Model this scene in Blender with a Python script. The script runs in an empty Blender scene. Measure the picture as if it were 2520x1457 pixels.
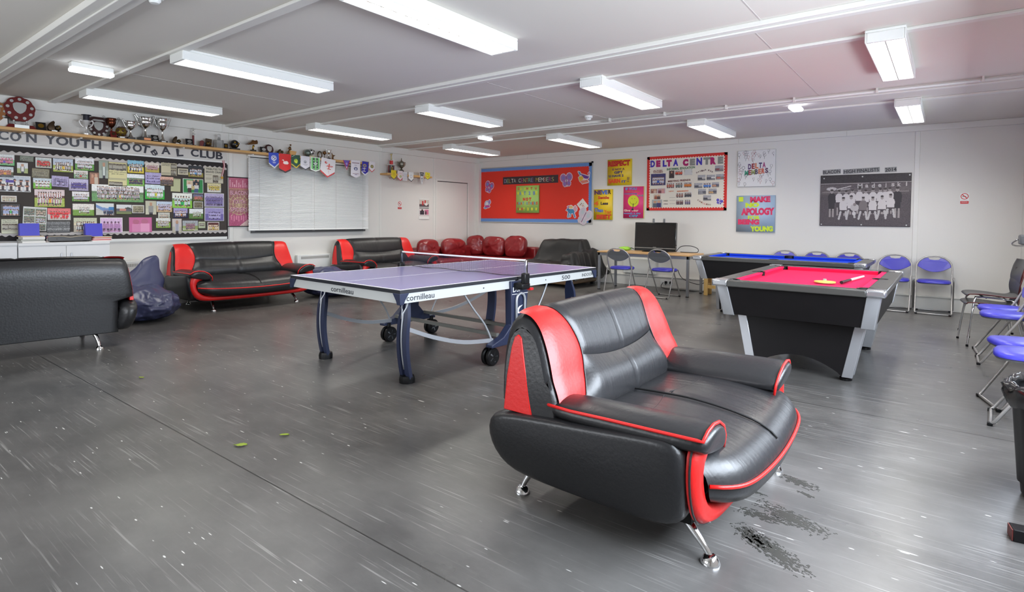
import bpy, bmesh, math, random
import numpy as np
from mathutils import Vector, Matrix
PI = math.pi
SC = bpy.context.scene
COL = SC.collection

# ------------------------------------------------------------------ camera, world, light, exposure
IMG_W, IMG_H = 2520, 1457
CAM = Vector((8.7551, -10.4449, 1.296))
YAW, PITCH, ROLL, FPX = 0.6740, 0.030735, 0.00792, 1402.88
PPX, PPY = IMG_W / 2 - 50.52, IMG_H / 2 - 150.70
ROOM_X, ROOM_Y, ROOM_H = 9.54, -12.6, 2.69

def cam_axes():
    f = Vector((-math.sin(YAW) * math.cos(PITCH), math.cos(YAW) * math.cos(PITCH), -math.sin(PITCH)))
    r = Vector((math.cos(YAW), math.sin(YAW), 0))
    u = r.cross(f)
    c, s = math.cos(ROLL), math.sin(ROLL)
    return r * c + u * s, u * c - r * s, f
AX_R, AX_U, AX_F = cam_axes()
cd = bpy.data.cameras.new('camera')
cam = bpy.data.objects.new('camera', cd)
COL.objects.link(cam)
M = Matrix((AX_R, AX_U, -AX_F)).transposed().to_4x4()
M.translation = CAM
cam.matrix_world = M
cd.sensor_width = 36
cd.lens = FPX / IMG_W * 36
cd.shift_x = 50.52 / IMG_W
cd.shift_y = -150.70 / IMG_W
cd.clip_start = 0.05
SC.camera = cam

def at(px, py, axis, val):
    """point of the photograph (2520 x 1457) on the plane axis = val"""
    d = AX_R * ((px - PPX) / FPX) - AX_U * ((py - PPY) / FPX) + AX_F
    t = (val - CAM[axis]) / d[axis]
    return CAM + d * t

SC.view_settings.view_transform = 'Standard'
SC.view_settings.look = 'None'
SC.view_settings.gamma = 1
SC.view_settings.use_curve_mapping = False
SC.view_settings.exposure = 0.0
try:
    SC.cycles.use_denoising = True
    SC.cycles.max_bounces = 10
    SC.cycles.diffuse_bounces = 6
    SC.cycles.glossy_bounces = 4
    SC.cycles.sample_clamp_indirect = 6
    SC.cycles.caustics_reflective = False
    SC.cycles.caustics_refractive = False
except Exception:
    pass
w = bpy.data.worlds.new('world')
SC.world = w
w.use_nodes = True
w.node_tree.nodes['Background'].inputs[0].default_value = (0.75, 0.86, 1.0, 1)
w.node_tree.nodes['Background'].inputs[1].default_value = 1.0

TUBE_W = 22.0          # power of one ceiling fitting
DAY_W = 300.0          # overcast daylight through one window

def area_light(name, loc, size, size_y, power, color, rot=(0, 0, 0), spread=PI):
    l = bpy.data.lights.new(name, 'AREA')
    l.shape = 'RECTANGLE'
    l.size, l.size_y, l.energy, l.color, l.spread = size, size_y, power, color, spread
    o = bpy.data.objects.new(name, l)
    o.location, o.rotation_euler = loc, rot
    COL.objects.link(o)
    return o
# daylight entering by the two windows of the right wall, and fill by an added, unseen one behind the camera
WIN_R = [(-9.35, -5.95), (-4.6, -1.7)]
for a, b in WIN_R[:1]:
    area_light('daylight', (ROOM_X + 0.12, (a + b) / 2, 1.6), b - a - 0.1, 1.15, DAY_W, (0.80, 0.89, 1.0), (PI / 2 - .62, 0, PI / 2))
for a, b in WIN_R[1:]:
    area_light('daylight', (ROOM_X + 0.12, (a + b) / 2, 1.6), b - a - 0.1, 1.15, DAY_W * 0.22, (0.80, 0.89, 1.0), (PI / 2 - .62, 0, PI / 2))
area_light('daylight', (4.6, ROOM_Y - 0.12, 1.6), 4.2, 1.15, DAY_W * 0.42, (0.92, 0.95, 1.0), (PI / 2 - .4, 0, 0))  # fill lamp at the added window, lifts the foreground floor

# ------------------------------------------------------------------ helpers
def lin(c):
    c = c / 255.0
    return c / 12.92 if c <= 0.04045 else ((c + 0.055) / 1.055) ** 2.4
def rgb(*c):
    if len(c) == 1:
        h = c[0].lstrip('#'); c = [int(h[i:i + 2], 16) for i in (0, 2, 4)]
    return tuple(lin(v) for v in c)

MATS = {}
def mat(name, color=(0.8, 0.8, 0.8), rough=0.5, metal=0.0, coat=0.0, spec=0.5, bump=0.0, bscale=40.0, var=0.0, vscale=3.0, emit=None, estr=0.0, sheen=0.0):
    if name in MATS: return MATS[name]
    m = bpy.data.materials.new(name); m.use_nodes = True
    nt = m.node_tree; b = nt.nodes['Principled BSDF']
    b.inputs['Base Color'].default_value = (*color[:3], 1)
    b.inputs['Roughness'].default_value = rough
    b.inputs['Metallic'].default_value = metal
    b.inputs['Coat Weight'].default_value = coat
    b.inputs['Specular IOR Level'].default_value = spec
    b.inputs['Sheen Weight'].default_value = sheen
    if emit:
        b.inputs['Emission Color'].default_value = (*emit, 1); b.inputs['Emission Strength'].default_value = estr
    if bump or var:
        tc = nt.nodes.new('ShaderNodeTexCoord')
    if bump:
        n = nt.nodes.new('ShaderNodeTexNoise'); n.inputs['Scale'].default_value = bscale; n.inputs['Detail'].default_value = 4
        bp = nt.nodes.new('ShaderNodeBump'); bp.inputs['Strength'].default_value = bump; bp.inputs['Distance'].default_value = 0.01
        nt.links.new(tc.outputs['Object'], n.inputs['Vector'])
        nt.links.new(n.outputs['Fac'], bp.inputs['Height']); nt.links.new(bp.outputs['Normal'], b.inputs['Normal'])
    if var:
        n = nt.nodes.new('ShaderNodeTexNoise'); n.inputs['Scale'].default_value = vscale; n.inputs['Detail'].default_value = 5
        mx = nt.nodes.new('ShaderNodeMix'); mx.data_type = 'RGBA'
        mx.inputs['A'].default_value = (*[c * (1 - var) for c in color[:3]], 1)
        mx.inputs['B'].default_value = (*[min(1, c * (1 + var)) for c in color[:3]], 1)
        nt.links.new(tc.outputs['Object'], n.inputs['Vector'])
        nt.links.new(n.outputs['Fac'], mx.inputs['Factor']); nt.links.new(mx.outputs['Result'], b.inputs['Base Color'])
    MATS[name] = m
    return m

class MB:
    """collects polygons and links them as one mesh object"""
    def __init__(s): s.v = []; s.f = []; s.mi = []; s.cur = 0
    def add(s, vs, fs, mi=None):
        k = len(s.v); s.v.extend([tuple(p) for p in vs])
        for f in fs:
            s.f.append([k + i for i in f]); s.mi.append(s.cur if mi is None else mi)
        return s
    def box(s, x0, x1, y0, y1, z0, z1, mi=None, T=None):
        vs = [Vector((x, y, z)) for z in (z0, z1) for y in (y0, y1) for x in (x0, x1)]
        if T is not None: vs = [T @ q for q in vs]
        return s.add(vs, [(0, 2, 3, 1), (4, 5, 7, 6), (0, 1, 5, 4), (2, 6, 7, 3), (0, 4, 6, 2), (1, 3, 7, 5)], mi)
    def frustum(s, lo, hi, z0, z1, mi=None):
        (a, b, c, d), (e, f, g, h) = lo, hi      # x0,x1,y0,y1 at z0 and z1
        vs = [(a, c, z0), (b, c, z0), (a, d, z0), (b, d, z0), (e, g, z1), (f, g, z1), (e, h, z1), (f, h, z1)]
        return s.add(vs, [(0, 2, 3, 1), (4, 5, 7, 6), (0, 1, 5, 4), (2, 6, 7, 3), (0, 4, 6, 2), (1, 3, 7, 5)], mi)
    def prism(s, poly, a, b, axis='y', mi=None):
        """poly: 2-D outline; extruded from a to b along axis"""
        n = len(poly)
        def P(u, v, t): return {'y': (u, t, v), 'x': (t, u, v), 'z': (u, v, t)}[axis]
        vs = [P(u, v, a) for u, v in poly] + [P(u, v, b) for u, v in poly]
        fs = [list(range(n)), list(range(2 * n - 1, n - 1, -1))] + [(i, i + n, (i + 1) % n + n, (i + 1) % n) for i in range(n)]
        return s.add(vs, fs, mi)
    def tube(s, pts, r, n=8, closed=False, mi=None, caps=True):
        pts = [Vector(p) for p in pts]; m = len(pts)
        rs = r if isinstance(r, (list, tuple)) else [r] * m
        vs = []; prev = None
        for i, p in enumerate(pts):
            if closed: t = pts[(i + 1) % m] - pts[i - 1]
            else: t = pts[min(i + 1, m - 1)] - pts[max(i - 1, 0)]
            t.normalize()
            if prev is None:
                a = Vector((0, 0, 1)) if abs(t.z) < 0.9 else Vector((1, 0, 0))
                prev = t.cross(a).normalized()
            nrm = (prev - t * prev.dot(t)).normalized(); prev = nrm
            bn = t.cross(nrm)
            for k in range(n):
                a = 2 * PI * k / n
                vs.append(p + (nrm * math.cos(a) + bn * math.sin(a)) * rs[i])
        fs = []
        for i in range(m if closed else m - 1):
            j = (i + 1) % m
            for k in range(n): fs.append((i * n + k, i * n + (k + 1) % n, j * n + (k + 1) % n, j * n + k))
        if not closed and caps:
            fs.append(list(range(n - 1, -1, -1))); fs.append([(m - 1) * n + k for k in range(n)])
        return s.add(vs, fs, mi)
    def ribbon(s, pts, wv, th, mi=None):
        """flat bar along pts, wide along vector wv, thick th"""
        pts = [Vector(p) for p in pts]; wv = Vector(wv); m = len(pts); vs = []
        for i, p in enumerate(pts):
            t = (pts[min(i + 1, m - 1)] - pts[max(i - 1, 0)]).normalized(); nn = t.cross(wv).normalized() * th / 2
            vs += [p - wv / 2 - nn, p + wv / 2 - nn, p + wv / 2 + nn, p - wv / 2 + nn]
        fs = [(3, 2, 1, 0), [4 * m - 4 + k for k in range(4)]]
        for i in range(m - 1):
            for k in range(4): fs.append((4 * i + k, 4 * i + (k + 1) % 4, 4 * i + 4 + (k + 1) % 4, 4 * i + 4 + k))
        return s.add(vs, fs, mi)
    def lathe(s, prof, n=20, c=(0, 0, 0), mi=None, T=None):
        vs = []
        for r, z in prof:
            for k in range(n):
                a = 2 * PI * k / n
                q = Vector((c[0] + r * math.cos(a), c[1] + r * math.sin(a), c[2] + z))
                vs.append(T @ q if T is not None else q)
        fs = []; m = len(prof)
        for i in range(m - 1):
            for k in range(n): fs.append((i * n + k, i * n + (k + 1) % n, (i + 1) * n + (k + 1) % n, (i + 1) * n + k))
        if prof[0][0] > 1e-6: fs.append(list(range(n - 1, -1, -1)))
        if prof[-1][0] > 1e-6: fs.append([(m - 1) * n + k for k in range(n)])
        return s.add(vs, fs, mi)
    def ball(s, c, r, n=12, m=8, mi=None, sc=(1, 1, 1)):
        vs = []; fs = []
        for i in range(m + 1):
            t = PI * i / m
            for k in range(n):
                a = 2 * PI * k / n
                vs.append((c[0] + r * sc[0] * math.sin(t) * math.cos(a), c[1] + r * sc[1] * math.sin(t) * math.sin(a), c[2] + r * sc[2] * math.cos(t)))
        for i in range(m):
            for k in range(n): fs.append((i * n + k, (i + 1) * n + k, (i + 1) * n + (k + 1) % n, i * n + (k + 1) % n))
        return s.add(vs, fs, mi)
    def grid(s, fn, nu, nv, closed_u=False, mi=None):
        vs = [fn(i / nu, j / nv) for j in range(nv + 1) for i in range(nu + 1)]
        fs = [(j * (nu + 1) + i, j * (nu + 1) + i + 1, (j + 1) * (nu + 1) + i + 1, (j + 1) * (nu + 1) + i) for j in range(nv) for i in range(nu)]
        return s.add(vs, fs, mi)
    def loft(s, rings, closed=True, caps=True, mi=None):
        n = len(rings[0]); m = len(rings); vs = [p for r in rings for p in r]; fs = []
        for i in range(m - 1):
            for k in range(n if closed else n - 1): fs.append((i * n + k, i * n + (k + 1) % n, (i + 1) * n + (k + 1) % n, (i + 1) * n + k))
        if caps and closed: fs.append(list(range(n - 1, -1, -1))); fs.append([(m - 1) * n + k for k in range(n)])
        return s.add(vs, fs, mi)
    def build(s, name, mats, parent=None, smooth=None, bevel=0, seg=2, sub=0, merge=False, loc=None, rot=None, fix=True):
        me = bpy.data.meshes.new(name)
        me.from_pydata(s.v, [], s.f)
        mats = mats if isinstance(mats, (list, tuple)) else [mats]
        for m in mats: me.materials.append(m)
        if any(s.mi): me.polygons.foreach_set('material_index', s.mi)
        if fix or merge:
            bm = bmesh.new(); bm.from_mesh(me)
            if merge: bmesh.ops.remove_doubles(bm, verts=bm.verts, dist=1e-5)
            bmesh.ops.recalc_face_normals(bm, faces=bm.faces); bm.to_mesh(me); bm.free()
        ang = None
        if smooth is True: me.shade_smooth()
        elif smooth:
            me.shade_smooth()
            me.set_sharp_from_angle(angle=math.radians(smooth))
        o = bpy.data.objects.new(name, me); COL.objects.link(o)
        if parent is not None: o.parent = parent
        if loc is not None: o.location = loc
        if rot is not None: o.rotation_euler = rot
        if bevel:
            b = o.modifiers.new('bevel', 'BEVEL'); b.width = bevel; b.segments = seg; b.limit_method = 'ANGLE'; b.angle_limit = math.radians(35); b.harden_normals = False
            if not smooth:
                me.shade_smooth(); me.set_sharp_from_angle(angle=math.radians(50))
        if sub:
            d = o.modifiers.new('subsurf', 'SUBSURF'); d.levels = sub; d.render_levels = sub
            me.shade_smooth()
        return o

def tag(o, label, cat, group=None):
    o['label'] = label; o['category'] = cat
    if group: o['group'] = group
    return o
def struct(o): o['kind'] = 'structure'; return o
def thing(name, label, cat, loc=(0, 0, 0), rz=0, group=None):
    o = bpy.data.objects.new(name, None); COL.objects.link(o)
    o.empty_display_size = 0.1
    o.location = loc; o.rotation_euler = (0, 0, rz) if not isinstance(rz, (tuple, list)) else rz
    return tag(o, label, cat, group)
def dup(root, loc, rz, label=None):
    r = root.copy(); COL.objects.link(r); r.location = loc; r.rotation_euler = (0, 0, rz) if not isinstance(rz, (tuple, list)) else rz
    if label: r['label'] = label
    for ch in list(root.children):
        c = ch.copy(); COL.objects.link(c); c.parent = r
        for g in list(ch.children):
            d = g.copy(); COL.objects.link(d); d.parent = c
    return r

# writing: a text becomes a mesh fitted into a w x h box, facing -y, x right, z up
def text_polys(s, bold=0.0):
    cu = bpy.data.curves.new('t', 'FONT'); cu.body = s; cu.size = 1; cu.offset = bold; cu.resolution_u = 3
    o = bpy.data.objects.new('t', cu)
    me = bpy.data.meshes.new_from_object(o)
    v = [tuple(q.co) for q in me.vertices]; f = [list(q.vertices) for q in me.polygons]
    bpy.data.objects.remove(o); bpy.data.curves.remove(cu); bpy.data.meshes.remove(me)
    return v, f
TCACHE = {}
def put_text(mb, s, cx, cz, wd, ht, y=-0.001, bold=0.02, mi=None, rot=0.0, keep=False, shear=0.0):
    """keep: keep the aspect of the letters (fit height only)"""
    k = (s, bold)
    if k not in TCACHE: TCACHE[k] = text_polys(s, bold)
    v, f = TCACHE[k]
    if not v: return
    xs = [q[0] for q in v]; ys = [q[1] for q in v]
    x0, x1, y0, y1 = min(xs), max(xs), min(ys), max(ys)
    sz = ht / max(y1 - y0, 1e-6); sx = sz if keep else wd / max(x1 - x0, 1e-6)
    c, sn = math.cos(rot), math.sin(rot); out = []
    for q in v:
        a = (q[0] - (x0 + x1) / 2) * sx; b = (q[1] - (y0 + y1) / 2) * sz; a += shear * b
        out.append((cx + a * c - b * sn, y, cz + a * sn + b * c))
    mb.add(out, f, mi)

# a printed picture: colours painted per cell on a sheet (x right, z up, facing -y)
class Canvas:
    def __init__(s, nx, ny, bg=(255, 255, 255)):
        s.nx, s.ny = nx, ny; s.a = np.zeros((ny, nx, 3)); s.a[:] = bg
        s.Y, s.X = np.mgrid[0:ny, 0:nx]; s.X = (s.X + .5) / nx; s.Y = (s.Y + .5) / ny      # 0..1, y down
        s.asp = nx / ny
    def m(s, mask, c): s.a[mask] = c; return s
    def rect(s, x0, y0, x1, y1, c): return s.m((s.X >= x0) & (s.X < x1) & (s.Y >= y0) & (s.Y < y1), c)
    def ell(s, cx, cy, rx, ry, c): return s.m(((s.X - cx) / rx) ** 2 + ((s.Y - cy) / ry) ** 2 <= 1, c)
    def poly(s, pts, c):
        inside = np.zeros(s.X.shape, bool); n = len(pts)
        for i in range(n):
            x0, y0 = pts[i]; x1, y1 = pts[(i + 1) % n]
            cond = ((y0 > s.Y) != (y1 > s.Y)) & (s.X < (x1 - x0) * (s.Y - y0) / ((y1 - y0) or 1e-9) + x0)
            inside ^= cond
        return s.m(inside, c)
    def line(s, x0, y0, x1, y1, wd, c):
        dx, dy = (x1 - x0), (y1 - y0) / s.asp; L2 = dx * dx + dy * dy or 1e-9
        t = np.clip(((s.X - x0) * dx + (s.Y - y0) / s.asp * dy) / L2, 0, 1)
        return s.m(np.hypot(s.X - x0 - t * dx, (s.Y - y0) / s.asp - t * dy) <= wd, c)
    def noise(s, rng, amt):
        s.a += (rng.random((s.ny, s.nx, 1)) - .5) * 2 * amt; s.a = np.clip(s.a, 0, 255); return s
    def tint(s, c, k):
        g = s.a.mean(axis=2, keepdims=True) / 255.0
        s.a = s.a * (1 - k) + (np.array(c) * (0.35 + 0.65 * g) + (255 - np.array(c)) * np.clip(g - .55, 0, 1)) * k; s.a = np.clip(s.a, 0, 255); return s
def lin_arr(a):
    a = a / 255.0
    return np.where(a <= 0.04045, a / 12.92, ((a + 0.055) / 1.055) ** 2.4)
def print_mat(name='printed paper', rough=0.45):
    if name in MATS: return MATS[name]
    m = bpy.data.materials.new(name); m.use_nodes = True; nt = m.node_tree; b = nt.nodes['Principled BSDF']
    a = nt.nodes.new('ShaderNodeAttribute'); a.attribute_name = 'Col'
    nt.links.new(a.outputs['Color'], b.inputs['Base Color']); b.inputs['Roughness'].default_value = rough
    MATS[name] = m; return m
def sheet_mesh(name, cv, wd, ht, th=0.002, edge=(235, 235, 230), shape=None, mats=None, sway=None, rough=0.45):
    """thin printed sheet, centre at origin; shape(x, y) -> bool cuts cells away (0..1, y down)"""
    nx, ny = cv.nx, cv.ny
    xs = (np.arange(nx + 1) / nx - .5) * wd; zs = (.5 - np.arange(ny + 1) / ny) * ht
    gx, gz = np.meshgrid(xs, zs); n = gx.size
    sw = np.zeros(gx.shape) if sway is None else sway(gx / wd, gz / ht)
    front = np.stack([gx.ravel(), -th + sw.ravel(), gz.ravel()], 1); back = np.stack([gx.ravel(), sw.ravel(), gz.ravel()], 1)
    idx = np.arange(n).reshape(ny + 1, nx + 1)
    keep = np.ones((ny, nx), bool) if shape is None else shape(cv.X, cv.Y)
    q = np.stack([idx[1:, :-1], idx[1:, 1:], idx[:-1, 1:], idx[:-1, :-1]], -1)
    fq = q[keep]; cols = lin_arr(cv.a[keep])
    faces = [fq]; fc = [cols]
    bq = fq[:, ::-1] + n; faces.append(bq); fc.append(np.tile(lin_arr(np.array([edge], float)), (len(bq), 1)))
    pad = np.pad(keep, 1); e = []
    for dy, dx, a, b in ((-1, 0, (0, 0), (0, 1)), (1, 0, (1, 1), (1, 0)), (0, -1, (1, 0), (0, 0)), (0, 1, (0, 1), (1, 1))):
        nb = pad[1 + dy:1 + dy + ny, 1 + dx:1 + dx + nx]; jj, ii = np.where(keep & ~nb)
        A = idx[jj + a[0], ii + a[1]]; B = idx[jj + b[0], ii + b[1]]
        e.append(np.stack([A, B, B + n, A + n], -1))
    e = np.concatenate(e); faces.append(e); fc.append(np.tile(lin_arr(np.array([edge], float)), (len(e), 1)))
    F = np.concatenate(faces); FC = np.concatenate(fc)
    used = np.zeros(2 * n, bool); used[F.ravel()] = True; remap = np.cumsum(used) - 1
    V = np.concatenate([front, back])[used]; F = remap[F]
    me = bpy.data.meshes.new(name)
    me.vertices.add(len(V)); me.vertices.foreach_set('co', V.astype(np.float32).ravel())
    me.loops.add(F.size); me.loops.foreach_set('vertex_index', F.astype(np.int32).ravel())
    me.polygons.add(len(F)); me.polygons.foreach_set('loop_start', (np.arange(len(F)) * 4).astype(np.int32))
    me.update(calc_edges=True)
    at_ = me.color_attributes.new('Col', 'FLOAT_COLOR', 'CORNER')
    c4 = np.ones((len(F), 4, 4), np.float32); c4[:, :, :3] = FC[:, None, :]
    at_.data.foreach_set('color', c4.ravel())
    me.materials.append(print_mat('printed paper', rough) if rough == 0.45 else print_mat('printed %.2f' % rough, rough))
    return me
def sheet(name, cv, wd, ht, parent=None, **k):
    o = bpy.data.objects.new(name, sheet_mesh(name, cv, wd, ht, **k)); COL.objects.link(o)
    if parent is not None: o.parent = parent
    return o
# wall frames: x right and z up as one looks at the wall, front towards -y
def on_left(px, py, d=0.0): return at(px, py, 0, d)
def on_back(px, py, d=0.0): return at(px, py, 1, -d)
RZ_LEFT = PI / 2
def wall_rect(wall, x0, y0, x1, y1, d=0.0):
    """centre, width, height of a pixel rectangle on a wall"""
    f = on_left if wall == 'L' else on_back
    a = 1 if wall == 'L' else 0
    c = [f(x, y, d) for x, y in ((x0, y0), (x1, y0), (x1, y1), (x0, y1))]
    wd = ((c[1][a] - c[0][a]) + (c[2][a] - c[3][a])) / 2; ht = ((c[0].z - c[3].z) + (c[1].z - c[2].z)) / 2
    ctr = (c[0] + c[1] + c[2] + c[3]) / 4
    return ctr, wd, ht
# ------------------------------------------------------------------ the room
def wall_mat():
    m = mat('wall paint', rgb(226, 224, 219), 0.55, bump=0.08, bscale=120, var=0.03, vscale=1.2)
    return m
WALL = wall_mat()
CEIL = mat('ceiling board', rgb(224, 220, 212), 0.8, var=0.035, vscale=0.8)
TRIM = mat('white trim', rgb(228, 227, 222), 0.4)
GREYTRIM = mat('grey strip', rgb(205, 202, 198), 0.5)

def floor_mat():
    m = bpy.data.materials.new('scuffed black vinyl'); m.use_nodes = True; nt = m.node_tree; L = nt.links
    b = nt.nodes['Principled BSDF']
    tc = nt.nodes.new('ShaderNodeTexCoord')
    def noise(scale, detail=4, vec=None, rough=0.5):
        n = nt.nodes.new('ShaderNodeTexNoise'); n.inputs['Scale'].default_value = scale; n.inputs['Detail'].default_value = detail
        n.inputs['Roughness'].default_value = rough
        L.new(vec or tc.outputs['Object'], n.inputs['Vector']); return n.outputs['Fac']
    def ramp(fac, a, b_, ca=(0, 0, 0, 1), cb=(1, 1, 1, 1)):
        r = nt.nodes.new('ShaderNodeValToRGB'); r.color_ramp.elements[0].position = a; r.color_ramp.elements[1].position = b_
        r.color_ramp.elements[0].color = ca; r.color_ramp.elements[1].color = cb; L.new(fac, r.inputs[0]); return r.outputs[0]
    def mapping(sc, rot):
        mp = nt.nodes.new('ShaderNodeMapping'); mp.inputs['Scale'].default_value = sc; mp.inputs['Rotation'].default_value = (0, 0, rot)
        L.new(tc.outputs['Object'], mp.inputs['Vector']); return mp.outputs['Vector']
    def mix(a, b_, f):
        x = nt.nodes.new('ShaderNodeMix'); x.data_type = 'RGBA'
        for s, v in (('A', a), ('B', b_)):
            if isinstance(v, tuple): x.inputs[s].default_value = v
            else: L.new(v, x.inputs[s])
        if isinstance(f, float): x.inputs['Factor'].default_value = f
        else: L.new(f, x.inputs['Factor'])
        return x.outputs['Result']
    def math_(op, a, b_):
        x = nt.nodes.new('ShaderNodeMath'); x.operation = op
        for i, v in enumerate((a, b_)):
            if isinstance(v, (int, float)): x.inputs[i].default_value = v
            else: L.new(v, x.inputs[i])
        return x.outputs[0]
    base = mix((0.066, 0.064, 0.062, 1), (0.140, 0.135, 0.129, 1), ramp(noise(0.8, 7, None, 0.62), 0.34, 0.68))
    streak = ramp(noise(1.0, 6, mapping((2.5, 5.5, 1), 0.5), 0.7), 0.45, 0.75)
    base = mix(base, (0.20, 0.193, 0.185, 1), math_('MULTIPLY', streak, 0.35))
    # pale nicks lying the same way along the sheets, and long thin scuffs in all directions
    def nicks(sc, rot, r0, r1, share):
        vo = nt.nodes.new('ShaderNodeTexVoronoi'); vo.inputs['Scale'].default_value = 1; vo.inputs['Randomness'].default_value = 1
        L.new(mapping(sc, rot), vo.inputs['Vector'])
        sp = nt.nodes.new('ShaderNodeSeparateColor'); L.new(vo.outputs['Color'], sp.inputs[0])
        clump = ramp(noise(1.3, 3), 0.38, 0.62, (0.3, 0.3, 0.3, 1), (1, 1, 1, 1))
        return math_('MULTIPLY', ramp(vo.outputs['Distance'], r0, r1, (1, 1, 1, 1), (0, 0, 0, 1)), math_('LESS_THAN', sp.outputs[0], math_('MULTIPLY', clump, share)))
    f = math_('MAXIMUM', nicks((9, 62, 1), -0.06, 0.10, 0.16, 0.10), nicks((4.5, 34, 1), -0.14, 0.10, 0.17, 0.032))
    f = math_('MAXIMUM', f, nicks((13, 40, 1), 0.35, 0.10, 0.17, 0.05))
    s = None
    for i, rot in enumerate((0.15, 0.6, 1.05, 1.7, 2.3, 2.8)):
        v = mapping((0.7, 30, 1), rot)
        line = ramp(noise(2.0, 2, v, 0.6), 0.635, 0.70)
        q = math_('MULTIPLY', line, ramp(noise(1.3 + 0.25 * i, 3), 0.47, 0.60)); s = q if s is None else math_('MAXIMUM', s, q)
    c = mix(base, (0.42, 0.41, 0.39, 1), math_('MULTIPLY', s, 0.42))
    c = mix(c, (0.80, 0.79, 0.76, 1), math_('MULTIPLY', f, 0.9))
    # joints of the floor sheets
    sep = nt.nodes.new('ShaderNodeSeparateXYZ'); L.new(tc.outputs['Object'], sep.inputs[0])
    seam = None
    for y in (-8.98, -5.93, -2.9):
        d = math_('ABSOLUTE', math_('ADD', sep.outputs['Y'], -y), 0)
        k = math_('LESS_THAN', d, 0.0035); seam = k if seam is None else math_('MAXIMUM', seam, k)
    c = mix(c, (0.012, 0.012, 0.012, 1), seam)
    L.new(c, b.inputs['Base Color'])
    rr = ramp(noise(1.6, 4, None, 0.5), 0.15, 0.85, (0.25, 0.25, 0.25, 1), (0.35, 0.35, 0.35, 1))
    L.new(rr, b.inputs['Roughness'])
    bp = nt.nodes.new('ShaderNodeBump'); bp.inputs['Strength'].default_value = 0.04; bp.inputs['Distance'].default_value = 0.01
    L.new(noise(7, 4), bp.inputs['Height']); L.new(bp.outputs['Normal'], b.inputs['Normal'])
    b.inputs['Specular IOR Level'].default_value = 0.62
    return m
X1, Y0, H = ROOM_X, ROOM_Y, ROOM_H
struct(MB().box(-0.1, X1 + 0.1, Y0 - 0.1, 0.1, -0.1, 0).build('floor', floor_mat()))
struct(MB().box(-0.1, X1 + 0.1, Y0 - 0.1, 0.1, H, H + 0.1).build('ceiling', CEIL))
struct(MB().box(-0.1, 0, Y0, 0, 0, H).build('wall_left', WALL))
struct(MB().box(-0.1, X1 + 0.1, 0, 0.1, 0, H).build('wall_back', WALL))
def holed(a, b, holes, z0, z1, mk):
    m = MB(); t = a
    for h0, h1 in sorted(holes):
        mk(m, t, h0, 0, H); mk(m, h0, h1, 0, z0); mk(m, h0, h1, z1, H); t = h1
    mk(m, t, b, 0, H); return m
struct(holed(Y0, 0, WIN_R, 1.0, 2.2, lambda m, a, b, c, d: m.box(X1, X1 + 0.1, a, b, c, d)).build('wall_right', WALL))
struct(holed(-0.1, X1 + 0.1, [(2.5, 6.7)], 1.0, 2.2, lambda m, a, b, c, d: m.box(a, b, Y0 - 0.1, Y0, c, d)).build('wall_front', WALL))  # opening for the added fill window
def win_frame(name, a, b, vert):
    m = MB(); t = 0.05
    for p, q, c, d in ((a, b, 1.0, 1.05), (a, b, 2.15, 2.2), (a, a + t, 1.05, 2.15), (b - t, b, 1.05, 2.15), ((a + b) / 2 - .025, (a + b) / 2 + .025, 1.05, 2.15)):
        if vert: m.box(X1 + 0.0, X1 + 0.06, p, q, c, d)
        else: m.box(p, q, Y0 - 0.06, Y0, c, d)
    return struct(m.build(name, TRIM))
win_frame('window_2', *WIN_R[0], True); win_frame('window_3', *WIN_R[1], True); win_frame('fill_window_4', 2.5, 6.7, False)  # the last is an unseen window added for fill and floor reflection

# coving, cover strips, ceiling battens
struct(MB().box(0, 0.045, Y0, 0, 2.565, H).box(0, 0.052, -6.18, -6.17, 2.565, H).box(0, 0.052, -3.02, -3.01, 2.565, H).build('trim_1', TRIM, bevel=0.006))
struct(MB().box(0.045, X1, -0.04, 0, 2.60, H).build('trim_2', TRIM, bevel=0.006))
for i, y in enumerate((-6.02, -3.01, -1.50)):
    struct(MB().box(0, 0.012, y - 0.03, y + 0.03, 0, 2.565).build('trim_%d' % (3 + i), TRIM, bevel=0.004))
struct(MB().box(8.36, 8.42, -0.012, 0, 0.2, 2.60).build('trim_6', TRIM, bevel=0.004))
struct(MB().box(0, 0.10, -0.10, 0, 0, 2.565).build('trim_7', WALL, bevel=0.004))
struct(MB().box(5.90, 5.905, -0.044, -0.0, 2.60, H).box(1.45, 1.455, -0.044, 0, 2.60, H).box(7.5, 7.505, -0.044, 0, 2.6, H).build('trim_8', GREYTRIM))
k = 9
for y, wd, t in ((-9.07, 0.20, 0.05), (-6.04, 0.17, 0.035), (-3.03, 0.17, 0.035)):
    struct(MB().box(0, X1, y - wd / 2, y + wd / 2, H - t, H).box(0, X1, y - 0.03, y + 0.03, H - t - 0.014, H - t).build('trim_%d' % k, TRIM, bevel=0.004)); k += 1
for y in (-11.3, -8.30, -5.30, -2.28):
    struct(MB().box(0, X1, y - 0.04, y + 0.04, H - 0.022, H).build('trim_%d' % k, TRIM, bevel=0.004)); k += 1
for i, (x, y0, y1) in enumerate(((7.7, -12, -6.1), (5.0, -6.0, -3.1), (2.4, -9, -6.2), (7.6, -5.9, -3.1))):
    struct(MB().box(x - 0.004, x + 0.004, y0, y1, H - 0.002, H).build('trim_%d' % (k + i), GREYTRIM))
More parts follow.
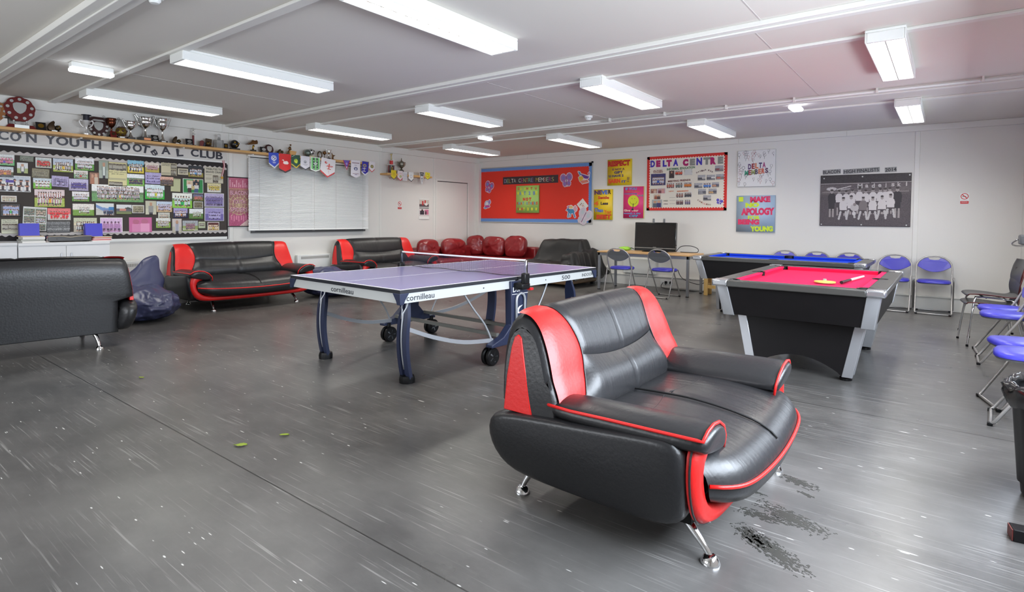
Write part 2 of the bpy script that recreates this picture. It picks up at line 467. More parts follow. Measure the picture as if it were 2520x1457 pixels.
# skirting and cable trunking
struct(MB().box(0.1, X1, -0.05, 0, 0, 0.185).box(0.1, X1, -0.062, 0, 0.185, 0.205).build('baseboard_back', TRIM, bevel=0.004))
struct(MB().box(0, 0.03, Y0, -1.47, 0, 0.15).build('baseboard_left', TRIM, bevel=0.004))
struct(MB().box(X1 - 0.03, X1, Y0, 0, 0, 0.15).build('baseboard_right', TRIM, bevel=0.004))
# door in the left wall
m = MB()
m.box(0, 0.03, -1.47, -1.425, 0, 2.13).box(0, 0.03, -0.405, -0.36, 0, 2.13).box(0, 0.03, -1.425, -0.405, 2.085, 2.13)
fr = struct(m.build('door_1', TRIM, bevel=0.003))
MB().box(0, 0.012, -1.412, -0.418, 0.01, 2.070).build('door_leaf', WALL, fr, bevel=0.002)
DARK = mat('dark gap shadow', rgb(60, 58, 58), 0.7)
MB().box(0, 0.006, -1.425, -0.405, 0.0, 2.085).build('door_gap_shadow', DARK, fr)  # dark sheet paints the shadow in the gap round the leaf
# the blind's window in the left wall
a, b = -5.70, -3.42
m = MB().box(0, 0.05, a, b, 1.01, 1.035).box(0, 0.05, a, b, 2.2, 2.24).box(0, 0.05, a, a + 0.05, 1.035, 2.2).box(0, 0.05, b - 0.05, b, 1.035, 2.2).box(0, .05, (a + b) / 2 - .03, (a + b) / 2 + .03, 1.035, 2.2)
wf = struct(m.build('window_1', mat('grey window frame', rgb(92, 92, 92), 0.4)))
MB().box(0.005, 0.012, a + 0.05, b - 0.05, 1.035, 2.2).build('window_pane', mat('dark pane', rgb(40, 44, 50), 0.08), wf)

# ------------------------------------------------------------------ ceiling lights
WHITE = mat('white enamel', rgb(236, 238, 235), 0.35)
LOUVRE = mat('bright louvre', rgb(246, 247, 246), 0.12, metal=0.6)
def light_fitting(x, y0, y1, label, first=[None]):
    L = 1.50; y = (y0 + y1) / 2; zb = H - 0.095
    if first[0] is None:
        t = thing('ceiling_light', label, 'ceiling light', (x, y, H), 0, 'louvred strip lights on the ceiling')
        w2, l2, hh = 0.125, L / 2, 0.095
        m = MB()
        m.box(-w2, w2, -l2, l2, -0.02, 0).box(-w2, -w2 + 0.012, -l2, l2, -hh, -0.02).box(w2 - 0.012, w2, -l2, l2, -hh, -0.02)
        m.box(-w2 + .012, w2 - .012, -l2, -l2 + 0.03, -hh, -0.02).box(-w2 + .012, w2 - .012, l2 - 0.03, l2, -hh, -0.02)
        m.build('housing', WHITE, t, bevel=0.006)
        g = MB(); n = 14
        g.box(-0.004, 0.004, -l2 + .03, l2 - .03, -hh + 0.002, -0.05)
        for i in range(1, n):
            yy = -l2 + .03 + (L - .06) * i / n
            g.box(-w2 + .013, w2 - .013, yy - 0.0025, yy + 0.0025, -hh + 0.004, -0.052)
        g.build('louvre', LOUVRE, t)
        first[0] = t
    else:
        t = dup(first[0], (x, y, H), 0, label)
    a = area_light('tube_glow', (0, 0, -0.045), 0.21, L - 0.08, TUBE_W, (1.0, 0.965, 0.90)); a.parent = t
    return t
cols = (1.25, 3.62, 5.98, 8.37)
LL = {(0, 0): 'louvred strip light nearest the trophy shelf and football photo board', (1, 0): 'louvred strip light above the left sofa, beside the small bulkhead light',
      (2, 0): 'largest louvred strip light, cut by the top edge of the photo', (0, 1): 'louvred strip light above the left half of the window blind',
      (1, 1): 'louvred strip light over the ping pong table, middle row', (2, 1): 'louvred strip light in the middle row between ping pong and pool tables',
      (3, 1): 'louvred strip light nearest the right edge, seen end-on above the red pool table', (0, 2): 'farthest louvred strip light, near the corner door',
      (1, 2): 'louvred strip light above the red notice board', (2, 2): 'louvred strip light above the balloon poster', (3, 2): 'louvred strip light above the black and white team photo'}
for j, (y0, y1) in enumerate(((-8.31, -6.82), (-5.42, -3.93), (-2.42, -0.93))):
    for i, x in enumerate(cols):
        if (i, j) in LL: light_fitting(x, y0, y1, LL[(i, j)])
# small bulkheads
LED = mat('bulkhead glow', (1, 1, 1), 0.3, emit=(0.85, 0.9, 1.0), estr=6)
def bulkhead(x, y, ln, label):
    t = thing('bulkhead_light', label, 'emergency light', (x, y, H), 0, 'small emergency lights on the ceiling')
    MB().box(-0.045, 0.045, -ln / 2, ln / 2, -0.05, 0).build('base', WHITE, t, bevel=0.008)
    d = MB().box(-0.05, 0.05, -ln / 2 - .004, ln / 2 + .004, -0.085, -0.05)
    d.build('diffuser', LED, t, bevel=0.012)
bulkhead(2.45, -8.58, 0.34, 'small bright bulkhead light at upper left, between the long strip lights')
bulkhead(2.62, -2.95, 0.28, 'small oval bulkhead light far off, above the left end of the red board')
t = thing('bulkhead_light', 'round bulkhead light with a bluish glow, above the pool tables', 'emergency light', (7.30, -2.78, H), 0, 'small emergency lights on the ceiling')
MB().lathe([(0.05, 0), (0.06, -0.03), (0.03, -0.035)], 16).build('base', WHITE, t, smooth=40)
MB().box(-0.06, 0.06, -0.14, 0.14, -0.08, -0.035).build('diffuser', LED, t, bevel=0.02)
def smoke(x, y, label):
    t = thing('smoke_detector', label, 'smoke detector', (x, y, H), 0, 'smoke detectors')
    MB().lathe([(0.055, 0), (0.055, -0.022), (0.048, -0.03), (0.02, -0.03)], 20).build('base', WHITE, t, smooth=40)
    m = MB().lathe([(0.034, -0.034), (0.034, -0.045), (0.026, -0.058), (0.0, -0.06)], 16)
    for i in range(6):
        a = i * PI / 3; m.box(-0.006, 0.006, 0.030, 0.036, -0.046, -0.028, T=Matrix.Rotation(a, 4, 'Z'))
    m.build('sensor_head', WHITE, t, smooth=40)
smoke(4.80, -8.93, 'white smoke detector at the top edge, left of the largest strip light')
smoke(4.89, -3.50, 'white smoke detector at the end of the metal conduit')
# conduit
t = thing('cable_conduit', 'white metal conduit clipped along the ceiling above the pool tables', 'conduit', (0, 0, H))
MB().tube([(4.9, -3.16, -0.03), (X1, -3.16, -0.03)], 0.011, 8).build('pipe', WHITE, t, smooth=True)
for px in (1489, 1627, 1781, 1951, 2157, 2420):
    q = at(px, 293 - (px - 1489) * 0.106, 2, H - 0.03)
    MB().box(q.x - 0.008, q.x + 0.008, -3.19, -3.13, -0.046, 0).box(q.x - .014, q.x + .014, -3.175, -3.145, -0.05, -0.03).build('clip', TRIM, t)
# ------------------------------------------------------------------ red and black sofas
LEATHER = mat('black leather', rgb(34, 34, 36), 0.36, bump=0.12, bscale=60, spec=0.55)
REDL = mat('red leather', rgb(226, 34, 32), 0.38, bump=0.10, bscale=60)
CHROME = mat('chrome', (0.82, 0.82, 0.83), 0.08, metal=1.0)
def leather_folds():
    if 'creased leather' in MATS: return MATS['creased leather']
    m = mat('creased leather', rgb(34, 34, 36), 0.36, spec=0.55)
    nt = m.node_tree; b = nt.nodes['Principled BSDF']; tc = nt.nodes.new('ShaderNodeTexCoord'); mp = nt.nodes.new('ShaderNodeMapping')
    mp.inputs['Scale'].default_value = (26, 3.0, 5); n = nt.nodes.new('ShaderNodeTexNoise'); n.inputs['Scale'].default_value = 1; n.inputs['Detail'].default_value = 3
    n2 = nt.nodes.new('ShaderNodeTexNoise'); n2.inputs['Scale'].default_value = 60
    mx = nt.nodes.new('ShaderNodeMix'); mx.inputs['Factor'].default_value = 0.15
    bp = nt.nodes.new('ShaderNodeBump'); bp.inputs['Strength'].default_value = 0.30; bp.inputs['Distance'].default_value = 0.012
    L = nt.links; L.new(tc.outputs['Object'], mp.inputs[0]); L.new(mp.outputs[0], n.inputs['Vector']); L.new(tc.outputs['Object'], n2.inputs['Vector'])
    L.new(n.outputs['Fac'], mx.inputs['A']); L.new(n2.outputs['Fac'], mx.inputs['B']); L.new(mx.outputs['Result'], bp.inputs['Height']); L.new(bp.outputs['Normal'], b.inputs['Normal'])
    return m
def poly_at(pts, t):
    """point at arc fraction t of a polyline, smoothed (Catmull-Rom)"""
    n = len(pts) - 1; d = [0]
    for i in range(n): d.append(d[-1] + math.dist(pts[i], pts[i + 1]))
    s = max(0, min(1, t)) * d[-1]; i = 0
    while i < n - 1 and d[i + 1] < s: i += 1
    u = (s - d[i]) / max(1e-9, d[i + 1] - d[i])
    p0, p1, p2, p3 = pts[max(0, i - 1)], pts[i], pts[i + 1], pts[min(n, i + 2)]
    return tuple(0.5 * ((2 * b) + (-a + c) * u + (2 * a - 5 * b + 4 * c - e) * u * u + (-a + 3 * b - 3 * c + e) * u ** 3) for a, b, c, e in zip(p0, p1, p2, p3))
def smoothstep(a, b, x):
    t = max(0, min(1, (x - a) / (b - a))); return t * t * (3 - 2 * t)

REAR = [(.425, .15), (.435, .30), (.445, .46), (.455, .62), (.455, .74), (.435, .82), (.39, .858)]
FRONT = [(.39, .858), (.335, .852), (.285, .81), (.245, .74), (.215, .67), (.19, .60), (.165, .55), (.145, .49), (.14, .42)]
def make_sofa(W, leg_x, label):
    t = thing('sofa', label, 'sofa', (0, 0, 0), 0, 'red and black leather sofas')
    FOLD = leather_folds()
    Wb = lambda z: W - 0.035 - 0.045 * smoothstep(0.45, 0.86, z)
    crown = lambda x, z: 0.022 * (1 - min(1, abs(x) / W) ** 2.4) * smoothstep(0.55, 0.85, z)
    # side panels
    prof = [(.36, .145), (.45, .175), (.505, .24), (.525, .32), (.515, .39), (.465, .435), (.30, .452), (.10, .468), (-.12, .486), (-.30, .503), (-.365, .497), (-.392, .45),
            (-.402, .37), (-.40, .28), (-.385, .21), (-.35, .162), (-.29, .142), (-.1, .135), (.15, .137)]
    cy, cz = .05, .31
    for s in (-1, 1):
        rings = []
        for dx, sc in ((.17, .99), (.06, 1.0), (.03, .985), (.012, .955), (.003, .90), (0, .80), (-.002, .5), (-.002, .15)):
            r = []
            for y, z in prof:
                yy, zz = cy + (y - cy) * sc, cz + (z - cz) * sc
                x = W - dx - 0.065 * max(0, (.44 - zz) / .30) ** 2
                r.append((s * x, yy, zz))
            rings.append(r)
        MB().loft(rings).build('side_panel', LEATHER, t, smooth=50, sub=1)
    # front frame, red
    def frame_curve(P): return [poly_at(P, i / 26) for i in range(27)]
    outer = [(W - .22, .508), (W - .13, .512), (W - .055, .48), (W - .030, .40), (W - .045, .29), (W - .10, .195), (W - .22, .147), (W * .35, .135), (0, .133)]
    inner = [(W - .23, .432), (W - .18, .432), (W - .125, .41), (W - .105, .36), (W - .125, .295), (W - .175, .24), (W - .28, .205), (W * .35, .195), (0, .193)]
    o_, i_ = frame_curve(outer), frame_curve(inner)
    o_ += [(-x, z) for x, z in reversed(o_[:-1])]; i_ += [(-x, z) for x, z in reversed(i_[:-1])]
    rings = []
    for (ox, oz), (ix, iz) in zip(o_, i_):
        mx_, mz_ = (ox + ix) / 2, (oz + iz) / 2; yb = -0.02 * (1 - (mx_ / W) ** 2)
        rings.append([(ox, -.388 + yb, oz), (ox, -.405 + yb, oz), ((ox * .8 + ix * .2), -.428 + yb, oz * .8 + iz * .2), ((ox * .3 + ix * .7), -.432 + yb, oz * .3 + iz * .7), (ix, -.415 + yb, iz), (ix, -.36 + yb, iz)])
    MB().loft(rings).build('front_trim', REDL, t, smooth=60)
    m = MB()
    m.tube([(x * 1.0 + (0.004 if x > 0 else -0.004), -.404 - .02 * (1 - (x / W) ** 2), z) for x, z in o_], 0.0045, 6); m.build('piping', LEATHER, t, smooth=True)
    # base under the seat
    MB().box(-W + .16, W - .16, -.37, .40, .14, .34).build('base', mat('black lining', rgb(22, 22, 22), 0.8), t)
    # seat
    Ws = W - .112
    S = [(.24, .395), (.16, .425), (-.02, .436), (-.22, .438), (-.38, .430), (-.47, .405), (-.515, .365), (-.53, .325)]
    def front_y(x, y):
        f = smoothstep(-.15, -.5, y); a = min(1, abs(x) / Ws)
        return y + f * (-.035 * (1 - a * a) + .085 * a ** 9)
    def pipe_z(x): a = abs(x) / Ws; return -0.035 * (1 - a ** 2) + 0.005
    for s in (-1, 1):
        def fn(u, v):
            x = s * Ws * u; y, z = poly_at(S, v)
            e = min(1, min(u, 1 - u) / .16); pf = 0.022 * (1 - (1 - e) ** 2.2) - 0.012
            f = smoothstep(.45, 1.0, v)
            z += pf * (1 - f) + pipe_z(x) * f; y = front_y(x, y) - 0.6 * pf * f * (1 - v) * 4
            if u > .96: z -= 0.02 * (1 - f)
            return (x, y, z)
        MB().grid(fn, 22, 26).build('seat_cushion', FOLD, t, smooth=True)
    SEAM = mat('seam shadow', rgb(14, 14, 15), .7)
    for s in (-1, 1):      # stitched seams across and between the seat cushions
        def sp(x, v):
            y, z = poly_at(S, v); f = smoothstep(.45, 1.0, v); return (x, front_y(x, y) - .001 * f, z + pipe_z(x) * f + .0085 * (1 - f))
        if s > 0: MB().tube([sp(0, .08 + .85 * i / 24) for i in range(25)], .005, 6).build('seat_seam', SEAM, t, smooth=True)
        MB().tube([sp(s * Ws * (.06 + .86 * i / 20), .36 + .05 * math.sin(PI * i / 20)) for i in range(21)], .0022, 6).build('seat_seam', SEAM, t, smooth=True)
    V = [(-.53, .325), (-.532, .285), (-.515, .245), (-.475, .212), (-.41, .195)]
    def fn(u, v):
        y, z = poly_at(V, v); k = (2 * u - 1)
        x = k * (Ws - .155 * smoothstep(.30, .19, z)); z += pipe_z(x) * (1 - v) - 0.012 * v
        return (x, front_y(k * Ws, y), z)
    MB().grid(fn, 40, 12).build('seat_front', LEATHER, t, smooth=True)
    m = MB(); m.tube([(Ws * k / 20, front_y(Ws * k / 20, -.532) - .004, .325 + pipe_z(Ws * k / 20)) for k in range(-20, 21)], 0.0075, 8)
    m.build('seat_piping', REDL, t, smooth=True)
    # backrest core: rear cover running to the bottom, rounded ends
    full = REAR + FRONT[1:]
    nv = 34; P = [poly_at(full, j / nv) for j in range(nv + 1)]
    def core(inset, xf):
        r = []
        for y, z in P:
            yy = .30 + (y - .30) * (1 - inset); zz = z - inset * (0.35 if z > .6 else 0)
            r.append((yy, zz))
        return r
    m = MB(); rings = []
    xs = [(-1, .16), (-.985, .07), (-.96, .02), (-.92, 0), (-.6, 0), (-.3, 0), (0, 0), (.3, 0), (.6, 0), (.92, 0), (.96, .02), (.985, .07), (1, .16)]
    for k, ins in xs:
        r = []
        for (y, z) in core(ins, k):
            lim = Wb(z) if z > .45 else W - .165
            x = k * lim; r.append((x, y, z + crown(x, z)))
        rings.append(r)
    m.loft(rings, closed=False, caps=False)
    # end caps, closed in level strips
    def cut(poly, z):
        for (y0, z0), (y1, z1) in zip(poly, poly[1:]):
            if (z0 - z) * (z1 - z) <= 0 and z0 != z1: return y0 + (y1 - y0) * (z - z0) / (z1 - z0)
        return poly[-1][0]
    for k, ins in (xs[0], xs[-1]):
        cc = core(ins, k); top = max(range(len(cc)), key=lambda i: cc[i][1]); zt = cc[top][1] - .004
        zs = [.45 + (zt - .45) * i / 14 for i in range(15)]; v = []
        for z in zs:
            for y in (cut(cc[:top + 1], z), cut(cc[top:], z)): v.append((k * Wb(z), y, z + crown(k * Wb(z), z)))
        m.add(v, [(2 * i, 2 * i + 1, 2 * i + 3, 2 * i + 2) for i in range(14)])
    m.build('backrest', LEATHER, t, smooth=70, merge=True)
    # red wedge in each end
    for s in (-1, 1):
        w_ = [(.275, .445), (.425, .445), (.418, .60), (.408, .72), (.396, .765), (.378, .778), (.360, .765), (.332, .66)]
        pts = [(s * (Wb(z) + .006), y, z) for y, z in w_]; pin = [(s * (Wb(z) - .03), y, z) for y, z in w_]
        MB().loft([pin, pts]).build('side_inset', REDL, t, bevel=0.004)
    # pads on the front face
    seam = lambda x: .53 + .07 * (1 - min(1, abs(x) / (W - .3)) ** 2)
    def surf(x, v, off):
        y, z = poly_at(FRONT, v); y2, z2 = poly_at(FRONT, min(1, v + .02)); y1, z1 = poly_at(FRONT, max(0, v - .02))
        ny, nz = (z2 - z1), -(y2 - y1); l = math.hypot(ny, nz) or 1
        # outward = towards the front / up
        ny, nz = ny / l, nz / l
        if ny > 0: ny, nz = -ny, -nz
        if v < .12 and nz < 0: nz = -nz
        return (x, y + ny * off, z + nz * off + crown(x, z))
    def bound(v, z): return Wb(z) - (.19 + .085 * smoothstep(0, .52, v) - .07 * smoothstep(.55, 1, v))
    def puff(a, k=.2): e = min(1, min(a, 1 - a) / k); return 1 - (1 - e) ** 2.2
    for s in (-1, 1):
        def fn(u, v):
            v = v * .985; z = poly_at(FRONT, v)[1]
            x0, x1 = bound(v, z), Wb(z) - .012
            return surf(s * (x0 + (x1 - x0) * u), v, .006 + .012 * puff(u, .3) * puff(min(.5, v + .2), .3))
        MB().grid(fn, 10, 26).build('back_wing', REDL, t, smooth=True)
        MB().tube([surf(s * (bound(v / 20 * .985, poly_at(FRONT, v / 20 * .985)[1])), v / 20 * .985, .010) for v in range(21)], .004, 6).build('wing_seam', LEATHER, t, smooth=True)
    def fn(u, v):
        k = 2 * u - 1; vv = v * seam(k * (W - .3)) + 0.0
        z = poly_at(FRONT, vv)[1]; x = k * bound(vv, z)
        cr = 1 - .6 * math.exp(-(x / .008) ** 2)
        return surf(x, vv, .006 + .014 * puff(u, .06) * puff(v, .14) * cr)
    MB().grid(fn, 48, 16).build('back_cushion', FOLD, t, smooth=True)
    def fn(u, v):
        k = 2 * u - 1; s0 = seam(k * (W - .3)); vv = s0 + v * (1 - s0)
        z = poly_at(FRONT, vv)[1]; x = k * bound(vv, z)
        cr = 1 - .25 * math.exp(-(x / .010) ** 2)
        return surf(x, vv, .006 + .038 * puff(u, .12) * math.sin(PI * min(1, v * .9 + .02)) ** .7 * cr)
    MB().grid(fn, 48, 12).build('lumbar_cushion', FOLD, t, smooth=True)
    # arm pads
    ring = [(-.31, .40), (-.305, .455), (-.26, .505), (-.19, .540), (-.12, .550), (-.06, .540), (-.018, .512), (-.012, .480), (-.03, .455), (-.15, .43)]
    for s in (-1, 1):
        rings = []; pip = None
        for y, sc, dz in ((.235, .35, 0), (.225, .62, 0), (.19, .86, 0), (.08, 1, 0), (-.08, 1, .004), (-.25, 1, .006), (-.37, 1, .008), (-.425, .97, .008), (-.452, .90, .006), (-.462, .76, .006), (-.464, .4, .006)):
            cx, czz = -.15, .49
            r = [(s * (W + cx + (a - cx) * sc), y - .012 * (b - .45) / .1 * (1 if y < -.3 else 0), czz + (b - czz) * sc + dz) for a, b in ring]
            rings.append(r)
        MB().loft(rings).build('arm_pad', LEATHER, t, smooth=True, sub=1)
        path = [Vector(r[6]) + Vector((s * .002, 0, .002)) for r in rings[1:8]] + [Vector(rings[7][i]) + Vector((0, -.020, .001)) for i in (6, 5, 4, 3, 2, 1, 0)]
        MB().tube(path, 0.0065, 7).build('arm_piping', REDL, t, smooth=True)
    # chrome legs
    for sx in (-1, 1):
        for y0, y1 in ((-.30, -.43), (.37, .44)):
            P3 = [(sx * (leg_x - .03), y0, .15), (sx * (leg_x - .012), y0 + (y1 - y0) * .45, .10), (sx * (leg_x - .003), y0 + (y1 - y0) * .85, .05), (sx * leg_x, y1, .02)]
            P3 = [poly_at(P3, i / 8) for i in range(9)]
            m = MB().tube(P3, [.021, .020, .019, .018, .017, .0155, .014, .013, .013], 12)
            m.lathe([(.037, 0), (.037, .006), (.024, .028), (.014, .034)], 16, (sx * leg_x, y1, 0))
            m.build('leg', CHROME, t, smooth=50)
    return t
hero = make_sofa(0.72, 0.518, 'large two-seat red and black leather sofa in the foreground, angled towards the right wall')
hero.location = (7.66, -7.756, 0); hero.rotation_euler = (0, 0, PI / 2)
s3 = make_sofa(0.93, 0.607, 'three-seat red and black leather sofa facing out below the window blind')
s3.location = (0.66, -6.17, 0); s3.rotation_euler = (0, 0, PI / 2 - 0.05)
dup(s3, (0.70, -3.45, 0), PI / 2 + 0.02, 'red and black leather sofa behind the ping pong net, beside the burgundy corner sofa')
dup(s3, (1.92, -9.09, 0), -PI / 2 - 0.12, 'red and black leather sofa seen from its plain dark back at the left edge')
# ------------------------------------------------------------------ pool tables
BLACKLAM = mat('black laminate', rgb(20, 18, 19), 0.42, var=0.25, vscale=7, spec=0.22)
RAILTOP = mat('dark grey rail', rgb(62, 61, 58), 0.30, var=0.1, vscale=4)
SILVER = mat('brushed aluminium', rgb(186, 188, 192), 0.32, metal=0.7)
PLASTIC = mat('black plastic', rgb(16, 16, 18), 0.4, spec=0.3)
def pool_table(label, cloth, loc, rz, lw=0.62, ll=1.075):
    t = thing('pool_table', label, 'pool table', loc, rz, 'pool tables')
    zt = 0.775
    CL = mat(cloth[0], cloth[1], 0.9, spec=0.15, bump=0.05, bscale=300)
    # cabinet and pedestals
    MB().frustum((-.545, .545, -ll + .11, ll - .11), (-lw + .035, lw - .035, -ll + .035, ll - .035), .475, .728).build('cabinet', BLACKLAM, t, bevel=.004)
    for s in (-1, 1):
        y1, y0 = s * (ll - .285), s * (ll - .44)
        m = MB(); n = 16
        out = [(-.47, .475), (.47, .475), (.385, .035), (.33, .035)] + [(.33 - .66 * i / n, .035 + .13 * math.sin(PI * i / n) ** .8) for i in range(1, n)] + [(-.33, .035), (-.385, .035)]
        m.prism(out, y0, y1, 'y'); m.build('pedestal', BLACKLAM, t)
        for q in (-1, 1):
            P0, P1 = (q * .47, .475), (q * .385, .035)
            def bar(m, a, yy0, yy1, g):
                m.add([(P0[0] + q * g - q * a, yy0, P0[1]), (P0[0] + q * g, yy0, P0[1]), (P0[0] + q * g, yy1, P0[1]), (P0[0] + q * g - q * a, yy1, P0[1]),
                       (P1[0] + q * g - q * a, yy0, P1[1]), (P1[0] + q * g, yy0, P1[1]), (P1[0] + q * g, yy1, P1[1]), (P1[0] + q * g - q * a, yy1, P1[1])],
                      [(0, 1, 2, 3), (7, 6, 5, 4), (0, 4, 5, 1), (1, 5, 6, 2), (2, 6, 7, 3), (3, 7, 4, 0)])
            lo, hi = min(y0, y1), max(y0, y1)
            m = MB(); bar(m, .075, lo - .006, lo + .035, .012); bar(m, .03, lo + .055, hi - .055, .008); bar(m, .075, hi - .035, hi + .006, .012)
            m.build('edge_strip', SILVER, t, bevel=.004)
            MB().lathe([(.045, 0), (.045, .02), (.02, .03), (.02, .05)], 14, (q * .345, (y0 + y1) / 2, 0)).build('foot', PLASTIC, t, smooth=40)
    # corner posts of the cabinet
    for sx in (-1, 1):
        for sy in (-1, 1):
            m = MB()
            def cor(z, w, e):
                k = (z - .475) / (.728 - .475); x = .545 + (lw - .035 - .545) * k; y = ll - .11 + .075 * k
                return [(sx * (x - w), sy * (y + e), z), (sx * (x + e * .3), sy * (y + e), z), (sx * (x + e), sy * (y + e * .3), z), (sx * (x + e), sy * (y - w), z), (sx * (x - .02), sy * (y - w), z), (sx * (x - w), sy * (y - .02), z)]
            m.loft([cor(.468, .085, .008), cor(.73, .085, .008)]); m.build('corner_post', SILVER, t, bevel=.004)
            cx, cy = sx * (lw - .062), sy * (ll - .062)
            m = MB(); m.box(cx - .064, cx + .064, cy - .064, cy + .064, .724, zt + .006); m.build('corner_cap', mat('satin chrome', rgb(200, 202, 206), 0.2, metal=0.9), t, bevel=.014, seg=3)
    # bed, rails, cushions
    MB().box(-lw + .10, lw - .10, -ll + .10, ll - .10, .726, .738).build('bed', CL, t)
    rw = .128
    def rail(name, x0, x1, y0, y1): MB().box(x0, x1, y0, y1, .722, zt).build(name, RAILTOP, t, bevel=.008)
    rail('rail', -lw + .12, lw - .12, -ll, -ll + rw); rail('rail', -lw + .12, lw - .12, ll - rw, ll)
    rail('rail', -lw, -lw + rw, -ll + .12, ll - .12); rail('rail', lw - rw, lw, -ll + .12, ll - .12)
    ix, iy = lw - rw, ll - rw; c = .045; gap = .075; g2 = .062
    def cushion(x0, x1, y0, y1, along, side):
        m = MB()
        if along == 'x':
            o = side * 1.0
            pr = lambda x, k: [(x, y0, .728), (x, y0, .772), (x, y0 - side * c * .9, .774), (x, y0 - side * c, .766), (x, y0 - side * c * .7, .738)]
            m.loft([pr(x0, 0), pr(x1, 1)])
        else:
            pr = lambda y, k: [(x0, y, .728), (x0, y, .772), (x0 - side * c * .9, y, .774), (x0 - side * c, y, .766), (x0 - side * c * .7, y, .738)]
            m.loft([pr(y0, 0), pr(y1, 1)])
        m.build('cushion', CL, t)
    for s in (-1, 1):
        cushion(-ix + gap, ix - gap, s * iy, 0, 'x', s)
        cushion(s * ix, 0, -iy + gap, -g2, 'y', s); cushion(s * ix, 0, g2, iy - gap, 'y', s)
    for x, y, r in ((-ix, -iy, .055), (ix, -iy, .055), (-ix, iy, .055), (ix, iy, .055), (-ix - .012, 0, .048), (ix + .012, 0, .048)):
        m = MB(); m.lathe([(0, .7395), (r, .7395), (r, zt + .002), (r + .012, zt + .003), (r + .012, .74)], 20, (x, y, 0)); m.build('pocket', PLASTIC, t, smooth=40)
    return t
pool_table('pool table with a bright pink-red cloth in front of the blue one', ('pink red cloth', rgb(226, 34, 86)), (7.80, -4.345, 0), 0)
pool_table('pool table with a royal blue cloth standing along the back wall', ('royal blue cloth', rgb(28, 66, 196)), (7.0, -1.86, 0), PI / 2, .60, 1.02)
# bat and cue on the red table
b0 = at(2030, 697, 2, 0.745)
t = thing('table_tennis_bat', 'round yellow-faced bat lying on the pink-red pool cloth', 'bat', (7.93, -4.72, 0.746), 0.15)
MB().lathe([(0, 0), (.082, 0), (.082, .006), (0, .006)], 28).build('blade', mat('wood ply', rgb(206, 170, 110), .5), t)
MB().lathe([(0, .006), (.083, .006), (.083, .011), (0, .011)], 28).build('rubber', mat('yellow rubber', rgb(226, 214, 96), .6), t)
MB().box(-.014, .014, .075, .175, 0, .02).build('handle', mat('grey grip', rgb(150, 148, 138), .5), t, bevel=.005)
t = thing('cue_rest', 'short cue stub, pale tip and black butt, on the pink-red cloth', 'cue', (8.10, -4.35, 0.7475), math.radians(84))
MB().tube([(-.40, 0, .012), (-.10, 0, .012)], [.014, .012], 10).build('butt', PLASTIC, t, smooth=40)
MB().tube([(-.10, 0, .012), (.40, 0, .010)], [.012, .009], 10).build('shaft', mat('pale shaft', rgb(228, 216, 206), .35), t, smooth=40)

# ------------------------------------------------------------------ table tennis table
NAVY = mat('navy frame plastic', rgb(38, 46, 74), 0.45)
SILVERP = mat('silver painted steel', rgb(190, 194, 200), 0.35, metal=0.55)
APRON = mat('pale silver apron', rgb(214, 217, 216), 0.4, metal=0.15)
INK = mat('dark grey lettering', rgb(62, 64, 70), 0.5)
TTBLUE = mat('blue violet playing top', rgb(132, 128, 174), 0.24, var=0.04, vscale=2, spec=0.8)
t = thing('table_tennis_table', 'blue table tennis table with silver frame, net up, in the middle of the room', 'table tennis table', (4.967, -6.237, 0), -0.0428)
hw, hl = .7625, 1.37
EDGE = mat('black table edge', rgb(40, 42, 48), 0.4)
for s in (-1, 1):
    a, b = (.003, hl) if s > 0 else (-hl, -.003)
    top = MB().box(-hw, hw, a, b, .732, .7595).build('tabletop', EDGE, t, bevel=.002)
    MB().box(-hw + .004, hw - .004, a + .002, b - .002, .7595, .7605).build('playing_surface', TTBLUE, top)
    m = MB(); z0, z1 = .7606, .7612
    m.box(-hw + .002, -hw + .022, a, b, z0, z1).box(hw - .022, hw - .002, a, b, z0, z1).box(-.0015, .0015, a, b, z0, z1)
    e0, e1 = (b - .022, b - .002) if s > 0 else (a + .002, a + .022)
    m.box(-hw + .022, hw - .022, e0, e1, z0, z1)
    m.build('line', mat('white line', rgb(235, 235, 238), .4), top)
    # apron
    i = .012; m = MB(); zb = .658
    y_out = s * (hl - i); y_in = s * (hl - i - .02)
    m.box(-hw + i, hw - i, min(y_out, y_in), max(y_out, y_in), zb, .732)
    lo, hi = (.02, hl - i) if s > 0 else (-hl + i, -.02)
    m.box(-hw + i, -hw + i + .02, lo, hi, zb, .732).box(hw - i - .02, hw - i, lo, hi, zb, .732)
    ap = m.build('apron', APRON, t)
    for q in (-1, 1):
        x, y = q * (hw - .02), s * (hl - .02)
        m = MB()
        for wd, z in (): pass
        m.loft([[(x - .05 * k, y - .05 * k, z), (x + .024, y - .05 * k, z), (x + .024, y + .024, z), (x - .05 * k, y + .024, z)] if (q > 0 and s > 0) else
                [(x - .024 if q < 0 else x - .05 * k, y - .024 if s < 0 else y - .05 * k, z), (x + .05 * k if q < 0 else x + .024, y - .024 if s < 0 else y - .05 * k, z),
                 (x + .05 * k if q < 0 else x + .024, y + .05 * k if s < 0 else y + .024, z), (x - .024 if q < 0 else x - .05 * k, y + .05 * k if s < 0 else y + .024, z)]
                for k, z in ((.25, .650), (.5, .68), (1.3, .734))])
        m.build('corner_guard', NAVY, t, bevel=.003)
m = MB(); put_text(m, 'cornilleau', .02, .694, .31, .042, y=-hl + .011, bold=.012, keep=False); m.build('lettering', INK, t)
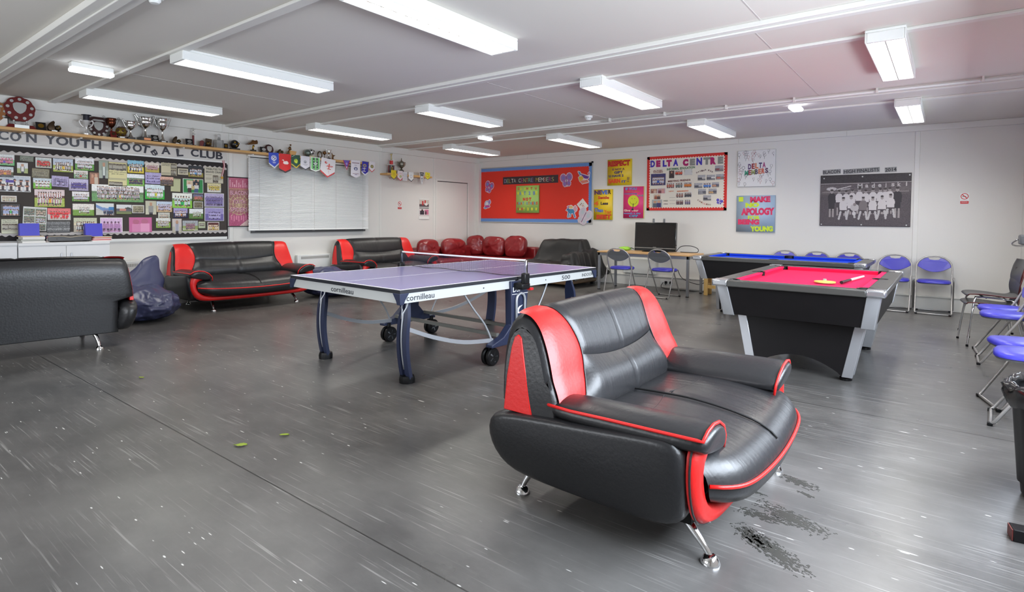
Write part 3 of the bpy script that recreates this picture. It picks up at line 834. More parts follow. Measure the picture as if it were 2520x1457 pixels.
for s_, y_, w_, h_ in (('cornilleau', -1.16, .28, .044), ('500', .80, .15, .042), ('INDOOR', 1.21, .22, .032)):
    k = MB(); put_text(k, s_, 0, 0, w_, h_, y=0, bold=.010)
    MB().add([(hw - i + .001, y_ + v[0], .694 + v[2]) for v in k.v], k.f).build('lettering', INK, t)
for y_ in (-.45, .45): MB().box(hw - i, hw - i + .003, y_ - .006, y_ + .006, .69, .70).build('rivet', INK, t)
# legs
for sy in (-1, 1):
    for sx in (-1, 1):
        x0 = sx * .565; Y = lambda k: sy * (1.13 + .050 * math.sin(PI * min(1, k * .9)) - .012 * k)
        pts = [(k, .65 - .615 * k) for k in [i / 12 for i in range(13)]]
        m = MB(); rings = []
        for k, z in pts:
            wd = .058 * min(1, .35 + 3 * k) ; y = Y(k)
            rings.append([(x0 - wd, y - sy * .012, z), (x0 - wd, y + sy * .02, z), (x0 - wd * .35, y + sy * .026, z), (x0 - wd * .2, y + sy * .008, z), (x0 + wd * .2, y + sy * .008, z), (x0 + wd * .35, y + sy * .026, z), (x0 + wd, y + sy * .02, z), (x0 + wd, y - sy * .012, z)])
        m.loft(rings); lg = m.build('leg', NAVY, t, smooth=40)
        m = MB()
        for dx, z1 in ((-.028, .50), (.026, .08)):
            m.tube([(x0 + dx * .2 + (.0 if dx < 0 else .0), Y(k) + sy * (.022 if k > .1 else .0), .68 - .615 * k) if k > .15 else (x0 + dx, Y(k) + sy * .012, .68 - .615 * k) for k in [i / 14 for i in range(14)] if .68 - .615 * k > z1], .008, 8)
        m.build('leg_tube', SILVERP, lg, smooth=True)
        MB().lathe([(.062, 0), (.064, .03), (.058, .055), (.03, .06)], 10, (x0, Y(1), 0)).build('foot', PLASTIC, lg, smooth=30)
        # curved bar to the undercarriage, and thin stay
        B0 = Vector((x0 + sx * .03, Y(.35), .43)); B3 = Vector((sx * .70, sy * .27, .215))
        P = [poly_at([tuple(B0), (x0 + sx * .06, sy * .90, .325), (x0 + sx * .10, sy * .60, .245), tuple(B3)], i / 14) for i in range(15)]
        MB().ribbon(P, (0, 0, .034), .016).build('curved_bar', SILVERP, t, smooth=40)
        P = [poly_at([(sx * .66, sy * .62, .68), (sx * .675, sy * .50, .52), (sx * .69, sy * .36, .36), (sx * .70, sy * .275, .20)], i / 10) for i in range(11)]
        MB().tube(P, .009, 8).build('stay', SILVERP, t, smooth=True)
# undercarriage
for sx in (-1, 1):
    m = MB(); x1, x0 = sx * .775, sx * .70
    out = [(-.11, .725), (.15, .725), (.125, .50), (.115, .33), (.20, .24), (.36, .19), (.36, .165), (-.36, .165), (-.36, .19), (-.20, .24), (-.095, .33), (-.10, .50)]
    m.prism(out, min(x0, x1), max(x0, x1), 'x'); sd = m.build('undercarriage_side', NAVY, t, bevel=.006)
    xo = x1 + sx * .012
    P = [(xo, -.045, .28), (xo, -.045, .52)] + [(xo, .015 - .06 * math.cos(a), .55 + .06 * math.sin(a)) for a in [PI * i / 8 for i in range(9)]] + [(xo, .075, .52), (xo, .075, .28)]
    MB().tube(P, .012, 8).build('lock_handle', SILVERP, sd, smooth=True)
    for sy in (-1, 1):
        for w_ in (-1, 1):
            cx = sx * .70 + w_ * .028
            m = MB(); T = Matrix.Translation((cx, sy * .30, .078)) @ Matrix.Rotation(PI / 2, 4, 'Y')
            m.lathe([(.050, -.016), (.070, -.018), (.078, -.010), (.078, .010), (.070, .018), (.050, .016)], 24, T=T); wh = m.build('wheel', PLASTIC, t, smooth=40)
            m = MB(); m.lathe([(0, -.012), (.050, -.013), (.050, .013), (0, .012)], 20, T=T)
            for q in range(5): m.box(-.006, .006, .010, .050, -.016, .016, T=T @ Matrix.Rotation(q * 2 * PI / 5, 4, 'Z'))
            m.build('wheel_hub', SILVERP, wh, smooth=30)
        MB().box(sx * .70 - .012, sx * .70 + .012, sy * .30 - .02, sy * .30 + .02, .08, .19).build('caster_fork', PLASTIC, t, bevel=.004)
for y in (-.20, .20): MB().box(-.70, .70, y - .018, y + .018, .235, .265).build('crossbar', mat('dull steel bar', rgb(140, 140, 134), .4, metal=.5), t)
m = MB(); k = MB(); put_text(k, 'DSI', 0, 0, .10, .045, y=0, bold=.03); m.add([(.7765, -.035 + v[0], .648 + v[2]) for v in k.v], k.f)
m.box(.7752, .7766, -.095, .135, .604, .609)
q = [(-.028, .43), (-.034, .45), (-.025, .475), (.0, .493), (.03, .497), (.048, .503), (.04, .494), (.012, .480), (-.008, .46), (-.010, .445), (.002, .437), (.012, .445), (.015, .435), (-.005, .427)]
m.prism([(y + .012, z) for y, z in q], .7752, .7766, 'x'); m.build('lettering', mat('white lettering', rgb(232, 234, 238), .5), t)
# net
for sx in (-1, 1):
    m = MB(); x = sx * .855
    m.box(min(sx * .76, x + sx * .02), max(sx * .76, x + sx * .02), -.075, .045, .655, .71).box(x - .025, x + .025, -.045, .03, .70, .80)
    br = m.build('net_bracket', PLASTIC, t, bevel=.012)
    MB().box(x - .014, x + .014, -.012, .012, .79, .915).build('net_post', mat('dark steel post', rgb(70, 72, 80), .25, metal=.8) if sx < 0 else CHROME, br, bevel=.006)
    if sx > 0: MB().box(x - .01, x + .03, .03, .075, .645, .665).build('lock_button', mat('red button', rgb(214, 30, 36), .4), br)
m = MB(); nx = 130; zt, zb_ = .908, .772
sag = lambda x: -.004 * (1 - (x / .85) ** 2)
for i in range(nx + 1):
    x = -.845 + 1.69 * i / nx; m.box(x - .0006, x + .0006, -.0006, .0006, zb_ + sag(x), zt + sag(x))
for j in range(11):
    z = zb_ + (zt - zb_) * j / 10
    for i in range(24):
        xa, xb = -.845 + 1.69 * i / 24, -.845 + 1.69 * (i + 1) / 24
        m.add([(xa, 0, z + sag(xa) - .0006), (xb, 0, z + sag(xb) - .0006), (xb, 0, z + sag(xb) + .0006), (xa, 0, z + sag(xa) + .0006)], [(0, 1, 2, 3)])
nt_ = m.build('net', mat('net cord', rgb(44, 46, 66), .7), t, fix=False)
m = MB(); m.ribbon([(-.85 + 1.7 * i / 20, 0, zt + .006 + sag(-.85 + 1.7 * i / 20)) for i in range(21)], (0, 0, .015), .004); m.build('net_tape', mat('white tape', rgb(236, 236, 236), .6), nt_)
m = MB(); m.tube([(-.85 + 1.7 * i / 30, 0, .768 + .004 * math.sin(i * .7)) for i in range(31)], .0028, 6); m.build('bottom_cord', PLASTIC, nt_)
# ------------------------------------------------------------------ soft furniture
from mathutils import noise as NZ
def nz(p, sc, seed=0): return NZ.noise(Vector((p[0] * sc + seed * 7.3, p[1] * sc + seed * 3.1, p[2] * sc - seed * 5.7)))
def ridge(p, sc, seed=0): return 1 - abs(nz(p, sc, seed)) * 2
BURG = mat('burgundy leather', rgb(132, 30, 34), 0.30, bump=0.08, bscale=50, spec=0.6)
def pillow(name, c, size, rot, mat_, parent, seed, wr=.012, n=3.2):
    """a plump square cushion with creases: size = (width, thickness, height)"""
    m = MB(); a, b, h = [q / 2 for q in size]
    def fn(u, v):
        th = 2 * PI * u; ph = PI * (v - .5)
        sg = lambda q, e: math.copysign(abs(q) ** e, q)
        x = a * sg(math.cos(th), 2 / n) * sg(math.cos(ph), 2 / n); z = h * sg(math.sin(th), 2 / n) * sg(math.cos(ph), 2 / n); y = b * sg(math.sin(ph), .9)
        p = Vector((x, y, z)); edge = max(abs(x) / a, abs(z) / h)
        d = wr * (nz(p, 5, seed) + .8 * ridge(p, 9, seed + 1) * nz(p, 4, seed + 2)) + wr * .5 * nz(p, 16, seed)
        return (x * (1 + d * .6), y + (d if y < 0 else -d) * 1.6, z * (1 + d * .5) - .02 * (1 - (x / a) ** 2) * (z > 0) * h)
    m.grid(fn, 44, 24); o = m.build(name, mat_, parent, smooth=True, merge=True)
    o.location = c; o.rotation_euler = rot; return o
t = thing('corner_sofa', 'burgundy leather corner sofa in the far corner behind the table tennis net', 'sofa', (0, 0, 0))
b = MB(); b.prism([(.14, -2.36), (1.02, -2.36), (1.02, -1.02), (1.93, -1.02), (1.93, -.14), (.14, -.14)], .06, .27, 'z'); b.build('base', BURG, t, bevel=.03)
MB().box(.14, .34, -2.36, -.14, .27, .66).build('back_frame', BURG, t, bevel=.05, seg=3)
MB().box(.34, 1.9, -.34, -.14, .27, .66).build('back_frame', BURG, t, bevel=.05, seg=3)
for x0, x1, y0, y1 in ((.36, 1.02, -1.72, -1.02), (.36, 1.02, -2.35, -1.73), (.36, 1.03, -1.01, -.36), (1.04, 1.92, -1.02, -.36)):
    MB().box(x0, x1, y0, y1, .27, .435).build('seat_cushion', BURG, t, bevel=.045, seg=3)
MB().box(.14, 1.0, -2.46, -2.365, .06, .62).build('arm', BURG, t, bevel=.06, seg=3)
for i, (px, py, ax, val, w_, h_, rz, tl) in enumerate(((1053, 618, 0, .50, .56, .42, PI / 2, .0), (1117, 620, 0, .50, .72, .42, PI / 2, .05), (1171, 616, 1, -.52, .42, .46, .55, -.12), (1216, 612, 1, -.50, .60, .45, 0.02, .03), (1269, 610, 1, -.50, .56, .48, -.05, -.05))):
    q = at(px, py, ax, val)
    pillow('back_cushion', (q.x, q.y, .435 + h_ / 2 - .01), (w_, .26, h_), (-.12, tl, rz), BURG, t, i + 3, .020)
for x, y in ((.2, -2.4), (.95, -2.4), (.95, -1.1), (1.85, -.95), (1.85, -.2), (.2, -.2)):
    MB().box(x - .03, x + .03, y - .03, y + .03, 0, .06).build('foot', PLASTIC, t)

# armchair hidden under a black velvet throw
VELVET = mat('black velvet throw', rgb(13, 12, 12), 0.55, sheen=0.05, bump=0.1, bscale=90)
TAN = mat('brown leather base', rgb(122, 98, 74), 0.35)
t = thing('covered_sofa', 'armchair draped in a black velvet throw, brown base showing, beside the desk', 'sofa', (2.74, -.86, 0), -0.05)
MB().box(-.62, .62, -.50, .52, .05, .36).build('base', TAN, t, bevel=.03)
MB().box(-.44, .30, .32, .50, .36, .74).build('back', TAN, t, bevel=.05)
MB().box(.44, .60, -.42, .30, .36, .46).build('arm', TAN, t, bevel=.05)
for x in (-.55, .55):
    for y in (-.44, .46): MB().box(x - .03, x + .03, y - .03, y + .03, 0, .05).build('foot', PLASTIC, t)
def fn(u, v):
    x = -.76 + 1.52 * u; y = -.62 + 1.30 * v
    back = .86 - .02 * abs(x) * 2; k = smoothstep(.04, .30, y - .06 * math.sin(x * 3))
    seat = .43 - .06 * smoothstep(-.1, -.5, y) * (1 - smoothstep(.3, .5, x))
    xw = smoothstep(-.66, -.46, x) * (1 - smoothstep(.34, .54, x))
    arm = .60 * smoothstep(.32, .46, x) * smoothstep(-.60, -.42, y) + .0
    z = max(seat + (back - seat) * k * (.12 + .88 * xw), arm + .06 * k * (arm > .3))
    e = smoothstep(-.54, -.64, x + .10 * (1 - k)) ; f = smoothstep(.64, .74, x); g = smoothstep(-.50, -.60, y); h = smoothstep(.58, .66, y)
    z -= (z - .40) * e * .9; z -= (z - .12) * f; z -= (z - .34) * g; z -= (z - .3) * h * (1 - .2)
    P = Vector((x, y, z))
    fold = (ridge(P, 3.2, 2) * .034 + nz(P, 6, 4) * .026) * (0.55 + f + g + smoothstep(.3, .5, x) * .9)
    steep = .030 * math.sin(y * 34 + 2 * math.sin(x * 7)) * (f + .45 * smoothstep(.34, .5, x) * (1 - k)) * (1 - .3 * g)
    return (x + steep * .6 + (.05 * f), y - fold * .5, z + fold + steep * .5)
MB().grid(fn, 84, 70).build('throw', VELVET, t, smooth=True)

# bean bags
NAVYCLOTH = mat('navy nylon', rgb(62, 66, 98), 0.34, bump=0.06, bscale=70, spec=0.6)
def bag_mesh(a, b, h, seed, lean=(0, 0), n=80, m_=44, wr=.085):
    m = MB()
    def fn(u, v):
        th = 2 * PI * u; ph = PI * v
        r = math.sin(ph) ** .75; z = (1 + math.cos(ph)) / 2
        p = Vector((math.cos(th) * r, math.sin(th) * r, z * 1.2))
        d = 1 + wr * (ridge(p, 2.1, seed) * 1.2 + .8 * ridge(p, 4.4, seed + 3) + .5 * nz(p, 8, seed)) * (.4 + r)
        zz = h * z ** 1.15 * (1 + wr * 1.6 * nz(p, 2.5, seed + 5))
        return (a * r * math.cos(th) * d + lean[0] * zz, b * r * math.sin(th) * d + lean[1] * zz, max(0.0, zz))
    return m.grid(fn, n, m_)
t = thing('bean_bag', 'crumpled navy bean bag with a tall flap, between two sofas', 'bean bag', (.97, -7.66, 0), 0, 'navy bean bags')
bag_mesh(.44, .36, .42, 3).build('body', NAVYCLOTH, t, smooth=True, merge=True)
m = MB(); rings = []
for i in range(15):
    k = i / 14; c = Vector((-.20 - .10 * k, -.02 + .26 * k ** 1.3, .20 + .56 * k)); wd = .33 * (1 - k) ** .8 + .06; th = .12 * (1 - k) + .03
    rings.append([tuple(c + Vector((th * math.sin(a) * (1 + .3 * nz((k * 4, a, 0), 1.2, 2)), wd * math.cos(a) * (1 + .25 * nz((k * 3, math.cos(a) * 2, math.sin(a)), 1.6, 5)), .05 * math.cos(a) * (1 if k < .9 else .3)))) for a in [2 * PI * j / 22 for j in range(22)]])
m.loft(rings).build('flap', NAVYCLOTH, t, smooth=True, sub=1)
MB().tube([poly_at([(-.26, .12, .70), (-.21, .10, .55), (-.16, .14, .40), (-.2, .18, .36)], i / 14) for i in range(15)], .006, 6).build('strap', NAVYCLOTH, t, smooth=True)
t = thing('bean_bag', 'flattened navy bean bag half hidden behind the table tennis table', 'bean bag', (.84, -4.83, 0), 0, 'navy bean bags')
bag_mesh(.42, .36, .46, 9, (0, -.05)).build('body', NAVYCLOTH, t, smooth=True, merge=True)
MB().tube([(-.2, -.1, .445), (0, .05, .46), (.12, .2, .40), (.2, .3, .30)], .008, 6).build('strap', NAVYCLOTH, t, smooth=True)

# ------------------------------------------------------------------ white cabinets and what lies on them
CAB = mat('white cabinet board', rgb(222, 222, 222), 0.4)
def cabinet(y0, y1, z, label):
    t = thing('cabinet', label, 'cabinet', (.24, (y0 + y1) / 2, 0), RZ_LEFT, 'low white cabinets')
    w_ = (y1 - y0) / 2 - .002
    MB().box(-w_, w_, -.19, .20, .06, z - .035).build('carcass', CAB, t)
    MB().box(-w_, w_, -.215, .20, z - .035, z).build('cabinet_top', CAB, t, bevel=.003)
    MB().box(-w_ + .02, w_ - .02, -.17, .18, 0, .06).build('plinth', GREYTRIM, t)
    for s in (-1, 1):
        d = MB().box(min(s * .002, s * (w_ - .003)), max(s * .002, s * (w_ - .003)), -.208, -.19, .075, z - .045).build('door', CAB, t, bevel=.002)
        MB().box(s * .05 - .006, s * .05 + .006, -.222, -.208, z - .25, z - .13).build('handle', SILVER, d, bevel=.003)
ZC = .955
cabinet(-8.735, -7.815, ZC, 'low white double-door cabinet with folders and books on top, behind the left sofa')
cabinet(-9.655, -8.737, ZC + .008, 'low white cabinet cut by the left edge of the photo')
def lbox(name, label, cat, y0, y1, x0, x1, z0, z1, mt, bev=.002, group=None):
    o = MB().box(-(y1 - y0) / 2, (y1 - y0) / 2, -(x1 - x0) / 2, (x1 - x0) / 2, 0, z1 - z0).build(name, mt, None, bevel=bev)
    o.location = ((x0 + x1) / 2, (y0 + y1) / 2, z0); o.rotation_euler = (0, 0, RZ_LEFT)
    return tag(o, label, cat, group)
FOLD_B = mat('royal blue folder', rgb(62, 60, 196), 0.4)
def folder(px0, py0, px1, x, label):
    a, b = at(px0, py0, 0, x), at(px1, py0, 0, x); w_ = (b.y - a.y) / 2; h_ = a.z - ZC
    t = thing('box_file', label, 'folder', (x - .02, (a.y + b.y) / 2, ZC + .003), RZ_LEFT, 'blue folders on the cabinet')
    R_ = Matrix.Rotation(-.12, 4, 'X')
    MB().box(-w_, w_, -.035, -.03, 0, h_, T=R_).build('front_cover', FOLD_B, t)
    MB().box(-w_, w_, .03, .035, 0, h_, T=R_).build('back_cover', FOLD_B, t)
    MB().box(-w_, -w_ + .005, -.03, .03, 0, h_, T=R_).build('spine', FOLD_B, t)
    MB().box(-w_ + .008, w_ - .012, -.027, .027, .004, h_ - .012, T=R_).build('papers', mat('paper block', rgb(226, 224, 216), .7), t)
folder(48, 551, 97, .16, 'blue folder standing at the left behind the white paper stack')
folder(210, 551, 252, .16, 'blue folder standing at the right end of the cabinet')
PAPER = mat('white paper', rgb(232, 230, 226), .7); GREYP = mat('grey card', rgb(176, 178, 172), .7); REDP = mat('red card', rgb(196, 60, 70), .6); CREAMP = mat('cream paper', rgb(220, 200, 170), .7)
z = ZC
for i, (dy, wd, h_, mt, lab) in enumerate(((.0, .22, .018, PAPER, 'bottom of the paper stack by the left blue folder'), (-.01, .22, .02, GREYP, 'grey pad, second from the bottom of the paper stack'), (.0, .21, .028, PAPER, 'thick white pad in the paper stack'), (-.01, .22, .010, CREAMP, 'thin cream pad on top of the paper stack'))):
    q = at(78, 580, 0, .30)
    lbox('paper_pad', lab, 'paper', q.y + dy - wd / 2, q.y + dy + wd / 2, .20, .40, z, z + h_, mt, .002, 'papers stacked on the cabinet'); z += h_ + .0005
a, b = at(114, 588, 0, .33), at(222, 588, 0, .33)
t = thing('video_player', 'flat dark media player box lying on the white cabinet', 'player', (.26, (a.y + b.y) / 2, ZC), RZ_LEFT)
w_ = (b.y - a.y) / 2
MB().box(-w_ + .01, w_ - .01, -.12, .13, .012, .075).build('case', mat('dark case', rgb(66, 62, 60), .4), t, bevel=.006)
MB().box(-w_, w_, -.128, -.12, .010, .072).build('front_panel', mat('dark front', rgb(52, 49, 48), .3), t, bevel=.004)
MB().tube([poly_at([(-w_, -.13, .066), (-w_ * .4, -.13, .070), (0, -.13, .058), (w_ * .5, -.13, .070), (w_, -.13, .070)], i / 16) for i in range(17)], .003, 6).build('trim_line', CREAMP, t, smooth=True)
for x in (-w_ + .03, w_ - .03): MB().box(x - .01, x + .01, -.08, .08, 0, .012).build('foot', PLASTIC, t)
MB().box(-w_ * .62, -w_ * .58, -.131, -.128, .035, .043).build('button', PLASTIC, t)
z = ZC
for i, (h_, mt, lab) in enumerate(((.012, PAPER, 'lowest magazine under the right blue folder'), (.010, REDP, 'red-edged magazine in the pile by the right blue folder'), (.012, PAPER, 'white magazine in the pile by the right blue folder'), (.008, REDP, 'second red-edged magazine, in the pile by the right blue folder'), (.014, CREAMP, 'cream magazine on top of the pile by the right blue folder'))):
    q = at(244, 588, 0, .33); lbox('magazine', lab, 'magazine', q.y - .10 + .006 * i, q.y + .115 - .008 * (i % 2), .25, .42, z, z + h_, mt, .001, 'magazines on the cabinet'); z += h_ + .0005
q = at(117, 584, 0, .36)
t = thing('figurine', 'tiny pale pink figurine beside the media player', 'figurine', (q.x, q.y, ZC), RZ_LEFT)
MB().lathe([(.018, 0), (.016, .01), (.010, .02), (.013, .035), (.007, .048)], 12).build('body', mat('pale china', rgb(226, 214, 206), .4), t, smooth=True)
MB().ball((0, 0, .058), .012).build('head', mat('pink china', rgb(214, 150, 160), .4), t, smooth=True)

# ------------------------------------------------------------------ heaters
def heater(wall, c, w_, h_, label, grille=True):
    t = thing('panel_heater', label, 'heater', c, RZ_LEFT if wall == 'L' else 0, 'white panel heaters')
    MB().box(-w_ / 2, w_ / 2, -.075, 0, -h_ / 2, h_ / 2).build('case', WHITE, t, bevel=.008)
    if grille:
        MB().box(-w_ * .40, w_ * .44, -.0765, -.074, h_ / 2 - .075, h_ / 2 - .03).build('grille', mat('grey grille', rgb(176, 176, 172), .5), t)
a = at(733, 628, 0, .1); b = at(815, 665, 0, .1)
heater('L', (.015, (a.y + b.y) / 2, (a.z + b.z) / 2), b.y - a.y, a.z - b.z, 'white panel heater on the left wall between the two sofas')
t = thing('convector_heater', 'white convector heater with a slotted top, behind the bean bag', 'heater', (.015, -7.45, .45), RZ_LEFT, 'white panel heaters')
MB().box(-.34, .36, -.10, 0, -.25, .21).build('case', WHITE, t, bevel=.008)
m = MB(); m.box(-.31, .33, -.1005, -.1, .135, .175); m.build('grille', mat('grey grille', rgb(176, 176, 172), .5), t)
m = MB()
for i in range(30): m.box(-.30 + .0206 * i, -.294 + .0206 * i, -.104, -.1, .135, .175)
m.build('slats', WHITE, t)
a, b = at(1536, 634, 1, -.03), at(1614, 676, 1, -.03)
heater('B', ((a.x + b.x) / 2, -.0, (a.z + b.z) / 2), b.x - a.x, a.z - b.z, 'plain white panel heater on the back wall under the desk', False)

# ------------------------------------------------------------------ desk, television
WOODTOP = mat('beech veneer', rgb(206, 164, 110), 0.4, var=0.12, vscale=6)
GREYST = mat('grey steel frame', rgb(134, 136, 140), 0.4, metal=0.3)
dl, dr = at(1472, 616, 2, .70), at(1677, 631, 2, .70)
t = thing('desk', 'beech topped desk on grey steel legs carrying the television', 'desk', (4.63, -.78, 0), 0)
dw, dd, dz = .84, .36, .70
MB().box(-dw, dw, -dd, dd, dz - .025, dz).build('desk_top', WOODTOP, t, bevel=.003)
m = MB(); m.box(-dw + .01, dw - .01, -dd + .01, -dd + .04, dz - .075, dz - .025).box(-dw + .01, dw - .01, dd - .04, dd - .01, dz - .075, dz - .025)
m.box(-dw + .01, -dw + .04, -dd + .04, dd - .04, dz - .075, dz - .025).box(dw - .04, dw - .01, -dd + .04, dd - .04, dz - .075, dz - .025); m.build('frame', GREYST, t)
for x in (-dw + .03, dw - .03):
    for y in (-dd + .03, dd - .03):
        lg = MB().box(x - .02, x + .02, y - .02, y + .02, .012, dz - .025).build('leg', GREYST, t, bevel=.003)
        MB().box(x - .022, x + .022, y - .022, y + .022, 0, .012).build('leg_cap', PLASTIC, lg)
a, b, c = at(1566, 547, 1, -.62), at(1667, 547, 1, -.62), at(1562, 612, 1, -.66)
t = thing('television', 'black flat screen television standing on the desk, screen off', 'television', ((a.x + b.x) / 2 - .005, -.66, .70), 0)
w_ = (b.x - a.x) / 2; h_ = a.z - .70
R_ = Matrix.Rotation(-.05, 4, 'X')
MB().box(-w_, w_, -.02, .05, .012, h_, T=R_).build('case', mat('gloss black case', rgb(22, 21, 20), .12, coat=.5), t, bevel=.008)
MB().box(-w_ + .035, w_ - .04, -.0215, -.019, .095, h_ - .045, T=R_).build('screen', mat('dark screen', rgb(34, 30, 28), .14), t)
MB().box(-w_ + .005, w_ - .005, -.024, -.02, .062, .072, T=R_).build('trim_line', mat('grey trim line', rgb(168, 166, 160), .3, metal=.4), t)
m = MB(); m.box(-.03, .03, -.0235, -.021, .078, .086, T=R_); m.build('badge', mat('grey trim line'), t)
MB().box(-w_ * .55, w_ * .55, -.08, .12, 0, .012).build('stand', PLASTIC, t, bevel=.004)
GREEN = mat('lime plastic', rgb(150, 206, 60), .45)
q = at(1536, 609, 2, .705)
t = thing('green_toy', 'lime green plastic bag lying on the desk left of the television', 'bag', (4.08, -.60, .70), .1)
bag_mesh(.10, .06, .07, 5, n=30, m_=16, wr=.10).build('body', GREEN, t, smooth=True, merge=True)
MB().tube([(.06, 0, .035), (.12, .0, .05), (.17, .01, .03)], .008, 6).build('tail', mat('dark green strap', rgb(60, 90, 50), .6), t, smooth=True)
CABLE = mat('black cable', rgb(34, 34, 36), .5)
def cable(name, label, pts, r=.006):
    o = MB().tube([poly_at(pts, i / 40) for i in range(41)], r, 7).build(name, CABLE, None, smooth=True); return tag(o, label, 'cable')
dxr = 4.63 + dw
cable('power_cable', 'black cable looped on the desk right of the television', [(5.02, -.52, .715), (5.06, -.40, .80), (5.22, -.38, .815), (5.36, -.42, .775), (5.38, -.50, .715), (5.22, -.52, .709), (5.08, -.48, .709)])
cable('power_cable', 'black cable hanging down behind the right end of the desk to the floor', [(5.36, -.34, .60), (5.48, -.30, .40), (5.46, -.24, .22), (5.30, -.16, .12), (5.0, -.12, .20), (4.9, -.12, .36)])
cable('power_cable', 'black cable trailing along the floor under the desk to the sockets', [(4.62, -.09, .10), (4.62, -.18, .02), (4.85, -.30, .008), (5.15, -.28, .008), (5.42, -.22, .008), (5.5, -.15, .12)])
for i, (px, lab) in enumerate(((1639, 'left of the two black mains plugs in the trunking under the desk'), (1651, 'right of the two black mains plugs in the trunking under the desk'))):
    q = at(px, 697, 1, -.06); t = thing('plug', lab, 'plug', (q.x, -.053, .10), 0, 'mains plugs')
    MB().box(-.024, .024, -.03, 0, -.024, .024).build('body', PLASTIC, t, bevel=.008)
    MB().tube([(0, -.02, -.024), (0, -.025, -.05)], .006, 6).build('cord_grip', PLASTIC, t)
t = thing('wall_socket', 'white double socket plate on the trunking under the desk', 'socket', (at(1645, 697, 1, -.06).x - .02, -.0505, .10), 0)
MB().box(-.14, .10, -.003, 0, -.043, .043).build('plate', WHITE, t, bevel=.002)
for i, px in enumerate((1608, 1634)):
    q = at(px, 542, 1, -.02); t = thing('wall_hook', ('left' if i == 0 else 'right') + ' small grey bracket on the wall just above the television', 'bracket', (q.x, 0, q.z), 0, 'small wall brackets')
    MB().box(-.016, .016, -.012, 0, -.05, .03).build('plate', GREYST, t, bevel=.002); MB().box(-.010, .010, -.03, -.012, -.05, -.02).build('hook', GREYST, t, bevel=.003)
# wooden stool under the blue table
PINE = mat('pine', rgb(222, 184, 112), .5, var=.1, vscale=9)
q = at(1728, 720, 2, 0)
t = thing('wooden_trestle', 'pine trestle legs seen under the blue pool table', 'trestle', (5.80, -.52, 0), 0)
for x in (-.22, .22):
    for y in (-.10, .10): MB().box(x - .03, x + .03, y - .022, y + .022, 0, .42).build('leg', PINE, t, bevel=.003)
    MB().box(x - .022, x + .022, -.078, .078, .14, .20).build('rail', PINE, t)
MB().box(-.19, .19, -.10, -.06, .12, .17).build('rail', PINE, t); MB().box(-.28, .28, -.15, .15, .42, .45).build('top', PINE, t, bevel=.003)

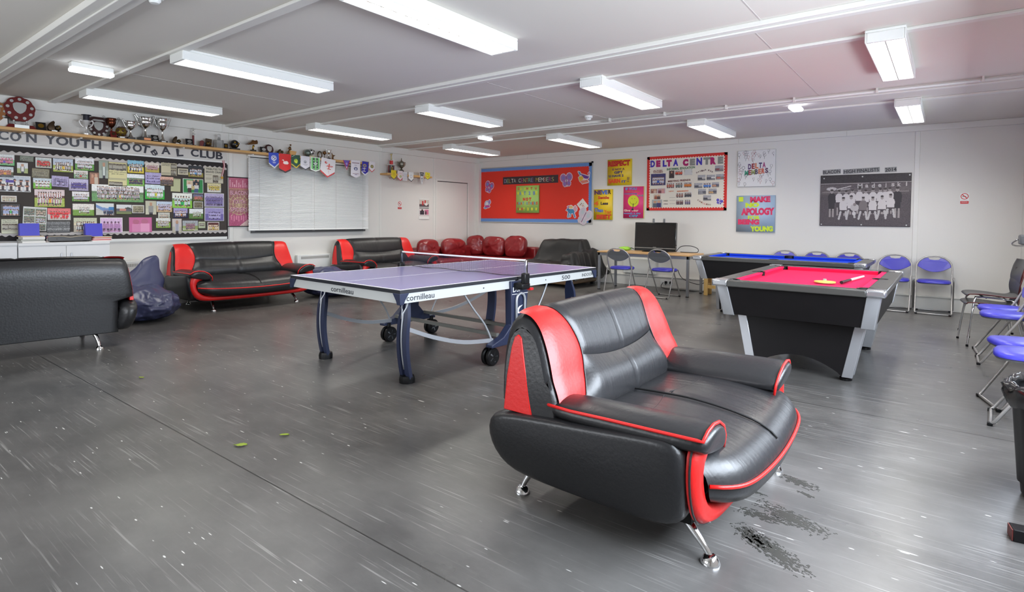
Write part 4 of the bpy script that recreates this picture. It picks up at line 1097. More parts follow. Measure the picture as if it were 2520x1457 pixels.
# ------------------------------------------------------------------ folding chairs
SEATB = mat('blue vinyl', rgb(60, 58, 178), 0.35, bump=.05, bscale=120)
SHELL = mat('grey plastic shell', rgb(104, 106, 110), 0.45)
TUBEM = mat('grey steel tube', rgb(160, 158, 156), 0.28, metal=0.75)
DTUBE = mat('satin grey tube', rgb(172, 170, 168), 0.3, metal=0.5)
def folding_chair(label):
    t = thing('folding_chair', label, 'chair', (0, 0, 0), 0, 'blue folding chairs')
    yb = lambda z: -.24 + z * .60 if z < .5 else .06 + (z - .5) * .45
    W_ = .205
    side = [(W_ * .98, z) for z in (.03, .1, .2, .3, .4, .5, .58, .63)] + [(W_ * .95, .68), (W_ * .82, .725), (W_ * .58, .765), (W_ * .3, .785), (0, .79)]
    P = [(x, yb(z), z) for x, z in side]; P = P + [(-x, y, z) for x, y, z in reversed(P[:-1])]
    loop = [(-W_ * .9, yb(0) - .004, .012), (W_ * .9, yb(0) - .004, .012)]
    MB().tube(loop[::-1] and P + [(-W_ * .9, yb(0), .012), (W_ * .9, yb(0), .012)], .0105, 8, closed=True).build('hoop_frame', DTUBE, t, smooth=True)
    Q = [(W_ + .016, .05, .50), (W_ + .016, .08, .40), (W_ + .014, .20, .03), (W_, .205, .012), (-W_, .205, .012), (-W_ - .014, .20, .03), (-W_ - .016, .08, .40), (-W_ - .016, .05, .50)]
    MB().tube(Q, .010, 8).build('rear_legs', TUBEM, t, smooth=True)
    for x in (-W_ * .9, W_ * .9):
        MB().box(x - .014, x + .014, -.256, -.228, 0, .022).build('foot', PLASTIC, t, bevel=.004); MB().box(x - .012, x + .012, .195, .217, 0, .02).build('foot', PLASTIC, t, bevel=.004)
    n = 22
    out = []
    for i in range(n):
        a = 2 * PI * i / n; x = .19 * math.copysign(abs(math.cos(a)) ** .62, math.cos(a)); y = -.055 + .185 * math.copysign(abs(math.sin(a)) ** .62, math.sin(a)); out.append((x * (1 - .10 * smoothstep(0, .15, y)), y))
    m = MB(); m.loft([[(x * .9, -.055 + (y + .055) * .9, .428) for x, y in out], [(x, y, .436) for x, y in out], [(x, y, .452) for x, y in out], [(x * .93, -.055 + (y + .055) * .93, .468) for x, y in out], [(x * .5, -.055 + (y + .055) * .5, .472) for x, y in out]])
    st = m.build('seat', SEATB, t, smooth=60)
    m = MB(); m.loft([[(x * .95, -.055 + (y + .055) * .95, .422) for x, y in out], [(x * .97, -.055 + (y + .055) * .97, .436) for x, y in out]]); m.build('seat_pan', SHELL, st)
    MB().tube([(-W_ - .01, .06, .435), (W_ + .01, .06, .435)], .007, 6).build('pivot_bar', TUBEM, t)
    # backrest: lens between the hoop and a lower arc, with a grip notch
    top = [(x, z) for x, z in side if z >= .63]; top = [(W_ * .95, .655)] + top[1:]
    up = [(x * .955, z - .012) for x, z in top]
    up = up[:-2] + [(W_ * .34, .765), (W_ * .26, .742), (0, .736)]
    up = up + [(-x, z) for x, z in reversed(up[:-1])]
    lo = [(-W_ * .95 + 2 * W_ * .95 * i / 14, .655 - .085 * math.sin(PI * i / 14) ** .8) for i in range(15)]
    outl = up + lo[1:-1]
    def lay(off, k): return [(x * k, yb(z) + off - .012 * (1 - (x / W_) ** 2) * -1, .68 + (z - .68) * k) for x, z in outl]
    br = MB().loft([lay(-.018, .97), lay(-.012, 1), lay(0, 1)]).build('backrest', SEATB, t)
    MB().loft([lay(.0005, .995), lay(.010, .97)]).build('back_shell', SHELL, br)
    return t
ch0 = folding_chair('folding chair tucked at the desk, left one, grey back towards the camera')
q = at(1528, 659, 2, .45); ch0.location = (q.x, q.y, 0); ch0.rotation_euler = (0, 0, PI + .04)
q = at(1631, 664, 2, .45); dup(ch0, (q.x, q.y, 0), PI - .10, 'folding chair at the desk, right one, grey back towards the camera')
ROW = ['leftmost blue chair back showing above the blue pool table', 'second blue chair back showing above the blue pool table', 'third blue chair back showing above the right end of the blue pool table',
       'blue folding chair against the back wall, half hidden by the pink-red pool table', 'blue folding chair standing free against the back wall, right of both pool tables']
for (px, py), lab in zip(((1932, 619), (2010, 618), (2090, 626), (2203, 631), (2300, 636)), ROW):
    q = at(px, py, 1, -.14); dup(ch0, (q.x, -.33, 0), .03 * math.sin(px), lab)
for y, rz, lab in ((-3.05, -PI / 2 + .05, 'blue folding chair by the right wall, next to the black stacking chairs'), (-3.52, -PI / 2, 'blue folding chair by the right wall, second from the black stacking chairs'),
                   (-5.05, -PI / 2 + .25, 'blue folding chair by the right wall, third from the black chairs'), (-5.50, -PI / 2 - .05, 'blue folding chair nearest the black waste bin')):
    dup(ch0, (9.25, y, 0), rz, lab)
# black stacking chairs
BLKSHELL = mat('black moulded shell', rgb(46, 45, 44), 0.32); RUST = mat('red brown ply edge', rgb(92, 38, 34), .5)
def shell_chair(label, loc, rz):
    t = thing('stacking_chair', label, 'chair', loc, rz, 'black stacking chairs')
    pr = [(-.215, .425), (-.20, .440), (-.12, .448), (.0, .440), (.10, .428), (.155, .432), (.19, .46), (.205, .52), (.205, .58), (.215, .66), (.235, .75), (.25, .82)]
    def fn(u, v):
        y, z = poly_at(pr, v); k = 2 * u - 1
        wd = .195 - .02 * smoothstep(.0, .12, v) * 0 - .055 * math.exp(-((v - .62) / .10) ** 2) - .05 * smoothstep(.9, 1, v) - .03 * smoothstep(.08, 0, v)
        return (k * wd, y - .02 * k * k * smoothstep(.5, .8, v), z + .012 * k * k * (1 - smoothstep(.4, .6, v)))
    o = MB().grid(fn, 16, 40).build('shell', [BLKSHELL, RUST], t, smooth=True, fix=False)
    d = o.modifiers.new('thick', 'SOLIDIFY'); d.thickness = .010; d.material_offset_rim = 1
    for s in (-1, 1):
        MB().tube([poly_at([(s * .235, -.21, .008), (s * .19, -.165, .38), (s * .155, -.13, .418), (s * .14, .0, .416), (s * .15, .10, .405), (s * .19, .17, .36), (s * .235, .235, .008)], i / 30) for i in range(31)], .009, 8).build('leg_frame', CHROME, t, smooth=True)
        for y in (-.21, .235): MB().lathe([(.012, 0), (.012, .02)], 8, (s * .235, y, 0)).build('foot', PLASTIC, t)
    MB().tube([(-.14, -.06, .412), (.14, -.06, .412)], .007, 6).build('crossbar', PLASTIC, t)
    return t
c1 = shell_chair('black moulded chair with chrome legs by the right wall, lower of the stacked pair', (9.12, -2.53, 0), -PI / 2 + .15)
dup(c1, (9.13, -2.51, .088), -PI / 2 + .15, 'black moulded chair stacked on top of the other by the right wall')
# metal bracket on the right wall
q = at(2503, 606, 0, 9.42)
t = thing('wall_bracket', 'grey padded rail on a chrome bar, right wall above the black chairs', 'bracket', (X1, q.y, q.z), -PI / 2)
MB().tube([poly_at([(-.06, 0, .0), (-.06, -.10, .0), (-.05, -.15, .01), (-.02, -.16, .04), (.04, -.12, .08)], i / 16) for i in range(17)], .010, 8).build('bar', CHROME, t, smooth=True)
MB().box(-.06, .20, -.11, 0, .02, .14).build('pad', SHELL, t, bevel=.02)

# ------------------------------------------------------------------ bin
t = thing('waste_bin', 'black ribbed waste bin with a black plastic liner at the right edge', 'bin', (9.235, -6.78, 0), 0)
m = MB(); n = 48; rings = []
for z, r in ((0, .165), (.02, .175), (.08, .180), (.085, .186), (.52, .212), (.53, .218), (.60, .220)):
    rings.append([(r * (1 + (.02 if (k % 4 < 2) and .08 < z < .53 else 0)) * math.cos(2 * PI * k / n), r * (1 + (.02 if (k % 4 < 2) and .08 < z < .53 else 0)) * math.sin(2 * PI * k / n), z) for k in range(n)])
rings = [[(x, y, z * .83) for x, y, z in r] for r in rings]
m.loft(rings, caps=False); m.add(rings[0], [list(range(n - 1, -1, -1))]); m.build('body', PLASTIC, t, smooth=35)
MB().box(-.03, .03, -.245, -.215, .41, .46).build('handle', mat('worn brown handle', rgb(96, 60, 36), .5), t, bevel=.006)
LINER = mat('black bin liner', rgb(24, 24, 25), .16, spec=.8)
def fn(u, v):
    a = 2 * PI * u; p = Vector((math.cos(a), math.sin(a), v * 2)); w_ = nz(p, 3.2, 1) * .018 + ridge(p, 5.5, 2) * .014
    pr = [(.232, .545), (.245, .59), (.243, .63), (.225, .650), (.205, .640), (.195, .58), (.19, .45)]
    r, z = poly_at(pr, v); r += w_ * (1 - abs(2 * v - 1) * .3); return (r * math.cos(a), r * math.sin(a), z - .105 + nz(p, 4, 7) * .022)
MB().grid(fn, 72, 22).build('liner', LINER, t, smooth=True, merge=True)
t = thing('floor_block', 'small black block lying on the floor near the bin, at the right edge', 'block', (9.09, -7.30, 0), 0.15)
MB().box(-.10, .16, -.035, .035, 0, .05).build('body', PLASTIC, t, bevel=.004); MB().box(-.104, -.10, -.033, .033, .003, .047).build('end_plate', RUST, t)
# leaves and wet footprints on the floor
LEAF = mat('leaf green', rgb(140, 160, 50), .6)
def litter(px, py, L_, rz, lab, seed):
    q = at(px, py, 2, 0); m = MB()
    def fn(u, v):
        x = (u - .5) * L_; wd = L_ * .22 * math.sin(PI * min(.999, u + .001)) ** .7 * (1 + .5 * nz((u * 3, 0, 0), 2, seed)); return (x, (v - .5) * 2 * wd, .004 + .006 * abs(2 * v - 1) + .006 * nz((x * 9, v, 0), 2, seed))
    m.grid(fn, 12, 4); o = m.build('leaf', LEAF, None, smooth=True); d = o.modifiers.new('thick', 'SOLIDIFY'); d.thickness = .001
    o.location = (q.x, q.y, 0); o.rotation_euler = (0, 0, rz); tag(o, lab, 'leaf', 'fallen leaves')
litter(592, 1098, .075, .7, 'crumpled yellow-green leaf on the open floor, largest of the three', 1)
litter(700, 1073, .055, .9, 'thin green leaf on the floor right of the largest leaf', 2)
litter(348, 931, .05, .4, 'small dark green leaf on the floor in front of the left sofa', 3)
WET = mat('wet grime', (0.045, 0.045, 0.040), 0.38)
def smear(px, py, L_, wd, rz, lab, seed):
    q = at(px, py, 2, 0); m = MB(); n = int(L_ / .004); k = int(wd / .004)
    for i in range(n):
        for j in range(k):
            x, y = (i - n / 2) * .004, (j - k / 2) * .004; r = math.hypot(x / (L_ / 2), y / (wd / 2))
            if r + 1.1 * NZ.noise(Vector((x * 45 + seed * 9, y * 90, seed))) + .7 * NZ.noise(Vector((x * 160 + seed, y * 220, 0))) < .62: m.box(x, x + .004, y, y + .004, 0, .0006)
    if m.v:
        o = m.build('wet_footprint', WET, None, fix=False); o.location = (q.x, q.y, 0.0002); o.rotation_euler = (0, 0, rz); o['kind'] = 'stuff'; tag(o, lab, 'stain', 'wet smears in front of the sofa')
for i, (px, py, L_, wd, rz, lab) in enumerate(((1962, 1186, .22, .09, -.30, 'wet smear nearest the right front leg of the sofa'), (1978, 1215, .10, .035, -.45, 'narrow wet smear just below the farthest one'), (1945, 1275, .34, .13, -.42, 'long wet footprint in the middle of the smears'),
    (1872, 1270, .22, .09, .05, 'wet smear left of the long middle footprint'), (1848, 1318, .20, .09, -.75, 'wet heel mark close to the left front sofa leg'), (1900, 1355, .36, .13, -.55, 'nearest long wet footprint, lowest in the photo'), (1862, 1213, .10, .03, -.2, 'tiny wet mark under the sofa front edge'))):
    smear(px, py, L_, wd, rz, lab, i + 1)
# ------------------------------------------------------------------ things on the walls
def inkmat(c): return mat('ink %d %d %d' % tuple(c), rgb(*c), .55)
def wall_thing(name, label, cat, wall, ctr, group=None, tilt=0.0):
    t = thing(name, label, cat, ctr, 0, group)
    t.rotation_euler = (0, -tilt, RZ_LEFT if wall == 'L' else 0); t.rotation_mode = 'XYZ'
    return t
def scallop(m, L_, ht, depth, pitch, y0, y1, flip=1, T=None, wav=.5):
    """strip of length L_ along x from z=0 to ht with a wavy far edge"""
    n = int(L_ / pitch * 8); pts = [(-L_ / 2, 0)] + [(L_ / 2, 0)]
    edge = [(L_ / 2 - L_ * i / n, flip * (ht + depth * (.5 + .5 * math.cos(2 * PI * i / 8)) )) for i in range(n + 1)]
    poly = [(-L_ / 2, 0), (L_ / 2, 0)] + edge
    vs = [Vector((x, y1, z)) for x, z in poly]; 
    if T is not None: vs = [T @ v for v in vs]
    # quads between base line and edge
    k = len(m.v); base = [Vector((x, y1, 0)) for x, z in edge]; up = [Vector((x, y1, z)) for x, z in edge]
    b2 = [Vector((x, y0, 0)) for x, z in edge]; u2 = [Vector((x, y0, z)) for x, z in edge]
    rings = [[a, b, c, d] for a, b, c, d in zip(base, up, u2, b2)]
    if T is not None: rings = [[T @ p for p in r] for r in rings]
    m.loft(rings)

# --- blind
t = wall_thing('venetian_blind', 'white venetian blind drawn over the window behind the pennants', 'blind', 'L', (0.05, (-5.775 - 3.37) / 2, 0))
bw = (5.775 - 3.37) / 2; z0, z1 = 1.06, 2.260
MB().box(-bw, bw, -.045, -.005, z1 - .03, z1).build('head_rail', WHITE, t, bevel=.003)
m = MB(); n = 52
rng = random.Random(4)
for i in range(n):
    z = z0 + .02 + (z1 - .035 - z0 - .02) * i / n; a = .60 + rng.uniform(-.02, .02)
    x0, x1 = -bw + rng.uniform(0, .006), bw - rng.uniform(0, .008)
    sg = []
    for k in range(13):
        u = k / 12; x = x0 + (x1 - x0) * u; dz = 0; da = 0
        if i in (24, 25) and u < .12: da = -.8 * (1 - u / .12)
        if i in (7, 8) and u > .93: da = -.9
        dy = .0125 * math.sin(a + da); dzz = .0125 * math.cos(a + da)
        sg.append([(x, -.025 - dy, z - dzz * .95), (x, -.0275, z + .001), (x, -.025 + dy, z + dzz * .95), (x, -.0245, z)])
    m.loft(sg)
m.build('slats', mat('white slats', rgb(234, 236, 236), .4), t, smooth=40)
MB().box(-bw + .004, bw - .01, -.04, -.012, z0 - .01, z0 + .012).build('bottom_rail', WHITE, t, bevel=.003)
for x in (-bw + .18, -bw + .75, 0, bw - .75, bw - .14): MB().box(x - .0015, x + .0015, -.041, -.039, z0, z1).build('ladder_cord', GREYTRIM, t)

# --- shelf boards
SHELFW = mat('pale oak shelf', rgb(206, 160, 98), .45, var=.12, vscale=5)
SX, SZ = .235, 2.300
def shelf(label, y0, y1, z, brackets):
    t = thing('wall_shelf', label, 'shelf', (0, (y0 + y1) / 2, z), RZ_LEFT, 'trophy shelves')
    w_ = (y1 - y0) / 2
    MB().box(-w_, w_, -SX, 0, -.036, 0).build('board', SHELFW, t, bevel=.003)
    for y in brackets:
        x = y - (y0 + y1) / 2
        MB().box(x - .012, x + .012, -.19, -.0, -.052, -.037).box(x - .012, x + .012, -.014, 0, -.10, -.052).build('bracket', TRIM, t, bevel=.003)
shelf('long oak trophy shelf above the football club photo board', -9.8, -5.04, SZ, [on_left(px, 345, .1).y for px in (55, 195, 322, 446)] + [-5.75])
shelf('second length of oak shelf above the window blind, hung with pennants', -5.035, -3.36, SZ, [-4.6, -3.7])
SZ2 = 2.145
shelf('short oak shelf above the no smoking sign, with two trophies and small pennants', -3.03, -1.80, SZ2, [-2.8, -2.0])

# --- football club board
YB0, YB1 = -9.7, -6.09; ZB0, ZB1 = .965, 2.10; yc = (YB0 + YB1) / 2; hw = (YB1 - YB0) / 2
t = wall_thing('notice_board', 'long black football club board covered in team photos', 'notice board', 'L', (.001, yc, 0))
MB().box(-hw, hw, -.012, 0, ZB0, ZB1).build('backing', mat('black sugar paper', rgb(70, 64, 60), .85, var=.1, vscale=3), t)
MB().box(-hw, hw, -.022, 0, ZB0 - .04, ZB0).build('frame_bottom', WHITE, t, bevel=.003)
MB().box(-hw, hw, -.022, 0, ZB1, ZB1 + .027).build('frame_top', WHITE, t, bevel=.003)
MB().box(hw, hw + .014, -.02, 0, ZB0 - .04, ZB1 - .02).build('frame_side', mat('dark edge', rgb(50, 46, 48), .5), t)
BORD = mat('black scalloped border', rgb(42, 38, 38), .8); WAVE = mat('pale wavy border', rgb(196, 190, 186), .7)
m = MB(); m.box(-hw, hw, -.014, -.012, ZB1 - .105, ZB1); m.build('white_border', WAVE, t)
m = MB(); scallop(m, 2 * hw, .058, .020, .073, -.016, -.014, -1, Matrix.Translation((0, 0, ZB1))); m.build('border', BORD, t)
m = MB(); m.box(-hw, hw, -.014, -.012, ZB0, ZB0 + .10); m.build('white_border', WAVE, t)
m = MB(); scallop(m, 2 * hw, .050, .020, .073, -.016, -.014, 1, Matrix.Translation((0, 0, ZB0))); m.build('border', BORD, t)
# lettering strip
t = wall_thing('lettering_strip', 'white strip with large black capital letters reading YOUTH FOOTBALL CLUB', 'sign', 'L', (.002, yc, 2.196))
MB().box(-hw, hw, -.012, 0, -.065, .066).build('strip', mat('white strip', rgb(214, 212, 208), .5), t)
LETT = mat('black plastic letter', rgb(40, 40, 52), .35); OLDT = mat('yellowed tape', rgb(196, 210, 200), .4)
for ch, x0, x1, y0, y1, rot in (('C', -22, 80, 378, 487, 0), ('O', 95, 192, 393, 500, 0), ('N', 247, 345, 405, 512, 0), ('Y', 425, 527, 423, 528, 0), ('O', 528, 645, 437, 542, 0), ('U', 655, 748, 450, 555, 0), ('T', 755, 855, 463, 565, 0), ('H', 865, 953, 476, 575, 0),
        ('F', 1053, 1115, 490, 583, 0), ('O', 1130, 1230, 498, 592, 0), ('O', 1252, 1337, 506, 602, .0), ('T', 1332, 1412, 518, 612, -.18), ('B', 1425, 1492, 572, 632, -.95), ('A', 1520, 1607, 530, 622, .04), ('L', 1664, 1726, 552, 640, .12), ('C', 1800, 1872, 558, 642, 0), ('L', 1886, 1946, 568, 652, 0), ('U', 1946, 2026, 578, 661, 0), ('B', 2036, 2100, 585, 668, 0)):
    ctr, w_, h_ = wall_rect('L', x0 / 3.834, 220 + y0 / 3.834, x1 / 3.834, 220 + y1 / 3.834, .014)
    h_ = .112 if rot != -.95 else .075; w_ = min(w_, .14)
    m = MB(); put_text(m, ch, 0, 0, w_, h_, y=0, bold=.03, rot=rot)
    k = MB(); n = len(m.v); k.add([(x, -.0145, z) for x, y, z in m.v], m.f)
    o = k.build('letter', LETT, t); o.location = (ctr.y - yc, 0, ctr.z - 2.195)
    d = o.modifiers.new('thick', 'SOLIDIFY'); d.thickness = .004; d.offset = 0

# --- printed photographs
def persons(cv, rng, n, rows, shirt, shirt2=None, shorts=(36, 36, 42), skin=(196, 150, 124), x0=.08, x1=.92, top=.30, bot=.88, gk=None):
    rh = (bot - top) / (rows + .75)
    for r in range(rows):
        k = n - r % 2; hy = top + r * rh
        for i in range(k):
            x = x0 + (x1 - x0) * (i + .5) / k + rng.uniform(-.006, .006); w_ = (x1 - x0) / k * .46; y = hy + rng.uniform(-.02, .02)
            c = shirt if not (gk and r == rows - 1 and i == k // 2) else gk
            cv.rect(x - w_ * .75, y + rh * 1.15, x + w_ * .75, y + rh * (1.75 if r == rows - 1 else 1.5), shorts)
            cv.rect(x - w_, y + rh * .38, x + w_, y + rh * 1.2, c)
            if shirt2 and c == shirt: cv.rect(x - w_ * .35, y + rh * .38, x + w_ * .35, y + rh * 1.2, shirt2)
            if r == rows - 1: cv.rect(x - w_ * .6, y + rh * 1.45, x + w_ * .6, y + rh * 1.75, skin)
            cv.ell(x, y + rh * .2, w_ * .62, rh * .24, skin); cv.ell(x, y + rh * .08, w_ * .6, rh * .14, (70, 52, 42))
def picture(kind, w_, h_, seed, p):
    rng = random.Random(seed); nr = np.random.default_rng(seed)
    nx = max(16, min(72, int(w_ / .0075))); ny = max(12, min(60, int(h_ / .0075)))
    g = p.get
    cv = Canvas(nx, ny, g('sky', (222, 224, 224)))
    if kind == 'team':
        hor = g('hor', .5)
        if g('trees'): cv.rect(0, hor - .16, 1, hor + .02, g('trees'))
        cv.rect(0, hor, 1, 1, g('grass', (110, 146, 70)))
        if g('line'): cv.line(0, .80, 1, .93, .02, (240, 240, 236))
        persons(cv, rng, g('n', 9), g('rows', 2), g('shirt', (230, 230, 230)), g('s2'), g('shorts', (36, 36, 42)), g('skin', (196, 150, 124)), g('x0', .1), g('x1', .9), g('top', .26), g('bot', .90), g('gk'))
    elif kind == 'person':
        cv.rect(0, .55, 1, 1, g('grass', (140, 150, 100))); cv.rect(.3, .35, .7, .85, g('shirt', (220, 220, 220)))
        if g('s2'):
            for i in range(3): cv.rect(.34 + .13 * i, .35, .40 + .13 * i, .85, g('s2'))
        cv.ell(.5, .24, .14, .13, (190, 146, 118)); cv.rect(.36, .85, .64, 1, (60, 60, 66))
    elif kind == 'pair':
        cv.rect(0, 0, 1, 1, g('sky')); cv.ell(.3, .3, .14, .16, (200, 152, 122)); cv.ell(.68, .26, .15, .17, (206, 160, 130)); cv.rect(.12, .45, .5, 1, g('shirt')); cv.rect(.5, .42, .9, 1, g('s2'))
    elif kind == 'news':
        cv.rect(0, 0, 1, 1, g('sky', (206, 200, 170)))
        for a, b, c, d in g('pics', ()):
            cv.rect(a, b, c, d, (120, 112, 96)); persons(cv, rng, 5, 1, (170, 164, 150), None, (70, 66, 60), (150, 140, 120), a + .02, c - .02, b + .03, d)
        for a, b, c, d in g('cols', ((.06, .55, .94, .95),)):
            k = int((d - b) * ny / 2)
            for i in range(k):
                y = b + (d - b) * i / max(1, k); cv.rect(a, y, c - rng.random() * .05, y + .6 / ny, (150, 146, 124))
    elif kind == 'stadium':
        cv.rect(0, .45, 1, 1, (196, 196, 190)); cv.poly([(0, .1), (.35, .35), (1, .45), (1, .75), (.5, .72), (0, .35)], g('shirt', (120, 150, 200))); cv.rect(.72, .3, 1, .6, (60, 130, 190)); persons(cv, rng, 7, 1, (40, 50, 80), None, (40, 50, 80), (190, 150, 130), .42, .98, .55, 1.0)
        cv.poly([(0, .55), (.4, .75), (.4, 1), (0, 1)], (206, 204, 196))
    elif kind == 'house':
        cv.rect(0, .42, 1, .72, (96, 92, 100)); cv.rect(.22, .40, .62, .66, g('shirt', (206, 140, 120))); cv.rect(0, .70, 1, 1, (120, 130, 84)); cv.ell(.75, .36, .2, .1, (60, 66, 60))
    elif kind == 'collage':
        cv.rect(0, 0, 1, 1, (206, 206, 202))
        for i, (a, b) in enumerate([(a, b) for b in (.08, .40, .70) for a in (.04, .52)]):
            cv.rect(a, b, a + .44, b + .27, (120, 132, 108)); persons(cv, rng, 6, 2, [(110, 120, 110), (190, 170, 150), (120, 120, 110), (190, 190, 200), (150, 130, 110), (96, 110, 100)][i], None, (60, 60, 60), (180, 140, 120), a + .02, a + .42, b + .05, b + .27)
    elif kind == 'crowd':
        cv.rect(0, 0, 1, 1, (120, 118, 116))
        for r in range(5): persons(cv, rng, 12 + r, 1, [(170, 170, 170), (96, 96, 98), (140, 140, 140), (200, 198, 196), (110, 110, 112)][r], None, (60, 60, 60), (180, 178, 176), .0, 1.0, .06 + .17 * r, .36 + .17 * r)
    elif kind == 'close':
        cv.rect(0, 0, 1, 1, g('sky')); cv.poly([(.2, .55), (.5, .2), (.95, .55)], (230, 226, 220)); persons(cv, rng, 6, 2, (232, 228, 224), (60, 40, 44), (60, 50, 52), (206, 140, 112), .0, 1.0, .25, 1.05); cv.rect(.36, .28, .58, .45, (84, 60, 160))
    elif kind == 'bench':
        cv.rect(0, 0, 1, 1, (40, 140, 70)); cv.rect(.18, .1, .5, .5, (220, 200, 170)); cv.rect(.48, .08, .82, .6, (40, 42, 54)); cv.rect(.2, .38, .42, .68, (236, 232, 226)); cv.rect(.55, .42, .78, .70, (222, 218, 214))
        cv.rect(.24, .66, .40, .95, (60, 40, 40)); cv.rect(.55, .68, .74, .95, (70, 90, 130)); cv.rect(.42, .5, .56, .74, (206, 186, 130))
        for x, y in ((.31, .30), (.66, .34), (.55, .1), (.74, .1)): cv.ell(x, y, .05, .07, (206, 160, 134))
    elif kind == 'room':
        cv.rect(0, 0, 1, .45, (170, 170, 176)); cv.rect(0, .45, 1, 1, (112, 110, 112)); cv.rect(.08, .52, .6, .82, g('shirt', (70, 68, 76))); cv.rect(.55, .40, .98, .70, g('s2', (196, 192, 188))); cv.rect(.0, .86, 1, 1, (150, 148, 146))
    elif kind == 'talk':
        cv.rect(0, 0, 1, 1, (206, 202, 198)); persons(cv, rng, g('n', 3), 1, g('shirt', (196, 60, 50)), None, (50, 50, 60), (200, 150, 126), .05, .95, .2, 1.15)
    if kind in ('team', 'close', 'crowd', 'collage', 'room', 'talk'): cv.noise(nr, 16)
    if g('tint'): cv.tint(g('tint'), g('k', .75))
    if g('border'): 
        b = .03; cv.m((cv.X < b) | (cv.X > 1 - b) | (cv.Y < b * nx / ny) | (cv.Y > 1 - b * nx / ny), (238, 238, 236))
    return cv
NPH = [0]
def pin_photo(rect, kind, label, name='team_photo', cat='photo', wall='L', off=(0, 220), sc=3.834, d=.020, group='photos on the football club board', tilt=0.0, heads=(), **p):
    NPH[0] += 1
    ctr, w_, h_ = wall_rect(wall, off[0] + rect[0] / sc, off[1] + rect[1] / sc, off[0] + rect[2] / sc, off[1] + rect[3] / sc, d)
    cv = picture(kind, w_, h_, NPH[0], p)
    o = sheet(name, cv, w_, h_, th=.0012)
    o.location = ctr; o.rotation_euler = (0, -tilt, RZ_LEFT if wall == 'L' else 0)
    tag(o, label, cat, group)
    for tx, cx, cy, tw, th_ in heads:
        m = MB(); put_text(m, tx, (cx - .5) * w_, (.5 - cy) * h_, tw * w_, th_ * h_, y=-.0018, bold=.02); m.build('headline', inkmat((52, 50, 46)), o)
    return o
PP = pin_photo
BW_ = dict(shirt=(232, 230, 230), s2=(40, 36, 40)); GR = (104, 150, 66); YG = (170, 186, 80)
PP((-60, 612, 137, 716), 'team', 'team photo with a purple top in the back row, top left corner of the board', shirt=(214, 120, 150), n=10, grass=(120, 190, 130), gk=(110, 70, 190))
PP((187, 628, 318, 680), 'team', 'narrow grey-green team print at the top of the board, between the purple and red teams', sky=(150, 160, 140), grass=(140, 150, 130), shirt=(160, 166, 150), n=14, tint=(140, 150, 130), tilt=-.05)
PP((160, 692, 264, 792), 'person', 'small print of one player in a striped shirt, upper left of the board', grass=(170, 180, 120), shirt=(230, 226, 220), s2=(90, 90, 100))
PP((335, 645, 486, 740), 'team', 'team in bright red shirts crouching on grass, top row of the board', shirt=(206, 40, 36), n=8, sky=(190, 200, 196), grass=(150, 160, 130), border=1)
PP((500, 655, 690, 780), 'team', 'striped team behind a white pitch line on yellow-green grass, top row', shirt=(220, 214, 210), s2=(60, 50, 54), n=8, gk=(226, 180, 50), sky=(190, 200, 214), grass=YG, line=1)
PP((708, 648, 888, 765), 'team', 'white-shirted team with a dark figure at the left end, top middle of the board', shirt=(214, 210, 216), n=11, sky=(236, 236, 238), grass=(96, 158, 66), shorts=(40, 40, 52))
PP((-60, 728, 128, 828), 'team', 'group in front of a white tent, left edge of the board, second row', sky=(206, 214, 220), trees=(226, 226, 222), grass=(90, 90, 60), shirt=(190, 120, 100), n=7, gk=(230, 170, 50))
PP((300, 748, 468, 836), 'team', 'sepia team photo above the white shirts on bright green', sky=(176, 170, 140), grass=(150, 146, 120), shirt=(190, 184, 156), n=10, rows=3, tint=(150, 140, 104), tilt=-.03)
PP((-90, 812, 290, 965), 'close', 'large close-up of celebrating striped players, left edge of the board', sky=(190, 196, 206), border=1)
PP((312, 838, 488, 938), 'team', 'three white shirts kneeling on bright green grass', shirt=(236, 232, 230), n=5, grass=(120, 190, 60), sky=(206, 216, 222), trees=(180, 190, 176))
PP((485, 818, 648, 920), 'team', 'faded purple striped team with a curled corner, upper middle', tint=(130, 110, 190), shirt=(230, 226, 236), s2=(80, 60, 130), n=9, gk=(206, 180, 160), sky=(230, 220, 226), grass=(220, 206, 216), tilt=-.04)
PP((697, 765, 830, 842), 'team', 'small pale print with one red figure, under the top middle team', sky=(226, 220, 214), grass=(150, 186, 140), shirt=(190, 200, 190), n=6, gk=(214, 50, 60))
PP((650, 845, 834, 957), 'team', 'purple team under a white sky, directly left of the long squad picture', tint=(110, 90, 180), k=.6, shirt=(110, 96, 190), n=10, sky=(244, 244, 244), grass=(226, 222, 206), top=.3, bot=.86)
PP((845, 785, 935, 895), 'pair', 'portrait print of two people hugging in brown tones', name='portrait_photo', sky=(150, 110, 90), shirt=(180, 120, 90), s2=(206, 190, 170), border=1)
PP((932, 670, 1028, 840), 'person', 'tall grey-green print of a striped goalkeeper, left of the yellow cutting', sky=(150, 160, 146), grass=(170, 180, 166), shirt=(206, 214, 206), s2=(90, 100, 96))
PP((1020, 690, 1198, 914), 'news', 'yellowed cutting headed still going strong, top middle of the board', name='newspaper_cutting', cat='newspaper cutting', sky=(222, 214, 160), pics=((.02, .04, .98, .34), (.02, .80, .75, .99)), cols=((.05, .56, .95, .78),), heads=(('Still going strong', .5, .415, .90, .05), ('after 40 years', .5, .49, .66, .05)))
PP((1203, 672, 1358, 790), 'team', 'team under a blue sky on a yellow field, top row right of the yellow cutting', sky=(140, 196, 220), trees=(70, 96, 96), grass=(220, 200, 60), **BW_, n=6)
